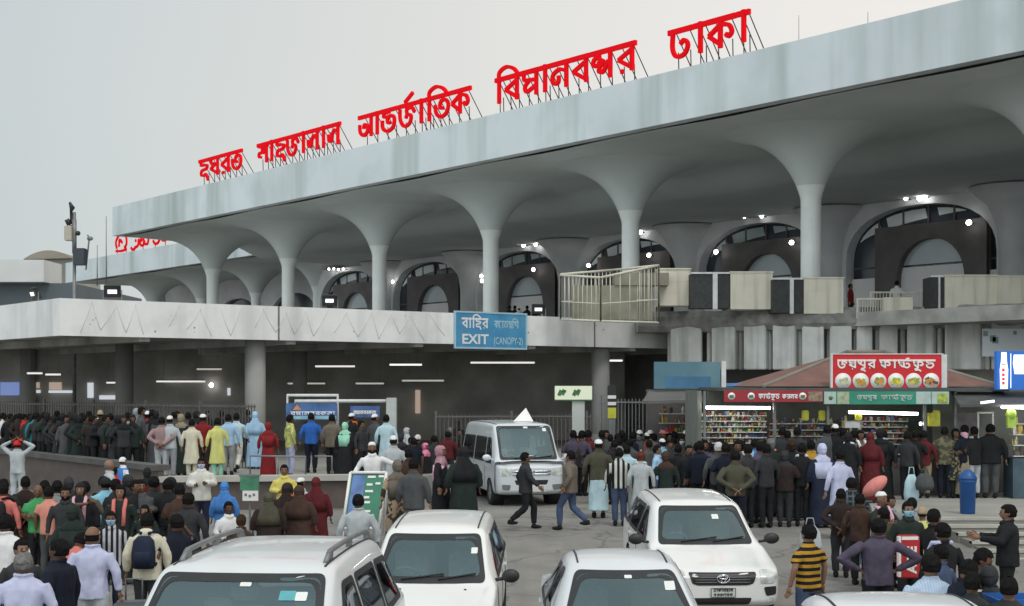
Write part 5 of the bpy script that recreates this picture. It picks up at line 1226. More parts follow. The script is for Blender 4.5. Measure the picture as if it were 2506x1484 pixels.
# side glass trim frames reflected in the photograph as pale window bars
# silver saloon
SED_SIDE = [[(.55, .92), (-.25, .93), (-.20, 1.35), (.02, 1.35)], [(-.33, .93), (-1.12, .95), (-.92, 1.30), (-.31, 1.35)]]
SAL = dict(z0=.20, zm=.50, hood_f=.72, hood_r=.90, belt=.92, roof_w=.60, cowl=.98, header=.12, roof_end=-.92, tail=[(-1.35, .99, .95, .60, 1.14), (-1.62, .98, .95, .70, .98), (-2.1, .96, .90, .70, .95), (-2.24, .88, .80, .64, .84)], wheels=(1.35, -1.27), wr=.31, side=SED_SIDE, doors=(.8, -.29), handles=(-.15, -.95), mirror=M_silver)
e_, H_ = car('parked_car', 'silver saloon car with pale door mirrors cut off by the bottom edge', (1.20, 15.65, .05), R(.6), M_silver, 4.5, 1.72, 1.475, dict(SAL, stick=[(.46, 1.27, .055, .035, M_stick), (.03, 1.345, .04, .013, M_stick)]), pitch=2.0, sc_=(1.15, 1, 1.01))
e_, H_ = car('parked_car', 'silver car showing only its roof below the man in the light blue polo', (P(2190, 0, 13.0).x + .02, 12.75, 0), R(1.0), M_silver, 4.5, 1.76, 1.475, dict(SAL, roof_w=.66), pitch=1.0, sc_=(1.0, 1.13, 1.01))
# white van
VAN_SIDE = [[(1.78, 1.10), (1.05, 1.10), (1.05, 1.72), (1.42, 1.72)], [(.92, 1.12), (-.45, 1.12), (-.45, 1.72), (.92, 1.72)], [(-.60, 1.12), (-2.15, 1.14), (-2.1, 1.70), (-.60, 1.72)]]
pv = ((.5 - .59) / 2, (36.75 + 41.5) / 2)
e_, H_ = car('van', 'white passenger van with chrome grille standing among the crowd below the canopy edge', (pv[0], pv[1], .3), math.atan2(1.09, 4.75), M_van, 4.9, 1.88, 2.12,
    dict(z0=.28, zm=.62, hood_f=1.05, hood_r=1.13, belt=1.08, roof_w=.80, cowl=2.18, header=1.45, roof_end=-2.30, tail=[(-2.42, .99, 1.1, .82, 1.7), (-2.46, .97, 1.1, .8, 1.3)], wheels=(1.62, -1.5), wr=.34, side=VAN_SIDE, doors=(1.0, -.5), handles=(1.15,), mirror=M_van, stick=[(.05, 2.0, .06, .02, M_stick), (.55, 1.94, .05, .04, M_stick), (.05, 1.27, .1, .02, M_stick)]), cat='van')
fpatch(H_, e_, [(-.48, .93), (.48, .93), (.42, .87), (-.42, .87)], M_black, 'grille', .006)
for z in (.905, .83): 
    pts = [H_.hit((6, y, z), (-1, 0, 0))[0] + Vector((.012, 0, 0)) for y in [-.5 + .1 * k for k in range(11)]]; mb = MB(); mb.tube(pts, .02, 6); mb.build('chrome_bar', M_chrome, e_)
mb = MB(); c_ = H_.hit((6, 0, .88), (-1, 0, 0))[0] + Vector((.025, 0, 0))
for rx, rz in ((.09, .055), (.035, .052)): mb.tube([c_ + Vector((0, rx * math.cos(a), rz * math.sin(a))) for a in [2 * math.pi * k / 20 for k in range(21)]], .01, 6)
mb.build('emblem', M_chrome, e_)
fpatch(H_, e_, [(.50, .97), (.80, 1.0), (.84, .86), (.80, .78), (.54, .80)], M_light, 'headlight', .008, .03, 3, True)
fpatch(H_, e_, [(-.45, .68), (.45, .68), (.40, .56), (-.40, .56)], M_black, 'lower_intake', .006)
fpatch(H_, e_, [(.54, .56), (.78, .57), (.76, .44), (.58, .42)], M_gmetal, 'fog_light', .008, .04, 3, True)
h = H_.hit((6, 0, .45), (-1, 0, 0))[0]; mb = MB(); mb.bx(h.x + .005, h.x + .02, -.02, .38, .38, .52); mb.build('number_plate', M_plateb, e_)
# loose card standing on the van roof
p = P(1285, 0, 39); mb = MB(); zr = 2.44
mb.add([(p.x - .32, 38.6, zr), (p.x + .22, 38.4, zr), (p.x + .02, 38.9, zr + .36), (p.x - .32, 38.62, zr), (p.x + .22, 38.42, zr), (p.x + .02, 38.92, zr + .36)], [(0, 1, 2), (5, 4, 3), (0, 3, 4, 1), (1, 4, 5, 2), (2, 5, 3, 0)])
tag(mb.build('folded_card', M_plate), 'folded white card standing on the roof of the van', 'card')
# ------------------------------------------------------------------ people: one continuous body each, hair and clothing as its children
def remesh(mb, voxel, it=4, disp=0.0, seed=0, fac=.5):
    me = mb.mesh('r'); o = bpy.data.objects.new('tmp', me); col.objects.link(o)
    md = o.modifiers.new('r', 'REMESH'); md.mode = 'VOXEL'; md.voxel_size = voxel; md.use_smooth_shade = True
    if it: ms = o.modifiers.new('s', 'SMOOTH'); ms.iterations = it; ms.factor = fac
    dg = bpy.context.evaluated_depsgraph_get(); r = bpy.data.meshes.new_from_object(o.evaluated_get(dg)); bpy.data.objects.remove(o); bpy.data.meshes.remove(me)
    if disp:
        nr = [v.normal.copy() for v in r.vertices]
        for v, n_ in zip(r.vertices, nr):
            c = v.co; k = noise.noise(Vector((c.x * 9 + seed, c.y * 9, c.z * 4.5))) + .6 * noise.noise(Vector((c.x * 21, c.y * 21 + seed, c.z * 10)))
            v.co = c + n_ * disp * k
    for p in r.polygons: p.use_smooth = True
    return r
def limb(mb, pts, rs, n=10, mi=0):
    "tapering limb through the joints, rounded at the joint"
    P_ = [Vector(p) for p in pts]; out = []; rr = []
    for i in range(len(P_) - 1):
        for k in range(6):
            t = k / 6; out.append(P_[i].lerp(P_[i + 1], t)); u = t * t * (3 - 2 * t)
            bulge = 1 + .06 * math.sin(math.pi * t); rr.append((rs[i] + (rs[i + 1] - rs[i]) * u) * bulge)
    out.append(P_[-1]); rr.append(rs[-1]); mb.tube(out, rr, n, mi)
def torso(mb, secs, n=20, p=2.4):
    rings = []
    for (x, y, z, rx, ry) in secs:
        ring = []
        for k in range(n):
            a = 2 * math.pi * k / n; c, s_ = math.cos(a), math.sin(a)
            ring.append((x + rx * math.copysign(abs(c) ** (2 / p), c), y + ry * math.copysign(abs(s_) ** (2 / p), s_), z))
        rings.append(ring)
    mb.rings(rings, 0, True)
HZ = 1.555     # head centre
def head_ring(z, a, grow=0.0):
    "head outline at height z (-1..1) and angle a (face towards -y)"
    rz = .118; t = max(0.0, 1 - z * z) ** .5
    w_ = .078 * (t ** .85); d = .098 * (t ** .8)
    if z < -.1: w_ *= 1 - .22 * (-z - .1); 
    s_, c = math.sin(a), math.cos(a)
    x = w_ * c; y = d * s_
    fr = max(0.0, -s_) ** 6
    if fr > 0:
        y -= fr * (.022 * math.exp(-((z + .18) / .17) ** 2) * math.exp(-(c / .16) ** 2)      # nose
                   + .006 * math.exp(-((z - .22) / .10) ** 2)                                 # brow
                   - .007 * math.exp(-((z - .04) / .10) ** 2) * math.exp(-((abs(c) - .38) / .18) ** 2)   # eye hollows
                   + .005 * math.exp(-((z + .52) / .07) ** 2)                                 # lips
                   + .008 * math.exp(-((z + .85) / .14) ** 2))                                # chin
    y += .008 * (1 if z > -.2 else 0) * (z > .1)
    k = 1 + grow / .09
    return Vector((x * k, y * k + .006, HZ + z * rz * (1 + grow / .118)))
POSES = {
 'stand': dict(L=((.262, .03, 1.13), (.285, -.03, .89)), R=((-.262, .03, 1.13), (-.285, -.02, .88))),
 'hold': dict(L=((.27, .03, 1.13), (.12, -.24, 1.16)), R=((-.27, .03, 1.13), (-.09, -.25, 1.12))),
 'behind': dict(L=((.31, .10, 1.13), (.05, .17, .95)), R=((-.31, .10, 1.13), (-.05, .18, .93))),
 'akimbo': dict(L=((.44, .07, 1.15), (.20, .0, .99)), R=((-.44, .07, 1.15), (-.20, .0, .99))),
 'walk': dict(L=((.26, .12, 1.14), (.27, -.02, .92)), R=((-.26, -.06, 1.13), (-.27, -.24, .95)), legL=((.09, -.20, .50), (.085, -.20, .09)), legR=((-.09, .02, .48), (-.085, .36, .20))),
 'phone': dict(L=((.262, .03, 1.13), (.285, -.03, .89)), R=((-.33, -.16, 1.24), (-.13, -.07, 1.50))),
 'point': dict(L=((.262, .03, 1.13), (.285, -.03, .89)), R=((-.46, -.05, 1.34), (-.71, -.09, 1.38))),
 'reach': dict(L=((.46, -.05, 1.22), (.64, -.12, 1.06)), R=((-.30, .03, 1.13), (-.40, -.1, 1.0))),
 'armsup': dict(L=((.38, -.02, 1.52), (.13, .02, 1.66)), R=((-.38, -.02, 1.52), (-.13, .02, 1.66))),
 'crossed': dict(L=((.27, -.03, 1.12), (-.08, -.19, 1.13)), R=((-.27, -.03, 1.12), (.08, -.20, 1.16))),
 'fwd': dict(L=((.26, -.10, 1.15), (.18, -.36, 1.20)), R=((-.26, -.10, 1.15), (-.18, -.36, 1.20))),
 'sit': dict(L=((.27, -.05, 1.13), (.17, -.28, 1.02)), R=((-.27, -.05, 1.13), (-.17, -.28, 1.02)), legL=((.17, -.44, .92), (.14, -.34, .53)), legR=((-.17, -.44, .92), (-.14, -.34, .53)), drop=-.46),
 'lean': dict(L=((.28, -.15, 1.12), (.15, -.36, 1.0)), R=((-.28, -.15, 1.12), (-.15, -.36, 1.0)), lean=.42),
}
SH_Z, HIP_Z = 1.335, .90
def bend(pose):
    ln = pose.get('lean', 0.0); dp = pose.get('drop', 0.0)
    def f(v):
        v = Vector(v); 
        if ln and v.z > .95:
            h = v.z - .95; v = Vector((v.x, v.y * math.cos(ln) - h * math.sin(ln), .95 + h * math.cos(ln) + v.y * math.sin(ln)))
        v.z += dp; return v
    return f
def apply(mb, f): mb.v = [tuple(f(v)) for v in mb.v]; return mb
def hand(mb, wr, el, side, vx=.009):
    "palm, four unequal bent fingers and a thumb from the side of the palm"
    wr = Vector(wr); d = (wr - Vector(el)).normalized(); up = Vector((side, 0, 0)); 
    a = d.cross(up); a = a.normalized() if a.length > .2 else Vector((0, -1, 0)); b = a.cross(d).normalized()
    pc = wr + d * .045
    M = Matrix((a, b, d)).transposed()
    mb.ell(pc, (.040, .017, .052), 10, 6, 0, M)
    for k, (o, ln) in enumerate(((-.027, .062), (-.009, .074), (.009, .070), (.027, .054))):
        p0 = pc + a * o + d * .035; p1 = p0 + d * ln * .55 + b * .006; p2 = p1 + d * ln * .42 + b * .022
        mb.tube([p0, p1, p2], [.0095, .0088, .0072], 6)
    p0 = pc - a * .030 - d * .015; p1 = p0 - a * .024 + d * .034 + b * .006; p2 = p1 + d * .028 + b * .008; mb.tube([p0, p1, p2], [.0115, .0105, .008], 6)
M_eye = mat('eye_dark', (.012, .010, .009), .25, .1, 8); M_lip = mat('lip', (.17, .055, .045), .6, .1, 8)
CACHE = {}
def arm_pts(pose, s):
    el, wr = pose['L' if s > 0 else 'R']; return Vector((s * .168, .012, SH_Z)), Vector(el), Vector(wr)
def leg_pts(pose, s):
    kn, an = pose.get('legL' if s > 0 else 'legR', ((s * .095, -.012, .48), (s * .088, .015, .09))); return Vector((s * .088, 0, HIP_Z - .03)), Vector(kn), Vector(an)
def get_mesh(kind, posek, fine, extra=0):
    key = (kind, posek, fine, extra)
    if key in CACHE: return CACHE[key]
    pose = POSES[posek]; f = bend(pose); vx = .0125 if fine else .021; mb = MB(); me = None
    if kind == 'body':
        ring = []
        for i in range(25):
            z = -1 + 2 * (i + .15) / 24.3; ring.append([head_ring(z, 2 * math.pi * k / 32) for k in range(32)])
        mb.rings(ring, 0, True)
        for s in (1, -1): mb.ell((s * .079, .012, HZ - .01), (.012, .022, .032), 8, 6)
        mb.tube([(0, .012, 1.34), (0, .012, 1.40), (0, .006, 1.50)], [.068, .056, .054], 14)
        torso(mb, [(0, 0, .84, .135, .095), (0, 0, .92, .150, .105), (0, 0, 1.05, .135, .092), (0, 0, 1.20, .155, .102), (0, .008, 1.32, .165, .095), (0, .012, 1.385, .115, .07), (0, .012, 1.41, .06, .05)])
        for s in (1, -1):
            a, b, c = arm_pts(pose, s); limb(mb, [a, b, c], [.050, .040, .027])
            h, k_, an = leg_pts(pose, s); limb(mb, [h, k_, an], [.078, .054, .036]); d = Vector((0, -1, 0))
            mb.ell(an + Vector((0, -.05, -.052)), (.040, .115, .035), 10, 6)
        apply(mb, f)
        me = remesh(mb, vx if fine else .018, 1)
        m2 = MB(); m2.v = [tuple(v.co) for v in me.vertices]; m2.f = [tuple(p.vertices) for p in me.polygons]; m2.m = [0] * len(m2.f); m2.s = [True] * len(m2.f)
        hb = MB()
        for s in (1, -1):
            a, b, c = arm_pts(pose, s); hand(hb, c, b, s)
        for s in (1, -1): hb.ell((s * .030, -.0835, HZ + .006), (.0125, .007, .0065), 8, 5, 1); hb.ell((s * .031, -.088, HZ + .027), (.020, .006, .0045), 8, 4, 1)
        hb.ell((0, -.0925, HZ - .061), (.020, .006, .0065), 8, 4, 2)
        apply(hb, f); m2.add(hb.v, hb.f, 0, True); n0 = len(hb.f)
        m2.m[-n0:] = hb.m; me = m2.mesh('body')
    elif kind in ('shirt', 'tee', 'kurta', 'jacket', 'hoodie'):
        lo = {'shirt': .80, 'tee': .82, 'kurta': .44, 'jacket': .78, 'hoodie': .80}[kind]; g = {'jacket': .022, 'hoodie': .02}.get(kind, .0)
        secs = [(0, 0, 1.06, .162 + g, .118 + g), (0, 0, 1.20, .178 + g, .124 + g), (0, .006, 1.30, .192 + g, .110 + g), (0, .012, 1.355, .172 + g, .090 + g), (0, .012, 1.395, .118 + g * .5, .075), (0, .012, 1.425, .076, .066), (0, .010, 1.452, .064, .062)]
        if kind == 'kurta': secs = [(0, 0, lo, .235, .17), (0, 0, .70, .195, .142), (0, 0, .92, .172, .125)] + secs
        else: secs = [(0, 0, lo, .178 + g, .128 + g), (0, 0, .92, .172 + g, .124 + g)] + secs
        if pose.get('drop'): secs = [q for q in secs if q[2] > .85]
        torso(mb, secs)
        if kind == 'hoodie': mb.ell((0, .085, 1.41), (.10, .05, .07), 12, 7)
        else:
          if kind in ('shirt', 'jacket', 'kurta'):
            for sg in (1, -1): mb.tube([(sg * .005, .085, 1.445), (sg * .062, .055, 1.452), (sg * .078, .0, 1.445), (sg * .055, -.062, 1.420), (sg * .02, -.088, 1.395)], [.018, .019, .019, .019, .014], 6)
          mb.tube([Vector((.066 * math.cos(a), .008 + .064 * math.sin(a), 1.437 - .012 * math.sin(a) * -1)) for a in [2 * math.pi * k / 16 for k in range(17)]], .013, 6)
        for s in (1, -1):
            a, b, c = arm_pts(pose, s)
            if kind == 'tee': e_ = a.lerp(b, .72); limb(mb, [a, e_], [.066, .062])
            else: e_ = b.lerp(c, .93); limb(mb, [a, b, e_], [.062 + g * .4, .052 + g * .5, .040 + g * .4])
        apply(mb, f); me = remesh(mb, vx, 3 if fine else 2, .011 if fine else .006, extra)
    elif kind == 'trousers':
        if posek == 'sit': torso(mb, [(0, 0, .84, .17, .13), (0, 0, .92, .165, .125), (0, 0, 1.0, .155, .11)])
        else: torso(mb, [(0, 0, .80, .165, .118), (0, 0, .90, .165, .118), (0, 0, 1.0, .150, .105)])
        for s in (1, -1):
            h, k_, an = leg_pts(pose, s); limb(mb, [h, k_, k_.lerp(an, .93)], [.098, .074, .062])
        apply(mb, f); me = remesh(mb, vx, 3, .010, extra)
    elif kind == 'lungi':
        torso(mb, [(0, 0, .16, .20, .155), (0, 0, .50, .19, .145), (0, 0, .85, .165, .12), (0, 0, 1.0, .15, .105)]); apply(mb, f); me = remesh(mb, vx, 3, .008, extra)
    elif kind == 'robe':
        torso(mb, [(0, 0, .06, .275, .225), (0, 0, .45, .25, .195), (0, 0, .88, .215, .165), (0, 0, 1.10, .198, .145), (0, .008, 1.28, .195, .12), (0, .012, 1.355, .165, .095), (0, .012, 1.40, .11, .08), (0, .012, 1.44, .07, .07)])
        for s in (1, -1): a, b, c = arm_pts(pose, s); limb(mb, [a, b, b.lerp(c, .92)], [.066, .066, .064])
        apply(mb, f); me = remesh(mb, vx, 4, .010, extra)
    elif kind == 'dress':
        torso(mb, [(0, 0, .10, .24, .19), (0, 0, .45, .22, .17), (0, 0, .88, .185, .14), (0, 0, 1.06, .165, .12), (0, .006, 1.29, .182, .11), (0, .012, 1.35, .158, .088), (0, .012, 1.39, .105, .07), (0, .012, 1.425, .064, .058)])
        for s in (1, -1): a, b, c = arm_pts(pose, s); limb(mb, [a, b, b.lerp(c, .85)], [.060, .052, .046])
        apply(mb, f); me = remesh(mb, vx, 4, .009, extra)
    elif kind == 'shoes':
        for s in (1, -1):
            h, k_, an = leg_pts(pose, s); d = (an - k_).normalized()
            mb.ell(an + Vector((0, -.055, -.050)), (.050, .135, .042), 12, 7); mb.tube([an + Vector((0, .0, -.05)), an + Vector((0, .005, .03))], [.052, .046], 10)
        apply(mb, f); me = remesh(mb, vx, 1)
    elif kind in ('hair', 'bald', 'long', 'tupi', 'beanie', 'hijab', 'veil', 'scarf', 'mask', 'beard', 'cap'):
        sh = []
        def shell(test, g0, g1=.0, nz=26, na=36, nsd=0, drop=0):
            vs = []; idx = {}
            for i in range(nz):
                z = -1 + 2 * (i + .3) / (nz - .4)
                for k in range(na):
                    a = 2 * math.pi * k / na
                    if test(z, math.sin(a), math.cos(a)):
                        for lay, gg in ((0, -.012), (1, g0 + nsd * .006 * noise.noise(Vector((math.cos(a) * 3 + extra, math.sin(a) * 3, z * 3))))):
                            idx[(i, k, lay)] = len(vs); vs.append(head_ring(z, a, gg))
            fs = []
            for i in range(nz - 1):
                for k in range(na):
                    k2 = (k + 1) % na; q = [(i, k), (i, k2), (i + 1, k2), (i + 1, k)]
                    if all((a, b, 0) in idx for a, b in q):
                        fs.append(tuple(idx[(a, b, 1)] for a, b in q)); fs.append(tuple(idx[(a, b, 0)] for a, b in reversed(q)))
                        for e in range(4):
                            a, b = q[e], q[(e + 1) % 4]
                            fs.append((idx[a + (0,)], idx[b + (0,)], idx[b + (1,)], idx[a + (1,)]))
            # keep rim faces only where the shell ends
            from collections import Counter
            cnt = Counter(tuple(sorted(x)) for x in fs); fs = [x for x in fs if cnt[tuple(sorted(x))] == 1]
            # crown
            top = [idx[(nz - 1, k, 1)] for k in range(na) if (nz - 1, k, 1) in idx]
            if len(top) == na: fs.append(tuple(top)); fs.append(tuple(idx[(nz - 1, k, 0)] for k in range(na))[::-1])
            mb.add(vs, fs, 0, True)
        if kind == 'hair': shell(lambda z, s_, c: z > (.50 if s_ < -.55 else (.02 if s_ < .0 else -.50)), .013, nsd=1)
        elif kind == 'bald': shell(lambda z, s_, c: -.50 < z < .24 and s_ > -.05, .0035, nsd=1)
        elif kind == 'beard': shell(lambda z, s_, c: -.99 < z < (-.30 if abs(c) > .3 else -.62) and s_ < .1, .012, nsd=1)
        elif kind == 'mask': shell(lambda z, s_, c: -.85 < z < -.05 and s_ < -.25, .008)
        elif kind == 'long': shell(lambda z, s_, c: z > (.45 if s_ < -.5 else -.98), .02, nsd=1)
        elif kind == 'tupi':
            shell(lambda z, s_, c: z > .34 - .10 * s_, .014); 
        elif kind == 'cap':
            shell(lambda z, s_, c: z > .28, .014); mb.ell((0, -.125, HZ + .045), (.065, .075, .010), 12, 5)
        elif kind == 'beanie': shell(lambda z, s_, c: z > (.30 if s_ < -.3 else -.05), .016)
        elif kind in ('hijab', 'scarf'):
            shell(lambda z, s_, c: z > -.99 and not (s_ < -.55 and -.80 < z < .42), .018)
            torso(mb, [(0, .0, 1.22, .10, .09), (0, 0, 1.30, .19, .125), (0, .004, 1.38, .165, .11), (0, .006, 1.43, .09, .09), (0, .004, 1.47, .066, .075)])
            if kind == 'scarf': torso(mb, [(0, .03, .98, .17, .14), (0, .02, 1.30, .21, .13)])
        elif kind == 'veil':
            torso(mb, [(0, .0, 1.02, .235, .19), (0, 0, 1.18, .225, .165), (0, .004, 1.32, .19, .130), (0, .008, 1.40, .125, .112), (0, .008, 1.45, .094, .104), (0, .008, 1.50, .09, .108)])
            shell(lambda z, s_, c: z > -.99 and not (s_ < -.7 and -.25 < z < .25), .022)
        apply(mb, f)
        if kind in ('hijab', 'scarf', 'veil'): me = mb.mesh(kind)
        else: me = mb.mesh(kind)
    elif kind == 'stole':
        for s in (1, -1): mb.tube([(s * .075, .07, 1.43), (s * .10, -.04, 1.42), (s * .09, -.135, 1.28), (s * .08, -.15, 1.0)], [.03, .032, .034, .036], 8)
        apply(mb, f); me = mb.mesh('stole')
    elif kind == 'backpack':
        torso(mb, [(0, .20, .96, .13, .07), (0, .21, 1.0, .155, .10), (0, .21, 1.18, .155, .105), (0, .20, 1.32, .135, .085), (0, .19, 1.38, .08, .05)])
        torso(mb, [(0, .30, 1.0, .11, .035), (0, .305, 1.16, .11, .04), (0, .29, 1.19, .09, .03)])
        for s in (1, -1): mb.tube([(s * .05, .14, 1.41), (s * .10, .05, 1.435), (s * .125, -.07, 1.40), (s * .13, -.13, 1.28), (s * .15, -.06, 1.08), (s * .13, .13, 1.0)], .022, 8)
        apply(mb, f); me = mb.mesh('backpack')
    bm = bmesh.new(); bm.from_mesh(me); bmesh.ops.recalc_face_normals(bm, faces=bm.faces); bm.to_mesh(me); bm.free()
    for p in me.polygons: p.use_smooth = True
    me.name = kind
    if kind == 'body':
        for m in (None, M_eye, M_lip): me.materials.append(m)
    else: me.materials.append(None)
    CACHE[key] = me; return me

# cloth, skin and hair surfaces
def cloth(c, pat=None):
    nm = 'cloth_%02d_%02d_%02d%s' % (round(c[0] * 60), round(c[1] * 60), round(c[2] * 60), '_' + pat[0] if pat else '')
    if nm in MATS: return MATS[nm]
    m = mat(nm, c, .88, .16, 5.0, .9, 14, spec=.2, stretch=(1, 1, .45))
    if pat:
        t = m.node_tree; b = t.nodes['Principled BSDF']; tc = N(t, 'ShaderNodeTexCoord'); sx = N(t, 'ShaderNodeSeparateXYZ'); t.links.new(tc.outputs['Object'], sx.inputs[0])
        base = b.inputs['Base Color'].links[0].from_socket
        def wave(axis, freq, th):
            ml = N(t, 'ShaderNodeMath', operation='MULTIPLY'); ml.inputs[1].default_value = freq; t.links.new(sx.outputs[axis], ml.inputs[0])
            fr_ = N(t, 'ShaderNodeMath', operation='FRACT'); t.links.new(ml.outputs[0], fr_.inputs[0])
            gt = N(t, 'ShaderNodeMath', operation='GREATER_THAN'); gt.inputs[1].default_value = th; t.links.new(fr_.outputs[0], gt.inputs[0]); return gt.outputs[0]
        kind, c2 = pat[0], pat[1]
        if kind.startswith('band'): fac = wave('Z', pat[2], .5)
        elif kind.startswith('stripe'): fac = wave('X', pat[2], .5)
        elif kind.startswith('plaid'):
            a = wave('Z', pat[2], .72); b_ = wave('X', pat[2], .72); mx_ = N(t, 'ShaderNodeMath', operation='MAXIMUM'); t.links.new(a, mx_.inputs[0]); t.links.new(b_, mx_.inputs[1]); fac = mx_.outputs[0]
        else:
            nz = N(t, 'ShaderNodeTexNoise'); nz.inputs['Scale'].default_value = pat[2]; nz.inputs['Detail'].default_value = 1; t.links.new(tc.outputs['Object'], nz.inputs['Vector'])
            gt = N(t, 'ShaderNodeMath', operation='GREATER_THAN'); gt.inputs[1].default_value = .52; t.links.new(nz.outputs['Fac'], gt.inputs[0]); fac = gt.outputs[0]
        mx = N(t, 'ShaderNodeMix', data_type='RGBA'); mx.inputs[7].default_value = list(c2) + [1]; t.links.new(fac, mx.inputs[0]); t.links.new(base, mx.inputs[6]); t.links.new(mx.outputs[2], b.inputs['Base Color'])
    return m
SKINS = [mat('skin_%d' % i, c, .55, .08, 6, spec=.35) for i, c in enumerate(((.20, .105, .066), (.155, .080, .050), (.25, .14, .092), (.115, .060, .040)))]
HAIRS = dict(k=mat('hair_black', (.012, .011, .011), .95, .35, 30, .5, 70, spec=.08), g=mat('hair_grey', (.16, .155, .15), .95, .35, 30, .5, 70, spec=.08), w=mat('hair_white', (.5, .5, .49), .6, .1, 20), r=mat('hair_henna', (.12, .035, .022), .95, .35, 30, .5, 70, spec=.08), b=mat('hair_brown', (.045, .026, .018), .95, .35, 30, .5, 70, spec=.08))
COL = dict(white=(.70, .70, .70), offw=(.60, .59, .54), cream=(.60, .56, .44), grey=(.27, .28, .29), lgrey=(.42, .45, .47), dgrey=(.075, .078, .082), black=(.016, .017, .019), char=(.035, .037, .040), navy=(.018, .024, .045), dnavy=(.012, .015, .026), blue=(.03, .12, .42), lblue=(.33, .50, .68), sky=(.26, .56, .72), cyan=(.46, .62, .68), lav=(.50, .52, .70), lilac=(.42, .44, .62), red=(.55, .025, .025), dred=(.20, .018, .020), maroon=(.105, .018, .022), brown=(.060, .034, .026), dbrown=(.032, .022, .020), olive=(.075, .072, .050), khaki=(.26, .22, .15), tan=(.36, .27, .18), yellow=(.60, .52, .14), lemon=(.58, .58, .20), mustard=(.44, .24, .03), orange=(.75, .16, .03), salmon=(.66, .27, .21), coral=(.62, .18, .16), pink=(.72, .22, .36), pinkw=(.66, .38, .46), green=(.06, .30, .11), mint=(.30, .60, .45), teal=(.03, .22, .24), dgreen=(.020, .030, .026), jeans=(.060, .085, .15), mauve=(.30, .20, .20), purple=(.085, .070, .105), taupe=(.15, .125, .10), rust=(.22, .07, .04), bblue=(.07, .22, .55), pat=(.2, .2, .2))
GROUP = 'people waiting outside the terminal'
NP_ = [0]
def person(x, y, label, top='shirt', tc='white', bc='char', head='hair', hc='k', rot=0, pose='stand', zg=None, D=None, yf=None, h=1.68, skin=None, pat=None, hatc=None, extra=(), fine=None, name='person', wide=1.0, group=GROUP):
    """x, y: survey reading of the crown of the head; rot: 0 faces the camera, 180 shows the back, 90 faces frame right."""
    if D is None or (yf is None and zg is None):
        Dg = D or 30.0; D = None
        for _ in range(12):
            g = zg if zg is not None else gz(Dg)
            hh = h + POSES[pose].get('drop', 0.0) * h / 1.68
            Dg = max(6.0, (ZC - g - hh) * FPX / max(12.0, y - HY))
        D = Dg
        if zg == PLZ:       # keep on the concourse: behind its wall, before the bar fence
            q = (x - HX) / FPX; t_ = max(0.0, (-8.7 - 35.6 * q) / (.618 + .786 * q)); lo = max(37.3, 36.3 + .786 * t_); hi = lo + 3.2 if t_ > 0 else 60
            if not lo <= D <= hi: D = min(max(D, lo), hi); yf = 1
        if zg == KZ and D > 35.7: D = 35.7; yf = 1
        if zg == KZ and D < 31.0: D = 31.0; yf = 1
        if zg is None and x > 1700 and D > 31.5:
            xx = (x - HX) / FPX
            if xx * 33.6 > 7.35: zg = KZ; D = max(33.6, min(35.6, (ZC - KZ - h) * FPX / max(12.0, y - HY))); yf = 1      # on the kiosk terrace
            elif D > 35.3: D = 35.3 - (x * 7 % 11) * .36; yf = 1
        if zg is None and x > 1400 and D > 40.3: D = 40.3; yf = 1
    g = zg if zg is not None else gz(D)
    if yf is not None: h = max(1.3, min(1.85, ZC + (HY - y) / FPX * D - g))
    X = (x - HX) / FPX * D; fn = fine if fine is not None else D < 24.5
    NP_[0] += 1; i = NP_[0]; rnd = random.Random(i * 7 + 3); sd = rnd.randrange(3)
    b = bpy.data.objects.new(name, get_mesh('body', pose, fn)); col.objects.link(b)
    b.location = (X, D, g); b.rotation_euler = (0, 0, R(rot) - math.atan2(X, D) * 0); s_ = h / 1.68; b.scale = (s_ * wide, s_ * wide, s_)
    tag(b, label, 'person', group)
    def setm(o, m, k=0): o.material_slots[k].link = 'OBJECT'; o.material_slots[k].material = m
    sk = SKINS[skin if skin is not None else rnd.choice((0, 0, 1, 1, 3, 2))]
    setm(b, sk)
    def part(kind, m, nm=None, ex=0):
        o = bpy.data.objects.new(nm or kind, get_mesh(kind, pose, fn, ex)); col.objects.link(o); o.parent = b; setm(o, m); return o
    C_ = lambda c: COL[c] if isinstance(c, str) else c
    NM = {'tee': 'shirt', 'bald': 'hair', 'long': 'hair', 'tupi': 'cap', 'dress': 'dress', 'veil': 'veil', 'scarf': 'headscarf', 'hijab': 'headscarf'}
    if top == 'lungi': part('shirt', cloth(C_(tc), pat), 'shirt', sd); part('lungi', cloth(C_(bc)), 'lungi', sd)
    elif top in ('robe', 'dress'): part(top, cloth(C_(tc), pat), top, sd)
    else:
        part(top, cloth(C_(tc), pat), NM.get(top, top), sd); part('trousers', cloth(C_(bc)), 'trousers', sd)
    if top not in ('robe', 'dress'): part('shoes', cloth(COL['black']), 'shoes')
    if head in ('hair', 'bald', 'long'): part(head, HAIRS[hc], 'hair', sd)
    elif head in ('tupi', 'beanie', 'cap'):
        part(head, cloth(C_(hatc or 'white')), 'cap'); part('bald', HAIRS[hc], 'hair')
    else: part(head, cloth(C_(hatc or tc)), NM[head])
    for k, c in extra: part(k, HAIRS[c] if k == 'beard' else cloth(C_(c)), {'mask': 'face_mask', 'stole': 'scarf'}.get(k, k))
    return b
def B(k, zx, zy): return (k * 626.5 + zx * .26796, 825.9 + zy * .26796)
def F(k, zx, zy): return (k * 626.5 + zx * .25803, 1101.2 + zy * .25803)
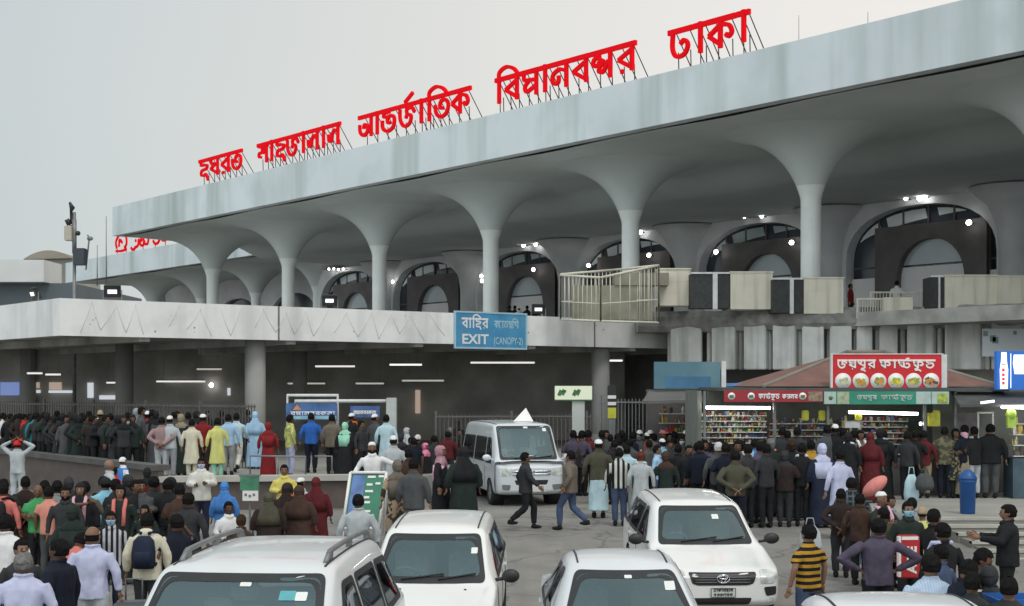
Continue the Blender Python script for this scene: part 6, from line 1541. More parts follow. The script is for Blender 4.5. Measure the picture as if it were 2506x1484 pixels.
# ------------------------------------------------------------------ the crowd, back rows first
def PB(k, zx, zy, label, **kw): x, y = B(k, zx, zy); return person(x, y, label, **kw)
def PF(k, zx, zy, label, **kw): x, y = F(k, zx, zy); return person(x, y, label, **kw)
DARKQ = 'dark indistinct figure queueing by the iron bar fence below the canopy'
GQ = 'dark figures queueing below the canopy'
rq = random.Random(5)
for zx, zy in ((60, 655), (130, 660), (180, 648), (270, 660), (340, 655), (400, 645), (455, 655), (520, 640), (575, 650), (640, 640), (700, 655), (750, 645), (815, 620), (860, 650), (1010, 645), (1070, 650), (1130, 640), (1210, 660), (1420, 700), (1590, 710), (1720, 715), (1900, 700), (2020, 700), (2260, 690), (20, 660), (95, 650), (155, 655), (300, 650), (370, 660), (430, 650), (490, 655), (550, 648), (610, 655), (670, 645), (725, 652), (790, 640), (840, 640), (970, 640), (1100, 655), (1170, 650), (1300, 665), (1390, 690), (1620, 705), (1800, 705)):
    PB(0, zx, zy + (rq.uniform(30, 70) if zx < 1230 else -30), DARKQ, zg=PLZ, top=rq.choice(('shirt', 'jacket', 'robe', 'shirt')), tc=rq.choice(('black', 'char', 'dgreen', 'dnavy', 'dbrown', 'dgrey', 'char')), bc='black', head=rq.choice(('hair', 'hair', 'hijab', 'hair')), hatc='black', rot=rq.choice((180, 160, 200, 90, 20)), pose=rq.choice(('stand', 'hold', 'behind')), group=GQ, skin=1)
DARKR = 'dark figure deep in the crowd between the van and the stall'
for zx, zy in ((640, 850), (960, 880), (1110, 860), (1010, 890), (1480, 860), (1450, 940), (1720, 880), (1760, 930), (560, 830), (1950, 900), (2060, 880), (600, 900), (700, 800), (860, 830), (930, 940), (1080, 930), (1440, 870), (1520, 980), (1690, 960), (1780, 1000), (1900, 860), (1960, 980), (2150, 880), (2260, 890), (1250, 940), (1000, 850)):
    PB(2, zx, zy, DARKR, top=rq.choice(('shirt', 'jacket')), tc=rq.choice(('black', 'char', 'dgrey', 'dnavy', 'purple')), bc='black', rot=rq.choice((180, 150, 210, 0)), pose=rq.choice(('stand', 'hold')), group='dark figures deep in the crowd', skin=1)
DARKK = 'dark figure half hidden in the crowd at the snack kiosk counter'
for zx, zy in ((130, 820), (180, 850), (270, 820), (540, 800), (690, 830), (780, 850), (1060, 850), (1270, 860), (1350, 850), (1790, 800)):
    PB(3, zx, zy, DARKK, zg=KZ, top=rq.choice(('shirt', 'jacket')), tc=rq.choice(('black', 'char', 'dgrey', 'dnavy')), bc='black', rot=rq.choice((180, 150, 210)), pose=rq.choice(('stand', 'hold')), group='dark figures at the kiosk counter', skin=1)

# packed back rows
rr_ = random.Random(23)
def filler(label, group, spots, **kw):
    for x, y in spots:
        person(x, y, label, top=rr_.choice(('shirt', 'jacket', 'tee', 'kurta', 'robe', 'shirt')), tc=rr_.choice(('black', 'char', 'dgrey', 'dnavy', 'brown', 'dbrown', 'char', 'olive', 'jeans', 'taupe', 'maroon', 'grey', 'navy', 'black', 'char')), bc=rr_.choice(('black', 'dnavy', 'char')), head=rr_.choice(('hair', 'hair', 'hair', 'hijab')), hatc='char', rot=rr_.choice((180, 165, 200, 150, 215, 30)), pose=rr_.choice(('stand', 'hold', 'stand', 'behind')), group=group, wide=rr_.uniform(.98, 1.1), **kw)
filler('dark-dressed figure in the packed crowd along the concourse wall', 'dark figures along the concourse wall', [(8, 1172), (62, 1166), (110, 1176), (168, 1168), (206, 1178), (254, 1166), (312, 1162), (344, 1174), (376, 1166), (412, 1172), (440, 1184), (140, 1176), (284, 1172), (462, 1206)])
filler('dark-dressed figure in the packed crowd before the kiosks', 'dark figures before the kiosks', [(1470, 1078), (1700, 1076), (1736, 1088), (1872, 1078), (1938, 1072), (1515, 1072), (1648, 1070), (1920, 1104)])
filler('dark-dressed figure among the cluster at the foot of the steps', 'dark figures at the steps', [(2058, 1196), (2105, 1208), (2180, 1212), (2232, 1218), (2300, 1332), (2422, 1384), (2470, 1412), (2380, 1400), (2160, 1242)], h=1.55)
filler('dark-dressed figure standing between the banner stand and the van', 'dark figures before the van', [(858, 1040), (902, 1046), (980, 1062), (1012, 1072), (1062, 1066), (1096, 1056), (1124, 1050), (1000, 1100), (820, 1062)])
# --- on the raised concourse
PB(0, 35, 690, 'person with one white sleeve at the very edge of the picture on the concourse', zg=PLZ, tc='white', bc='black', rot=150)
PB(0, 222, 700, 'person in a red and pink top in the dark queue', zg=PLZ, tc='red', bc='black', rot=120)
PB(0, 320, 690, 'person in a dull teal tunic in the dark queue', zg=PLZ, top='kurta', tc='teal', bc='black', rot=180)
PB(0, 915, 665, 'person in a pale cap and long white scarf with a red shoulder bag', zg=PLZ, top='robe', tc='black', head='beanie', hatc='tan', rot=200, extra=(('stole', 'offw'),))
PB(0, 1245, 650, 'woman in a grey robe and grey headscarf on the concourse', zg=PLZ, top='robe', tc='grey', head='veil', rot=190)
PB(0, 1350, 672, 'man in a bright red shirt and grey trousers, white capped, on the concourse', zg=PLZ, tc='red', bc='taupe', head='tupi', rot=180)
PB(0, 1478, 725, 'man in a dusty pink shirt and pale trousers seen from behind', zg=PLZ, tc='mauve', bc='lgrey', rot=180, pose='behind', wide=1.08)
PB(0, 1552, 715, 'white-capped man looking over the shoulder of the dusty pink shirt', zg=PLZ, tc='lgrey', bc='grey', head='tupi', rot=180)
PB(0, 1655, 700, 'woman in a dark olive robe and pale headscarf on the concourse', zg=PLZ, top='robe', tc='dgreen', head='hijab', hatc='khaki', rot=170)
PB(0, 1752, 745, 'slim person in a cream tunic behind the dark red shirt', zg=PLZ, top='kurta', tc='cream', bc='cream', rot=180)
PB(0, 1855, 700, 'broad man in a dark red shirt and white cap seen from behind', zg=PLZ, tc='dred', bc='dbrown', head='tupi', rot=180, wide=1.12)
PB(0, 1985, 735, 'person in a yellow-green tunic and pale green trousers', zg=PLZ, top='kurta', tc='lemon', bc='mint', rot=200)
PB(0, 2085, 700, 'man in a pale blue shirt half behind the white-dressed man', zg=PLZ, tc='lblue', bc='grey', rot=180)
PB(0, 2160, 692, 'man in a blue-white shirt and white trousers walking away by the pillar', zg=PLZ, tc='cyan', bc='offw', rot=180, pose='walk')
PB(0, 2330, 680, 'woman in a full light blue robe standing beside the grey pillar', zg=PLZ, top='robe', tc='lblue', head='veil', rot=185)
PB(1, 112, 775, 'woman in a red sari over a teal skirt on the concourse', zg=PLZ, top='dress', tc='dred', head='scarf', hatc='dred', rot=180)
PB(1, 315, 708, 'man in a yellow patterned shirt standing side-on by the blue banner', zg=PLZ, tc='lemon', bc='lilac', rot=120, pat=('spot_y', (.30, .34, .12), 9), pose='stand')
PB(1, 505, 692, 'man in a royal blue shirt and dark trousers seen from behind', zg=PLZ, tc='blue', bc='dnavy', rot=180, wide=1.08)
PB(1, 695, 702, 'man in a brown-olive jacket watching below the blue banner', zg=PLZ, top='jacket', tc='taupe', bc='black', rot=170)
PB(1, 815, 775, 'woman in a black robe with a mint green headscarf', zg=PLZ, top='robe', tc='black', head='scarf', hatc='mint', rot=160)
PB(1, 878, 692, 'man in black with an orange scarf and white cap', zg=PLZ, tc='black', bc='black', head='tupi', rot=150, extra=(('stole', 'orange'), ('beard', 'k')))
PB(1, 965, 760, 'dark-clothed man whose face shows beside the orange scarf', zg=PLZ, tc='char', bc='black', rot=60)
PB(1, 1088, 700, 'man in a dark coat and round white cap under the end of the banner', zg=PLZ, tc='dgrey', bc='black', head='tupi', rot=140)
PB(1, 1190, 705, 'man in a pale cyan tunic seen from behind by the white post', zg=PLZ, top='kurta', tc='cyan', bc='lgrey', rot=180)
PB(1, 1255, 705, 'tall man in a long white tunic and white cap, back turned', D=34.8, zg=.3, h=1.9, top='kurta', tc='lgrey', bc='lgrey', head='tupi', rot=185)
# --- below the concourse, by the information board and the van
PB(1, 1060, 858, 'smiling bearded man in a white jumper and white cap pointing with one arm', D=32.2, tc='white', bc='navy', head='tupi', rot=10, pose='reach', yf=1, extra=(('beard', 'k'),))
PB(1, 1380, 825, 'person in pale grey with a white cloth on the head by the white tunic', tc='lgrey', bc='lgrey', head='scarf', hatc='lgrey', rot=100)
PB(1, 1480, 890, 'person in black with a pointed pale cap near the pink headscarf', tc='black', bc='black', head='beanie', hatc='offw', rot=150)
PB(1, 1420, 910, 'dark-haired person in black close behind the child in grey', tc='black', bc='black', rot=30)
PB(1, 1550, 965, 'girl in a bright pink scarf in front of the black robe', top='robe', tc='black', head='scarf', hatc='pink', rot=60, h=1.5)
PB(1, 1690, 945, 'woman in a black robe under a long patterned pink headscarf', D=30.8, top='robe', tc='black', head='hijab', hatc='pinkw', rot=80, yf=1, extra=(('scarf', 'pinkw'),))
PB(1, 1770, 822, 'grey-haired man in dark clothes close to the van', tc='char', bc='black', hc='g', rot=200)
PB(1, 1845, 765, 'man whose face shows at the rear corner of the van', tc='dgrey', bc='black', rot=20)
PB(1, 1895, 880, 'large woman all in black robe and veil beside the van', D=30.4, top='robe', tc='dgreen', head='veil', hatc='black', rot=200, yf=1, wide=1.15)
PB(1, 1440, 1105, 'youth in a dark grey jacket and grey trousers, back turned, before the board', D=27.6, top='jacket', tc='dgrey', bc='taupe', rot=170, h=1.45, yf=1)
PB(1, 1288, 1120, 'woman wrapped in a brown and cream speckled shawl', D=28.2, top='dress', tc='tan', head='scarf', hatc='taupe', rot=200, pat=('spot_b', (.06, .045, .035), 8), yf=1)
# --- on the road around the van
PB(2, 125, 1050, 'man in a black jacket walking past the front of the van', D=31.2, top='jacket', tc='char', bc='black', rot=100, pose='walk', yf=1)
PB(2, 530, 1035, 'man in a brown-grey jacket and jeans striding across the road', D=31.0, top='jacket', tc='taupe', bc='jeans', rot=245, pose='walk', yf=1)
PB(2, 695, 838, 'man in a red and black shirt beside the white sign pillar', tc='dred', bc='black', rot=160, pat=('plaid_r', (.05, .02, .02), 14))
PB(2, 790, 888, 'man in an olive coat, white cap and white-blue sarong, back turned', D=33.6, top='lungi', tc='olive', bc='cyan', head='tupi', rot=180, wide=1.1, yf=1)
PB(2, 895, 885, 'person with one pale shirt sleeve behind the olive coat', tc='white', bc='grey', rot=190)
PB(2, 820, 848, 'dark-haired man looking towards the hall behind the olive coat', tc='char', bc='black', rot=180)
PB(2, 980, 1010, 'man in a black and white striped shirt and jeans seen from behind', D=31.8, tc='black', bc='jeans', rot=180, pat=('stripe_w', (.55, .55, .52), 9), yf=1)
PB(2, 1050, 985, 'person in a pale mint shirt between the striped shirt and the white shawl', tc='cyan', bc='grey', rot=170)
PB(2, 1165, 790, 'man in a white skullcap far back near the bar fence', tc='dgrey', bc='black', head='tupi', rot=180)
PB(2, 1265, 815, 'man in a creamy cap far back beside the bar fence', tc='taupe', bc='black', head='tupi', hatc='offw', rot=160)
PB(2, 1235, 868, 'man in a white cap and rust brown jacket', tc='rust', bc='black', head='tupi', rot=190)
PB(2, 1160, 875, 'bareheaded grey-haired man in white beside the rust brown jacket', tc='white', bc='grey', hc='g', rot=170)
PB(2, 1300, 880, 'man in a bright blue shirt in the middle of the crowd', tc='bblue', bc='navy', rot=150)
PB(2, 1385, 822, 'person in a red and orange cap above the bright blue shirt', tc='navy', bc='black', head='cap', hatc='coral', rot=30)
PB(2, 1370, 925, 'white-capped person in pale blue beside the bright blue shirt', tc='sky', bc='grey', head='tupi', rot=200)
PB(2, 1330, 985, 'man in a pale blue shirt turned to one side in front of the red bag', D=33.2, tc='lblue', bc='jeans', rot=70, pose='hold')
PB(2, 1178, 1040, 'henna-haired man in a grey shirt with a white shawl over one shoulder', D=31.5, top='kurta', tc='lgrey', bc='lgrey', hc='r', rot=175, extra=(('stole', 'white'),), yf=1)
PB(2, 1405, 1040, 'woman in brown with a white strap and bright red bag before the estate car', D=31.6, top='dress', tc='dgreen', head='hijab', hatc='brown', rot=170, yf=1)
PB(2, 1590, 822, 'man in a white cap and black jacket by the stall lights', tc='black', bc='black', head='tupi', rot=170)
PB(2, 1550, 905, 'man in dark grey with a small white face mask', tc='dgrey', bc='black', rot=10, extra=(('mask', 'white'),))
PB(2, 1655, 880, 'brown-haired man in a black jacket near the shelves of the stall', top='jacket', tc='black', bc='black', hc='b', rot=30)
PB(2, 1620, 985, 'big man in a black jacket with a white badge in the crowd', D=33.2, top='jacket', tc='black', bc='dnavy', rot=10, wide=1.15)
PB(2, 1800, 960, 'man in a plum-grey shirt turned away', D=34.0, tc='purple', bc='navy', rot=180)
PB(2, 1875, 975, 'man in a lilac-grey shirt beside the plum-grey one', D=34.6, tc='lilac', bc='dgrey', rot=190)
PB(2, 1885, 882, 'white-haired man in dark clothes before the stall shelves', tc='dgrey', bc='black', hc='w', rot=180)
PB(2, 2040, 1035, 'man in an olive-brown shirt with hands clasped behind his back', D=29.8, tc='olive', bc='dnavy', rot=180, pose='behind', wide=1.12, yf=1)
PB(2, 2095, 915, 'man in a white shirt standing before the snack kiosk', D=33.8, tc='white', bc='black', rot=180, wide=1.05)
PB(2, 2215, 928, 'man in a sky blue patterned shirt beside the white shirt', D=33.4, tc='bblue', bc='dgrey', rot=160, pat=('spot_s', (.35, .55, .72), 10))
PB(2, 2320, 905, 'dark-dressed person with a scarlet sliver of cloth at the kiosk', D=34.0, tc='char', bc='black', rot=200)
# --- on and before the kiosk terrace
PB(3, 25, 838, 'grey-haired woman in a dark green robe with a salmon scarf', D=32.8, top='robe', tc='dgreen', head='long', hc='g', rot=190, extra=(('stole', 'salmon'),))
PB(3, 220, 810, 'brown-haired woman in a long black coat', D=33.2, top='robe', tc='black', head='long', hc='b', rot=180)
PB(3, 390, 800, 'man in a mustard yellow shirt at the kiosk', D=33.8, tc='mustard', bc='black', rot=190)
PB(3, 492, 775, 'person in a lilac-white headscarf at the kiosk', D=34.0, top='robe', tc='navy', head='scarf', hatc='lav', rot=190)
PB(3, 310, 870, 'person with a white bag strap beside the mustard shirt', D=33.0, tc='black', bc='black', rot=170, extra=(('stole', 'white'),))
PB(3, 612, 792, 'man in black wearing a white cap under the price card', zg=KZ, tc='black', bc='black', head='tupi', rot=180)
PB(3, 655, 935, 'man in a long lavender blue tunic and pale trousers, back turned', D=29.6, top='kurta', tc='lav', bc='cyan', rot=200, yf=1)
PB(3, 735, 870, 'woman in black with a narrow white scarf beside the lavender tunic', D=32.2, top='robe', tc='black', head='hijab', hatc='black', rot=150, extra=(('stole', 'white'),))
PB(3, 845, 850, 'woman in a dark patterned dress with a long white stole', D=31.9, top='dress', tc='taupe', head='long', rot=20, pat=('spot_d', (.05, .04, .04), 10), extra=(('stole', 'white'),))
PB(3, 935, 870, 'woman in a full maroon robe by the kiosk', D=31.7, top='robe', tc='maroon', head='veil', rot=160)
PB(3, 1030, 830, 'woman in a wide black coat with white trim at the kiosk counter', zg=KZ, top='robe', tc='black', head='scarf', hatc='black', rot=150, wide=1.15, extra=(('stole', 'lgrey'),))
PB(3, 1420, 850, 'man in a maroon shirt and khaki trousers carrying white bags', zg=KZ, tc='maroon', bc='khaki', rot=160, wide=1.08)
PB(3, 1610, 815, 'man in a mottled camouflage jacket and black trousers', zg=KZ, top='jacket', tc='olive', bc='dnavy', rot=170, pat=('spot_c', (.16, .15, .09), 9))
PB(3, 1715, 835, 'woman in a dark flowered tunic holding a snack', zg=KZ, top='kurta', tc='dgreen', bc='black', head='long', rot=10, pat=('spot_f', (.20, .16, .10), 16), pose='hold')
PB(3, 1790, 850, 'slim person in a cream scarf behind the blue bin', zg=KZ, top='dress', tc='khaki', head='hijab', hatc='pinkw', rot=190)
PB(3, 1880, 815, 'person in a black coat with a bright phone light at the ear', zg=KZ, top='jacket', tc='black', bc='lgrey', rot=200, pose='phone', extra=(('stole', 'lgrey'),))
PB(3, 2030, 790, 'large man in a black coat and grey trousers beside the blue bin', zg=KZ, top='jacket', tc='black', bc='dgrey', rot=170, wide=1.2)
# --- near right
PF(3, 790, 262, 'man in a dark green plaid shirt seen from behind', D=25.6, tc='dgreen', bc='jeans', rot=175, pat=('plaid_g', (.09, .12, .14), 11), wide=1.12, yf=1)
PF(3, 1080, 395, 'white-capped man with a pink and white bundle on the steps', D=25.6, tc='dgreen', bc='dgrey', head='tupi', rot=30, pose='fwd', extra=(('stole', 'pinkw'),))
PF(3, 1330, 490, 'man in dark clothes and a pale blue face mask', D=23.8, tc='dgreen', bc='black', rot=5, extra=(('mask', 'sky'),))
PF(3, 1465, 540, 'child in a vivid yellow dress and tan cap held in front of the steps', D=24.4, top='dress', tc='lemon', head='beanie', hatc='tan', rot=150, h=1.45)
PF(3, 1580, 560, 'dark-haired person in black close to the yellow dress', D=24.8, tc='black', bc='black', rot=120)
PF(3, 1650, 690, 'young man in black with a white and violet sleeve near the steps', D=22.0, tc='black', bc='black', rot=200, wide=1.1, extra=(('stole', 'lav'),))
PF(3, 1830, 880, 'person in a black jacket with white printed stripes, bending', D=19.6, top='jacket', tc='dnavy', bc='black', rot=60, pose='lean', pat=('band_w', (.05, .055, .07), 5))
PF(3, 2270, 518, 'man in a black suit by the steps holding out both hands', D=22.8, top='jacket', tc='black', bc='black', rot=255, pose='fwd', wide=1.12)
PF(3, 380, 705, 'young man in a yellow and black striped polo shirt', D=21.0, top='tee', tc='mustard', bc='jeans', rot=215, pat=('band_k', (.012, .012, .013), 11.5), wide=1.05, h=1.66)
PF(3, 1045, 648, 'man in a purple-grey shirt, hands on his hips, back turned', D=20.2, tc='purple', bc='black', rot=180, pose='akimbo', wide=1.18)
PF(3, 1540, 985, 'man in a pale blue polo shirt seen from behind over the silver roof', D=15.9, top='tee', tc='lblue', bc='navy', rot=185, wide=1.16, pat=('stripe_l', (.50, .53, .64), 40))
PF(3, 1745, 1010, 'man in a navy shirt stooping behind the pale blue polo', D=17.8, tc='dnavy', bc='black', rot=120, pose='lean')
PF(3, 2010, 1035, 'person in a pale speckled shawl crouching by the steps', D=17.2, top='robe', tc='cyan', head='hair', rot=140, h=1.5, pat=('spot_g', (.20, .24, .22), 14))
PF(3, 2230, 1150, 'dark-clothed person bending at the foot of the steps', D=17.0, tc='black', bc='black', rot=240, pose='lean', h=1.5)
# --- near left crowd, from the wall towards the camera
PB(0, 160, 940, 'man in a pale grey shirt holding a red cap on his head with both hands', D=26.5, tc='lgrey', bc='lgrey', head='beanie', hatc='red', rot=180, pose='armsup', wide=1.1)
PF(0, 1040, 92, 'elderly man with a bald tan head by the concourse wall', top='kurta', tc='lgrey', bc='grey', head='bald', hc='g', rot=120, skin=2)
PF(0, 1085, 165, 'child with black hair in a red top', D=27.5, h=1.35, tc='red', bc='dgrey', rot=150)
PF(0, 1168, 70, 'child in a blue and white top with a pale cap', D=29.5, h=1.4, tc='bblue', bc='navy', head='beanie', hatc='white', rot=140, pat=('spot_w', (.7, .7, .72), 4))
PF(0, 1395, 170, 'woman in a plum dress holding something white by the wall', D=28.5, h=1.5, top='dress', tc='maroon', head='hijab', hatc='black', rot=200)
PF(0, 1912, 72, 'man in a white jacket and dark trousers standing at the wall', D=29.8, top='jacket', tc='offw', bc='navy', rot=5, pose='hold', extra=(('mask', 'lav'),))
PF(0, 2130, 305, 'figure wrapped in a bright blue veil by the green notice', D=25.6, h=1.45, top='robe', tc='bblue', head='veil', rot=180)
PF(0, 35, 315, 'man in an orange vest with a black strap at the picture edge', D=20.6, top='shirt', tc='coral', bc='dgrey', rot=170, extra=(('backpack', 'black'),))
PF(0, 360, 330, 'balding man in a green shirt with folded arms', D=20.8, top='tee', tc='green', bc='black', head='bald', rot=10, pose='crossed', h=1.64)
PF(0, 470, 342, 'man in a salmon pink shirt pointing with his outstretched arm', D=20.2, top='tee', tc='salmon', bc='dgrey', rot=165, pose='point', h=1.64)
PF(0, 620, 345, 'man in glasses and a dark shirt beside the salmon pink shirt', D=21.2, tc='char', bc='black', rot=15, extra=(('beard', 'k'),))
PF(0, 762, 312, 'woman with a pale face, black headscarf and pink collar', D=21.2, top='robe', tc='black', head='hijab', hatc='black', rot=5, skin=2, extra=(('stole', 'pinkw'),))
PF(0, 905, 412, 'small boy whose face shows below the light blue shirt', D=21.6, h=1.4, tc='maroon', bc='black', rot=0)
PF(0, 1000, 262, 'stout man in a sky blue shirt and black woollen cap', D=21.6, top='tee', tc='sky', bc='khaki', head='beanie', hatc='black', rot=205, wide=1.16)
PF(0, 1140, 335, 'young woman with long dark hair in an orange-red scarf', D=21.8, top='dress', tc='dgreen', head='long', rot=5, skin=2, extra=(('stole', 'coral'),))
PF(0, 1290, 285, 'man in a black tee-shirt with a red and white print', D=21.4, top='tee', tc='black', bc='black', rot=50, wide=1.05)
PF(0, 1372, 525, 'girl in dark clothes looking at the camera', D=20.4, h=1.35, top='dress', tc='dgreen', head='long', rot=0, skin=2)
PF(0, 1620, 262, 'broad woman in a black headscarf and black robe, back turned', D=21.2, top='robe', tc='black', head='veil', hatc='black', rot=180, wide=1.15)
PF(0, 1050, 582, 'young man in a blue face mask and black and white striped shirt', D=18.4, tc='black', bc='navy', rot=15, pat=('stripe_k', (.45, .45, .50), 12), extra=(('mask', 'lblue'),), h=1.55)
PF(0, 1400, 590, 'man in a cream hooded top carrying a navy backpack', D=17.2, top='hoodie', tc='cream', bc='char', rot=180, extra=(('backpack', 'navy'),), h=1.72)
PF(0, 1672, 610, 'man in a dark navy tee-shirt holding a phone to his ear', D=17.4, top='tee', tc='dnavy', bc='black', rot=215, pose='phone', wide=1.08)
PF(0, 2170, 490, 'man in a white jumper sitting with a black bag', D=22.5, tc='white', bc='navy', rot=30, pose='sit')
PF(0, 2290, 612, 'brown-haired person low beside the off-road car', D=20.5, h=1.45, tc='brown', bc='black', hc='b', rot=170)
PF(0, 880, 722, 'balding man in a pale lavender shirt seen from behind', D=15.6, tc='lav', bc='lgrey', head='bald', rot=180, wide=1.1, h=1.70)
PF(0, 550, 842, 'man in a dark navy jacket shown in profile', D=13.9, top='jacket', tc='dnavy', bc='black', rot=255, wide=1.08, h=1.72)
PF(0, 640, 770, 'person in a coral red shirt bending behind the man in profile', D=16.4, top='tee', tc='coral', bc='black', rot=150, wide=1.15, h=1.5, pose='lean')
PF(0, 205, 850, 'man with a tired face looking sideways between two nearer heads', D=15.8, tc='char', bc='black', rot=40, h=1.62, extra=(('beard', 'g'),))
PF(0, 225, 965, 'grey-haired man in a lavender-white shirt at the bottom edge', D=12.9, tc='lav', bc='grey', hc='g', rot=190, wide=1.12, h=1.70)
PF(0, 45, 605, 'black-haired person in a white shirt cut off by the picture edge', D=15.6, tc='white', bc='grey', rot=180, wide=1.15, h=1.75)
PF(0, 90, 640, 'dark-clothed man behind the black-haired person at the picture edge', D=18.5, tc='char', bc='black', rot=170)
PF(0, 690, 520, 'dark-robed woman in front of the man in glasses', D=19.2, top='robe', tc='dgreen', head='scarf', hatc='dgreen', rot=180)
# --- in front of the brown wall
PF(1, 970, 420, 'man in a light grey shirt walking away towards the information board', D=19.6, tc='lgrey', bc='grey', rot=182, wide=1.1, h=1.66)
PF(1, 268, 140, 'man in a pale yellow shirt behind the brown-robed women', D=33.5, tc='yellow', bc='lgrey', rot=10, pose='hold', h=1.6)
PF(1, 300, 315, 'woman in a dark brown robe with a bright orange scarf', D=26.2, h=1.52, top='robe', tc='dbrown', head='veil', hatc='dbrown', rot=170, wide=1.2, extra=(('stole', 'orange'),))
PF(1, 120, 410, 'woman in a plain dark brown robe nearest the green notice', D=25.8, h=1.42, top='robe', tc='dbrown', head='veil', hatc='olive', rot=190, wide=1.15)
PF(1, 410, 340, 'woman in a dull brown robe beside the maroon veil', D=26.6, h=1.5, top='robe', tc='brown', head='veil', rot=175, wide=1.15)
PF(1, 570, 262, 'woman in a dark maroon robe and veil by the brown wall', D=27.6, h=1.56, top='robe', tc='maroon', head='veil', rot=180)
PF(1, 430, 262, 'white-capped man in grey behind the brown robes', D=29.5, h=1.5, tc='lgrey', bc='grey', head='tupi', rot=150)
# --- on the deck
person(2195, 688, 'man in a white shirt leaning on the balcony railing', D=59.0, zg=DECK, tc='white', bc='dgrey', rot=150, h=1.66, fine=True)
person(2082, 697, 'man in a red and dark top on the balcony beside the railing', D=60.0, zg=DECK, tc='dred', bc='black', rot=60, h=1.6)
person(1270, 746, 'person in white with a white cap above the exit sign', D=76, zg=DECK, tc='white', bc='white', head='tupi', rot=200, h=1.5)
for x, y in ((1247, 748), (1260, 751), (1290, 750), (1310, 752)):
    person(x, y, 'dark head just showing over the canopy edge near the exit sign', D=77, zg=DECK, tc='black', bc='black', rot=180, h=1.62, group='people up on the deck')
# ------------------------------------------------------------------ things carried or set down among the crowd
def bag(x, y, D, w_, h_, colr, label, name='bag', z=None):
    p = P(x, y, D); mb = MB(); c = p
    torso(mb, [(0, 0, 0, w_ * .42, w_ * .28), (0, 0, h_ * .3, w_ * .5, w_ * .34), (0, 0, h_ * .75, w_ * .42, w_ * .25), (0, 0, h_, w_ * .2, w_ * .1)], 14)
    b = empty(name, (p.x, p.y, p.z - h_ if z is None else z), 0, label, 'bag'); o = mb.build('body', cloth(COL[colr]), b)
    mb = MB(); mb.tube([(-w_ * .2, 0, h_ * .95), (-w_ * .12, 0, h_ * 1.25), (w_ * .12, 0, h_ * 1.25), (w_ * .2, 0, h_ * .95)], .012, 6); mb.build('handle', cloth(COL[colr]), b); return b
x, y = F(0, 1190, 1090); D_ = 17.4; pp = P(x, y, D_)
SU_ = empty('suitcase', (pp.x + .0, D_ + .35, gz(D_)), .15, 'grey hard-shell suitcase standing beside the navy backpack', 'suitcase')
mb = MB(); mb.box((0, 0, .42), (.46, .26, .68)); mb.build('shell', mat('suitcase_grey', (.11, .125, .13), .45, .12, 3), SU_, bevel=.04)
mb = MB(); mb.tube([(-.1, .1, .76), (-.1, .1, 1.02), (.1, .1, 1.02), (.1, .1, .76)], .012, 6); mb.build('handle', M_gmetal, SU_)
for dx in (-.17, .17): mb = MB(); mb.lathe([(.01, -.02), (.045, -.02), (.045, .02), (.01, .02)], (dx, .06, .045), 14, 0, True, 'y'); mb.build('wheel', M_black, SU_)
x, y = PB_ = B(3, 1310, 1160); bag(x, y, 31.3, .34, .62, 'cyan', 'white plastic carrier bag hanging from the hand of the maroon shirt', z=KZ + .25)
x, y = B(3, 1430, 1180); bag(x, y, 31.0, .42, .36, 'dgrey', 'shiny dark grey shoulder bag on the khaki trousers', z=KZ + .55)
x, y = F(3, 400, 440); bag(x, y, 27.6, .46, .55, 'lgrey', 'big pale sack resting on the road by the lavender tunic', name='sack', z=gz(27.6))
x, y = B(2, 1405, 1275); bag(x, y, 30.9, .30, .26, 'red', 'bright red bag showing above the roof of the estate car', z=gz(31) + .55)
x, y = F(0, 2050, 650); bag(x, y, 21.6, .46, .7, 'black', 'bulky black bag in front of the man in the white jumper', z=gz(21.6) + .1)
x, y = F(1, 660, 770); bag(x, y, 18.0, .32, .26, 'lav', 'small violet and white box-like bag above the off-road car roof', z=.82)
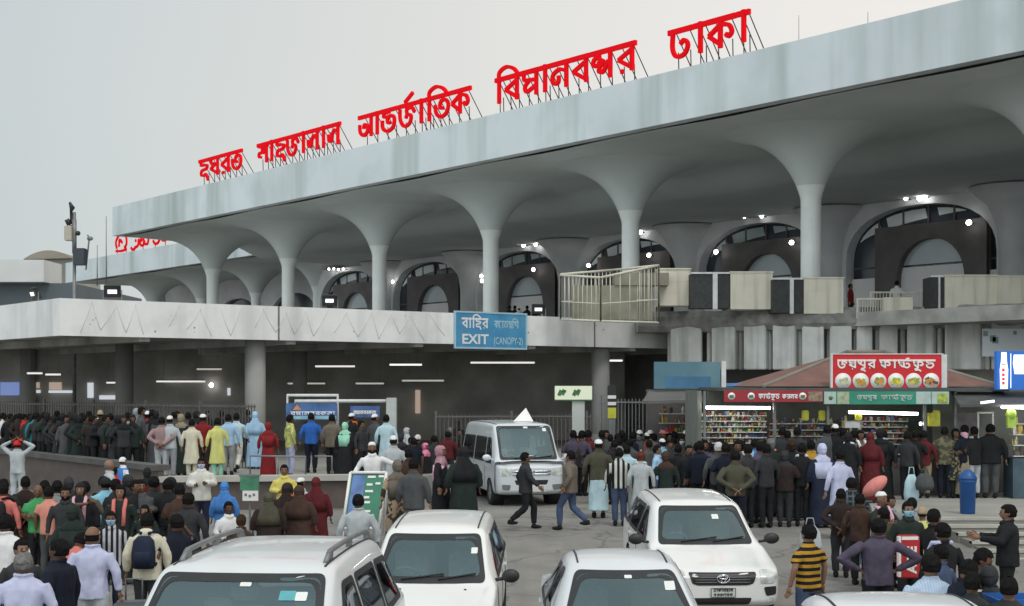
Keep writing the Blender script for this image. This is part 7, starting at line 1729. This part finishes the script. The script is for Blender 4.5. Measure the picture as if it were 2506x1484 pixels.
# salmon bundle above the white-capped man
p = P(2141, 1190, 26.0); mb = MB(); mb.ell((0, 0, 0), (.27, .14, .13), 16, 10, 0, Matrix.Rotation(R(-38), 3, 'Y'))
tag(mb.build('cloth_bundle', cloth((.62, .22, .20)), None, (p.x, p.y, p.z), None), 'rolled salmon pink cloth bundle carried above the white-capped man', 'bundle')
# red printed banner bag with white letters, twice
for (xa, xb, ya, yb, D_, lab) in ((2196, 2248, 1310, 1414, 19.6, 'tall red bag with white lettering up its side behind the pale blue polo'), (2385, 2416, 1440, 1500, 15.0, 'red bag with white lettering at the bottom edge below the crouching person')):
    a, b = P(xa, yb, D_), P(xb, ya, D_); e_ = empty('printed_bag', ((a.x + b.x) / 2, D_, a.z), .1, lab, 'bag'); w_, h_ = b.x - a.x, b.z - a.z
    mb = MB(); mb.box((0, 0, h_ / 2), (w_, .14, h_)); mb.build('body', mat('bag_red', (.45, .015, .02), .55, .15, 5), e_, bevel=.02)
    mb = MB(); mb.bx(-w_ / 2 - .012, -w_ / 2 + .02, -.075, .0, .02, h_ * .98); mb.bx(-w_ * .4, w_ * .4, -.076, -.0715, h_ * .90, h_ * .98); mb.build('trim', M_plate, e_)
    latin('AIRE', w_ * .62, M_plate, e_, 'lettering', (w_ * .30, -.074, h_ * .12), (R(90), R(-90), 0), offset=.008, depth=.002)
# blue crate at the very corner
p = P(2506, 1462, 14.6); mb = MB(); mb.bx(-.35, .35, -.25, .25, 0, .03)
for s in (-1, 1): mb.bx(s * .33, s * .35, -.25, .25, .031, .34); mb.bx(-.329, .329, s * .23, s * .25, .031, .34)
tag(mb.build('crate', mat('crate_blue', (.02, .12, .40), .45, .1, 3), None, (p.x, p.y, p.z - .33)), 'open blue plastic crate in the corner by the steps', 'crate')
# white litter scraps on the road
for x, y in ((2162, 1414), (2170, 1300), (1958, 1400), (1745, 1290)):
    D_ = (ZC - .03) * FPX / (y - HY); p = P(x, y, D_); mb = MB(); mb.ell((0, 0, .012), (.10, .05, .012), 9, 4)
    tag(mb.build('paper_scrap', M_plate, None, (p.x, p.y, gz(p.y))), 'scrap of white litter on the asphalt', 'litter', 'scraps of litter on the road')
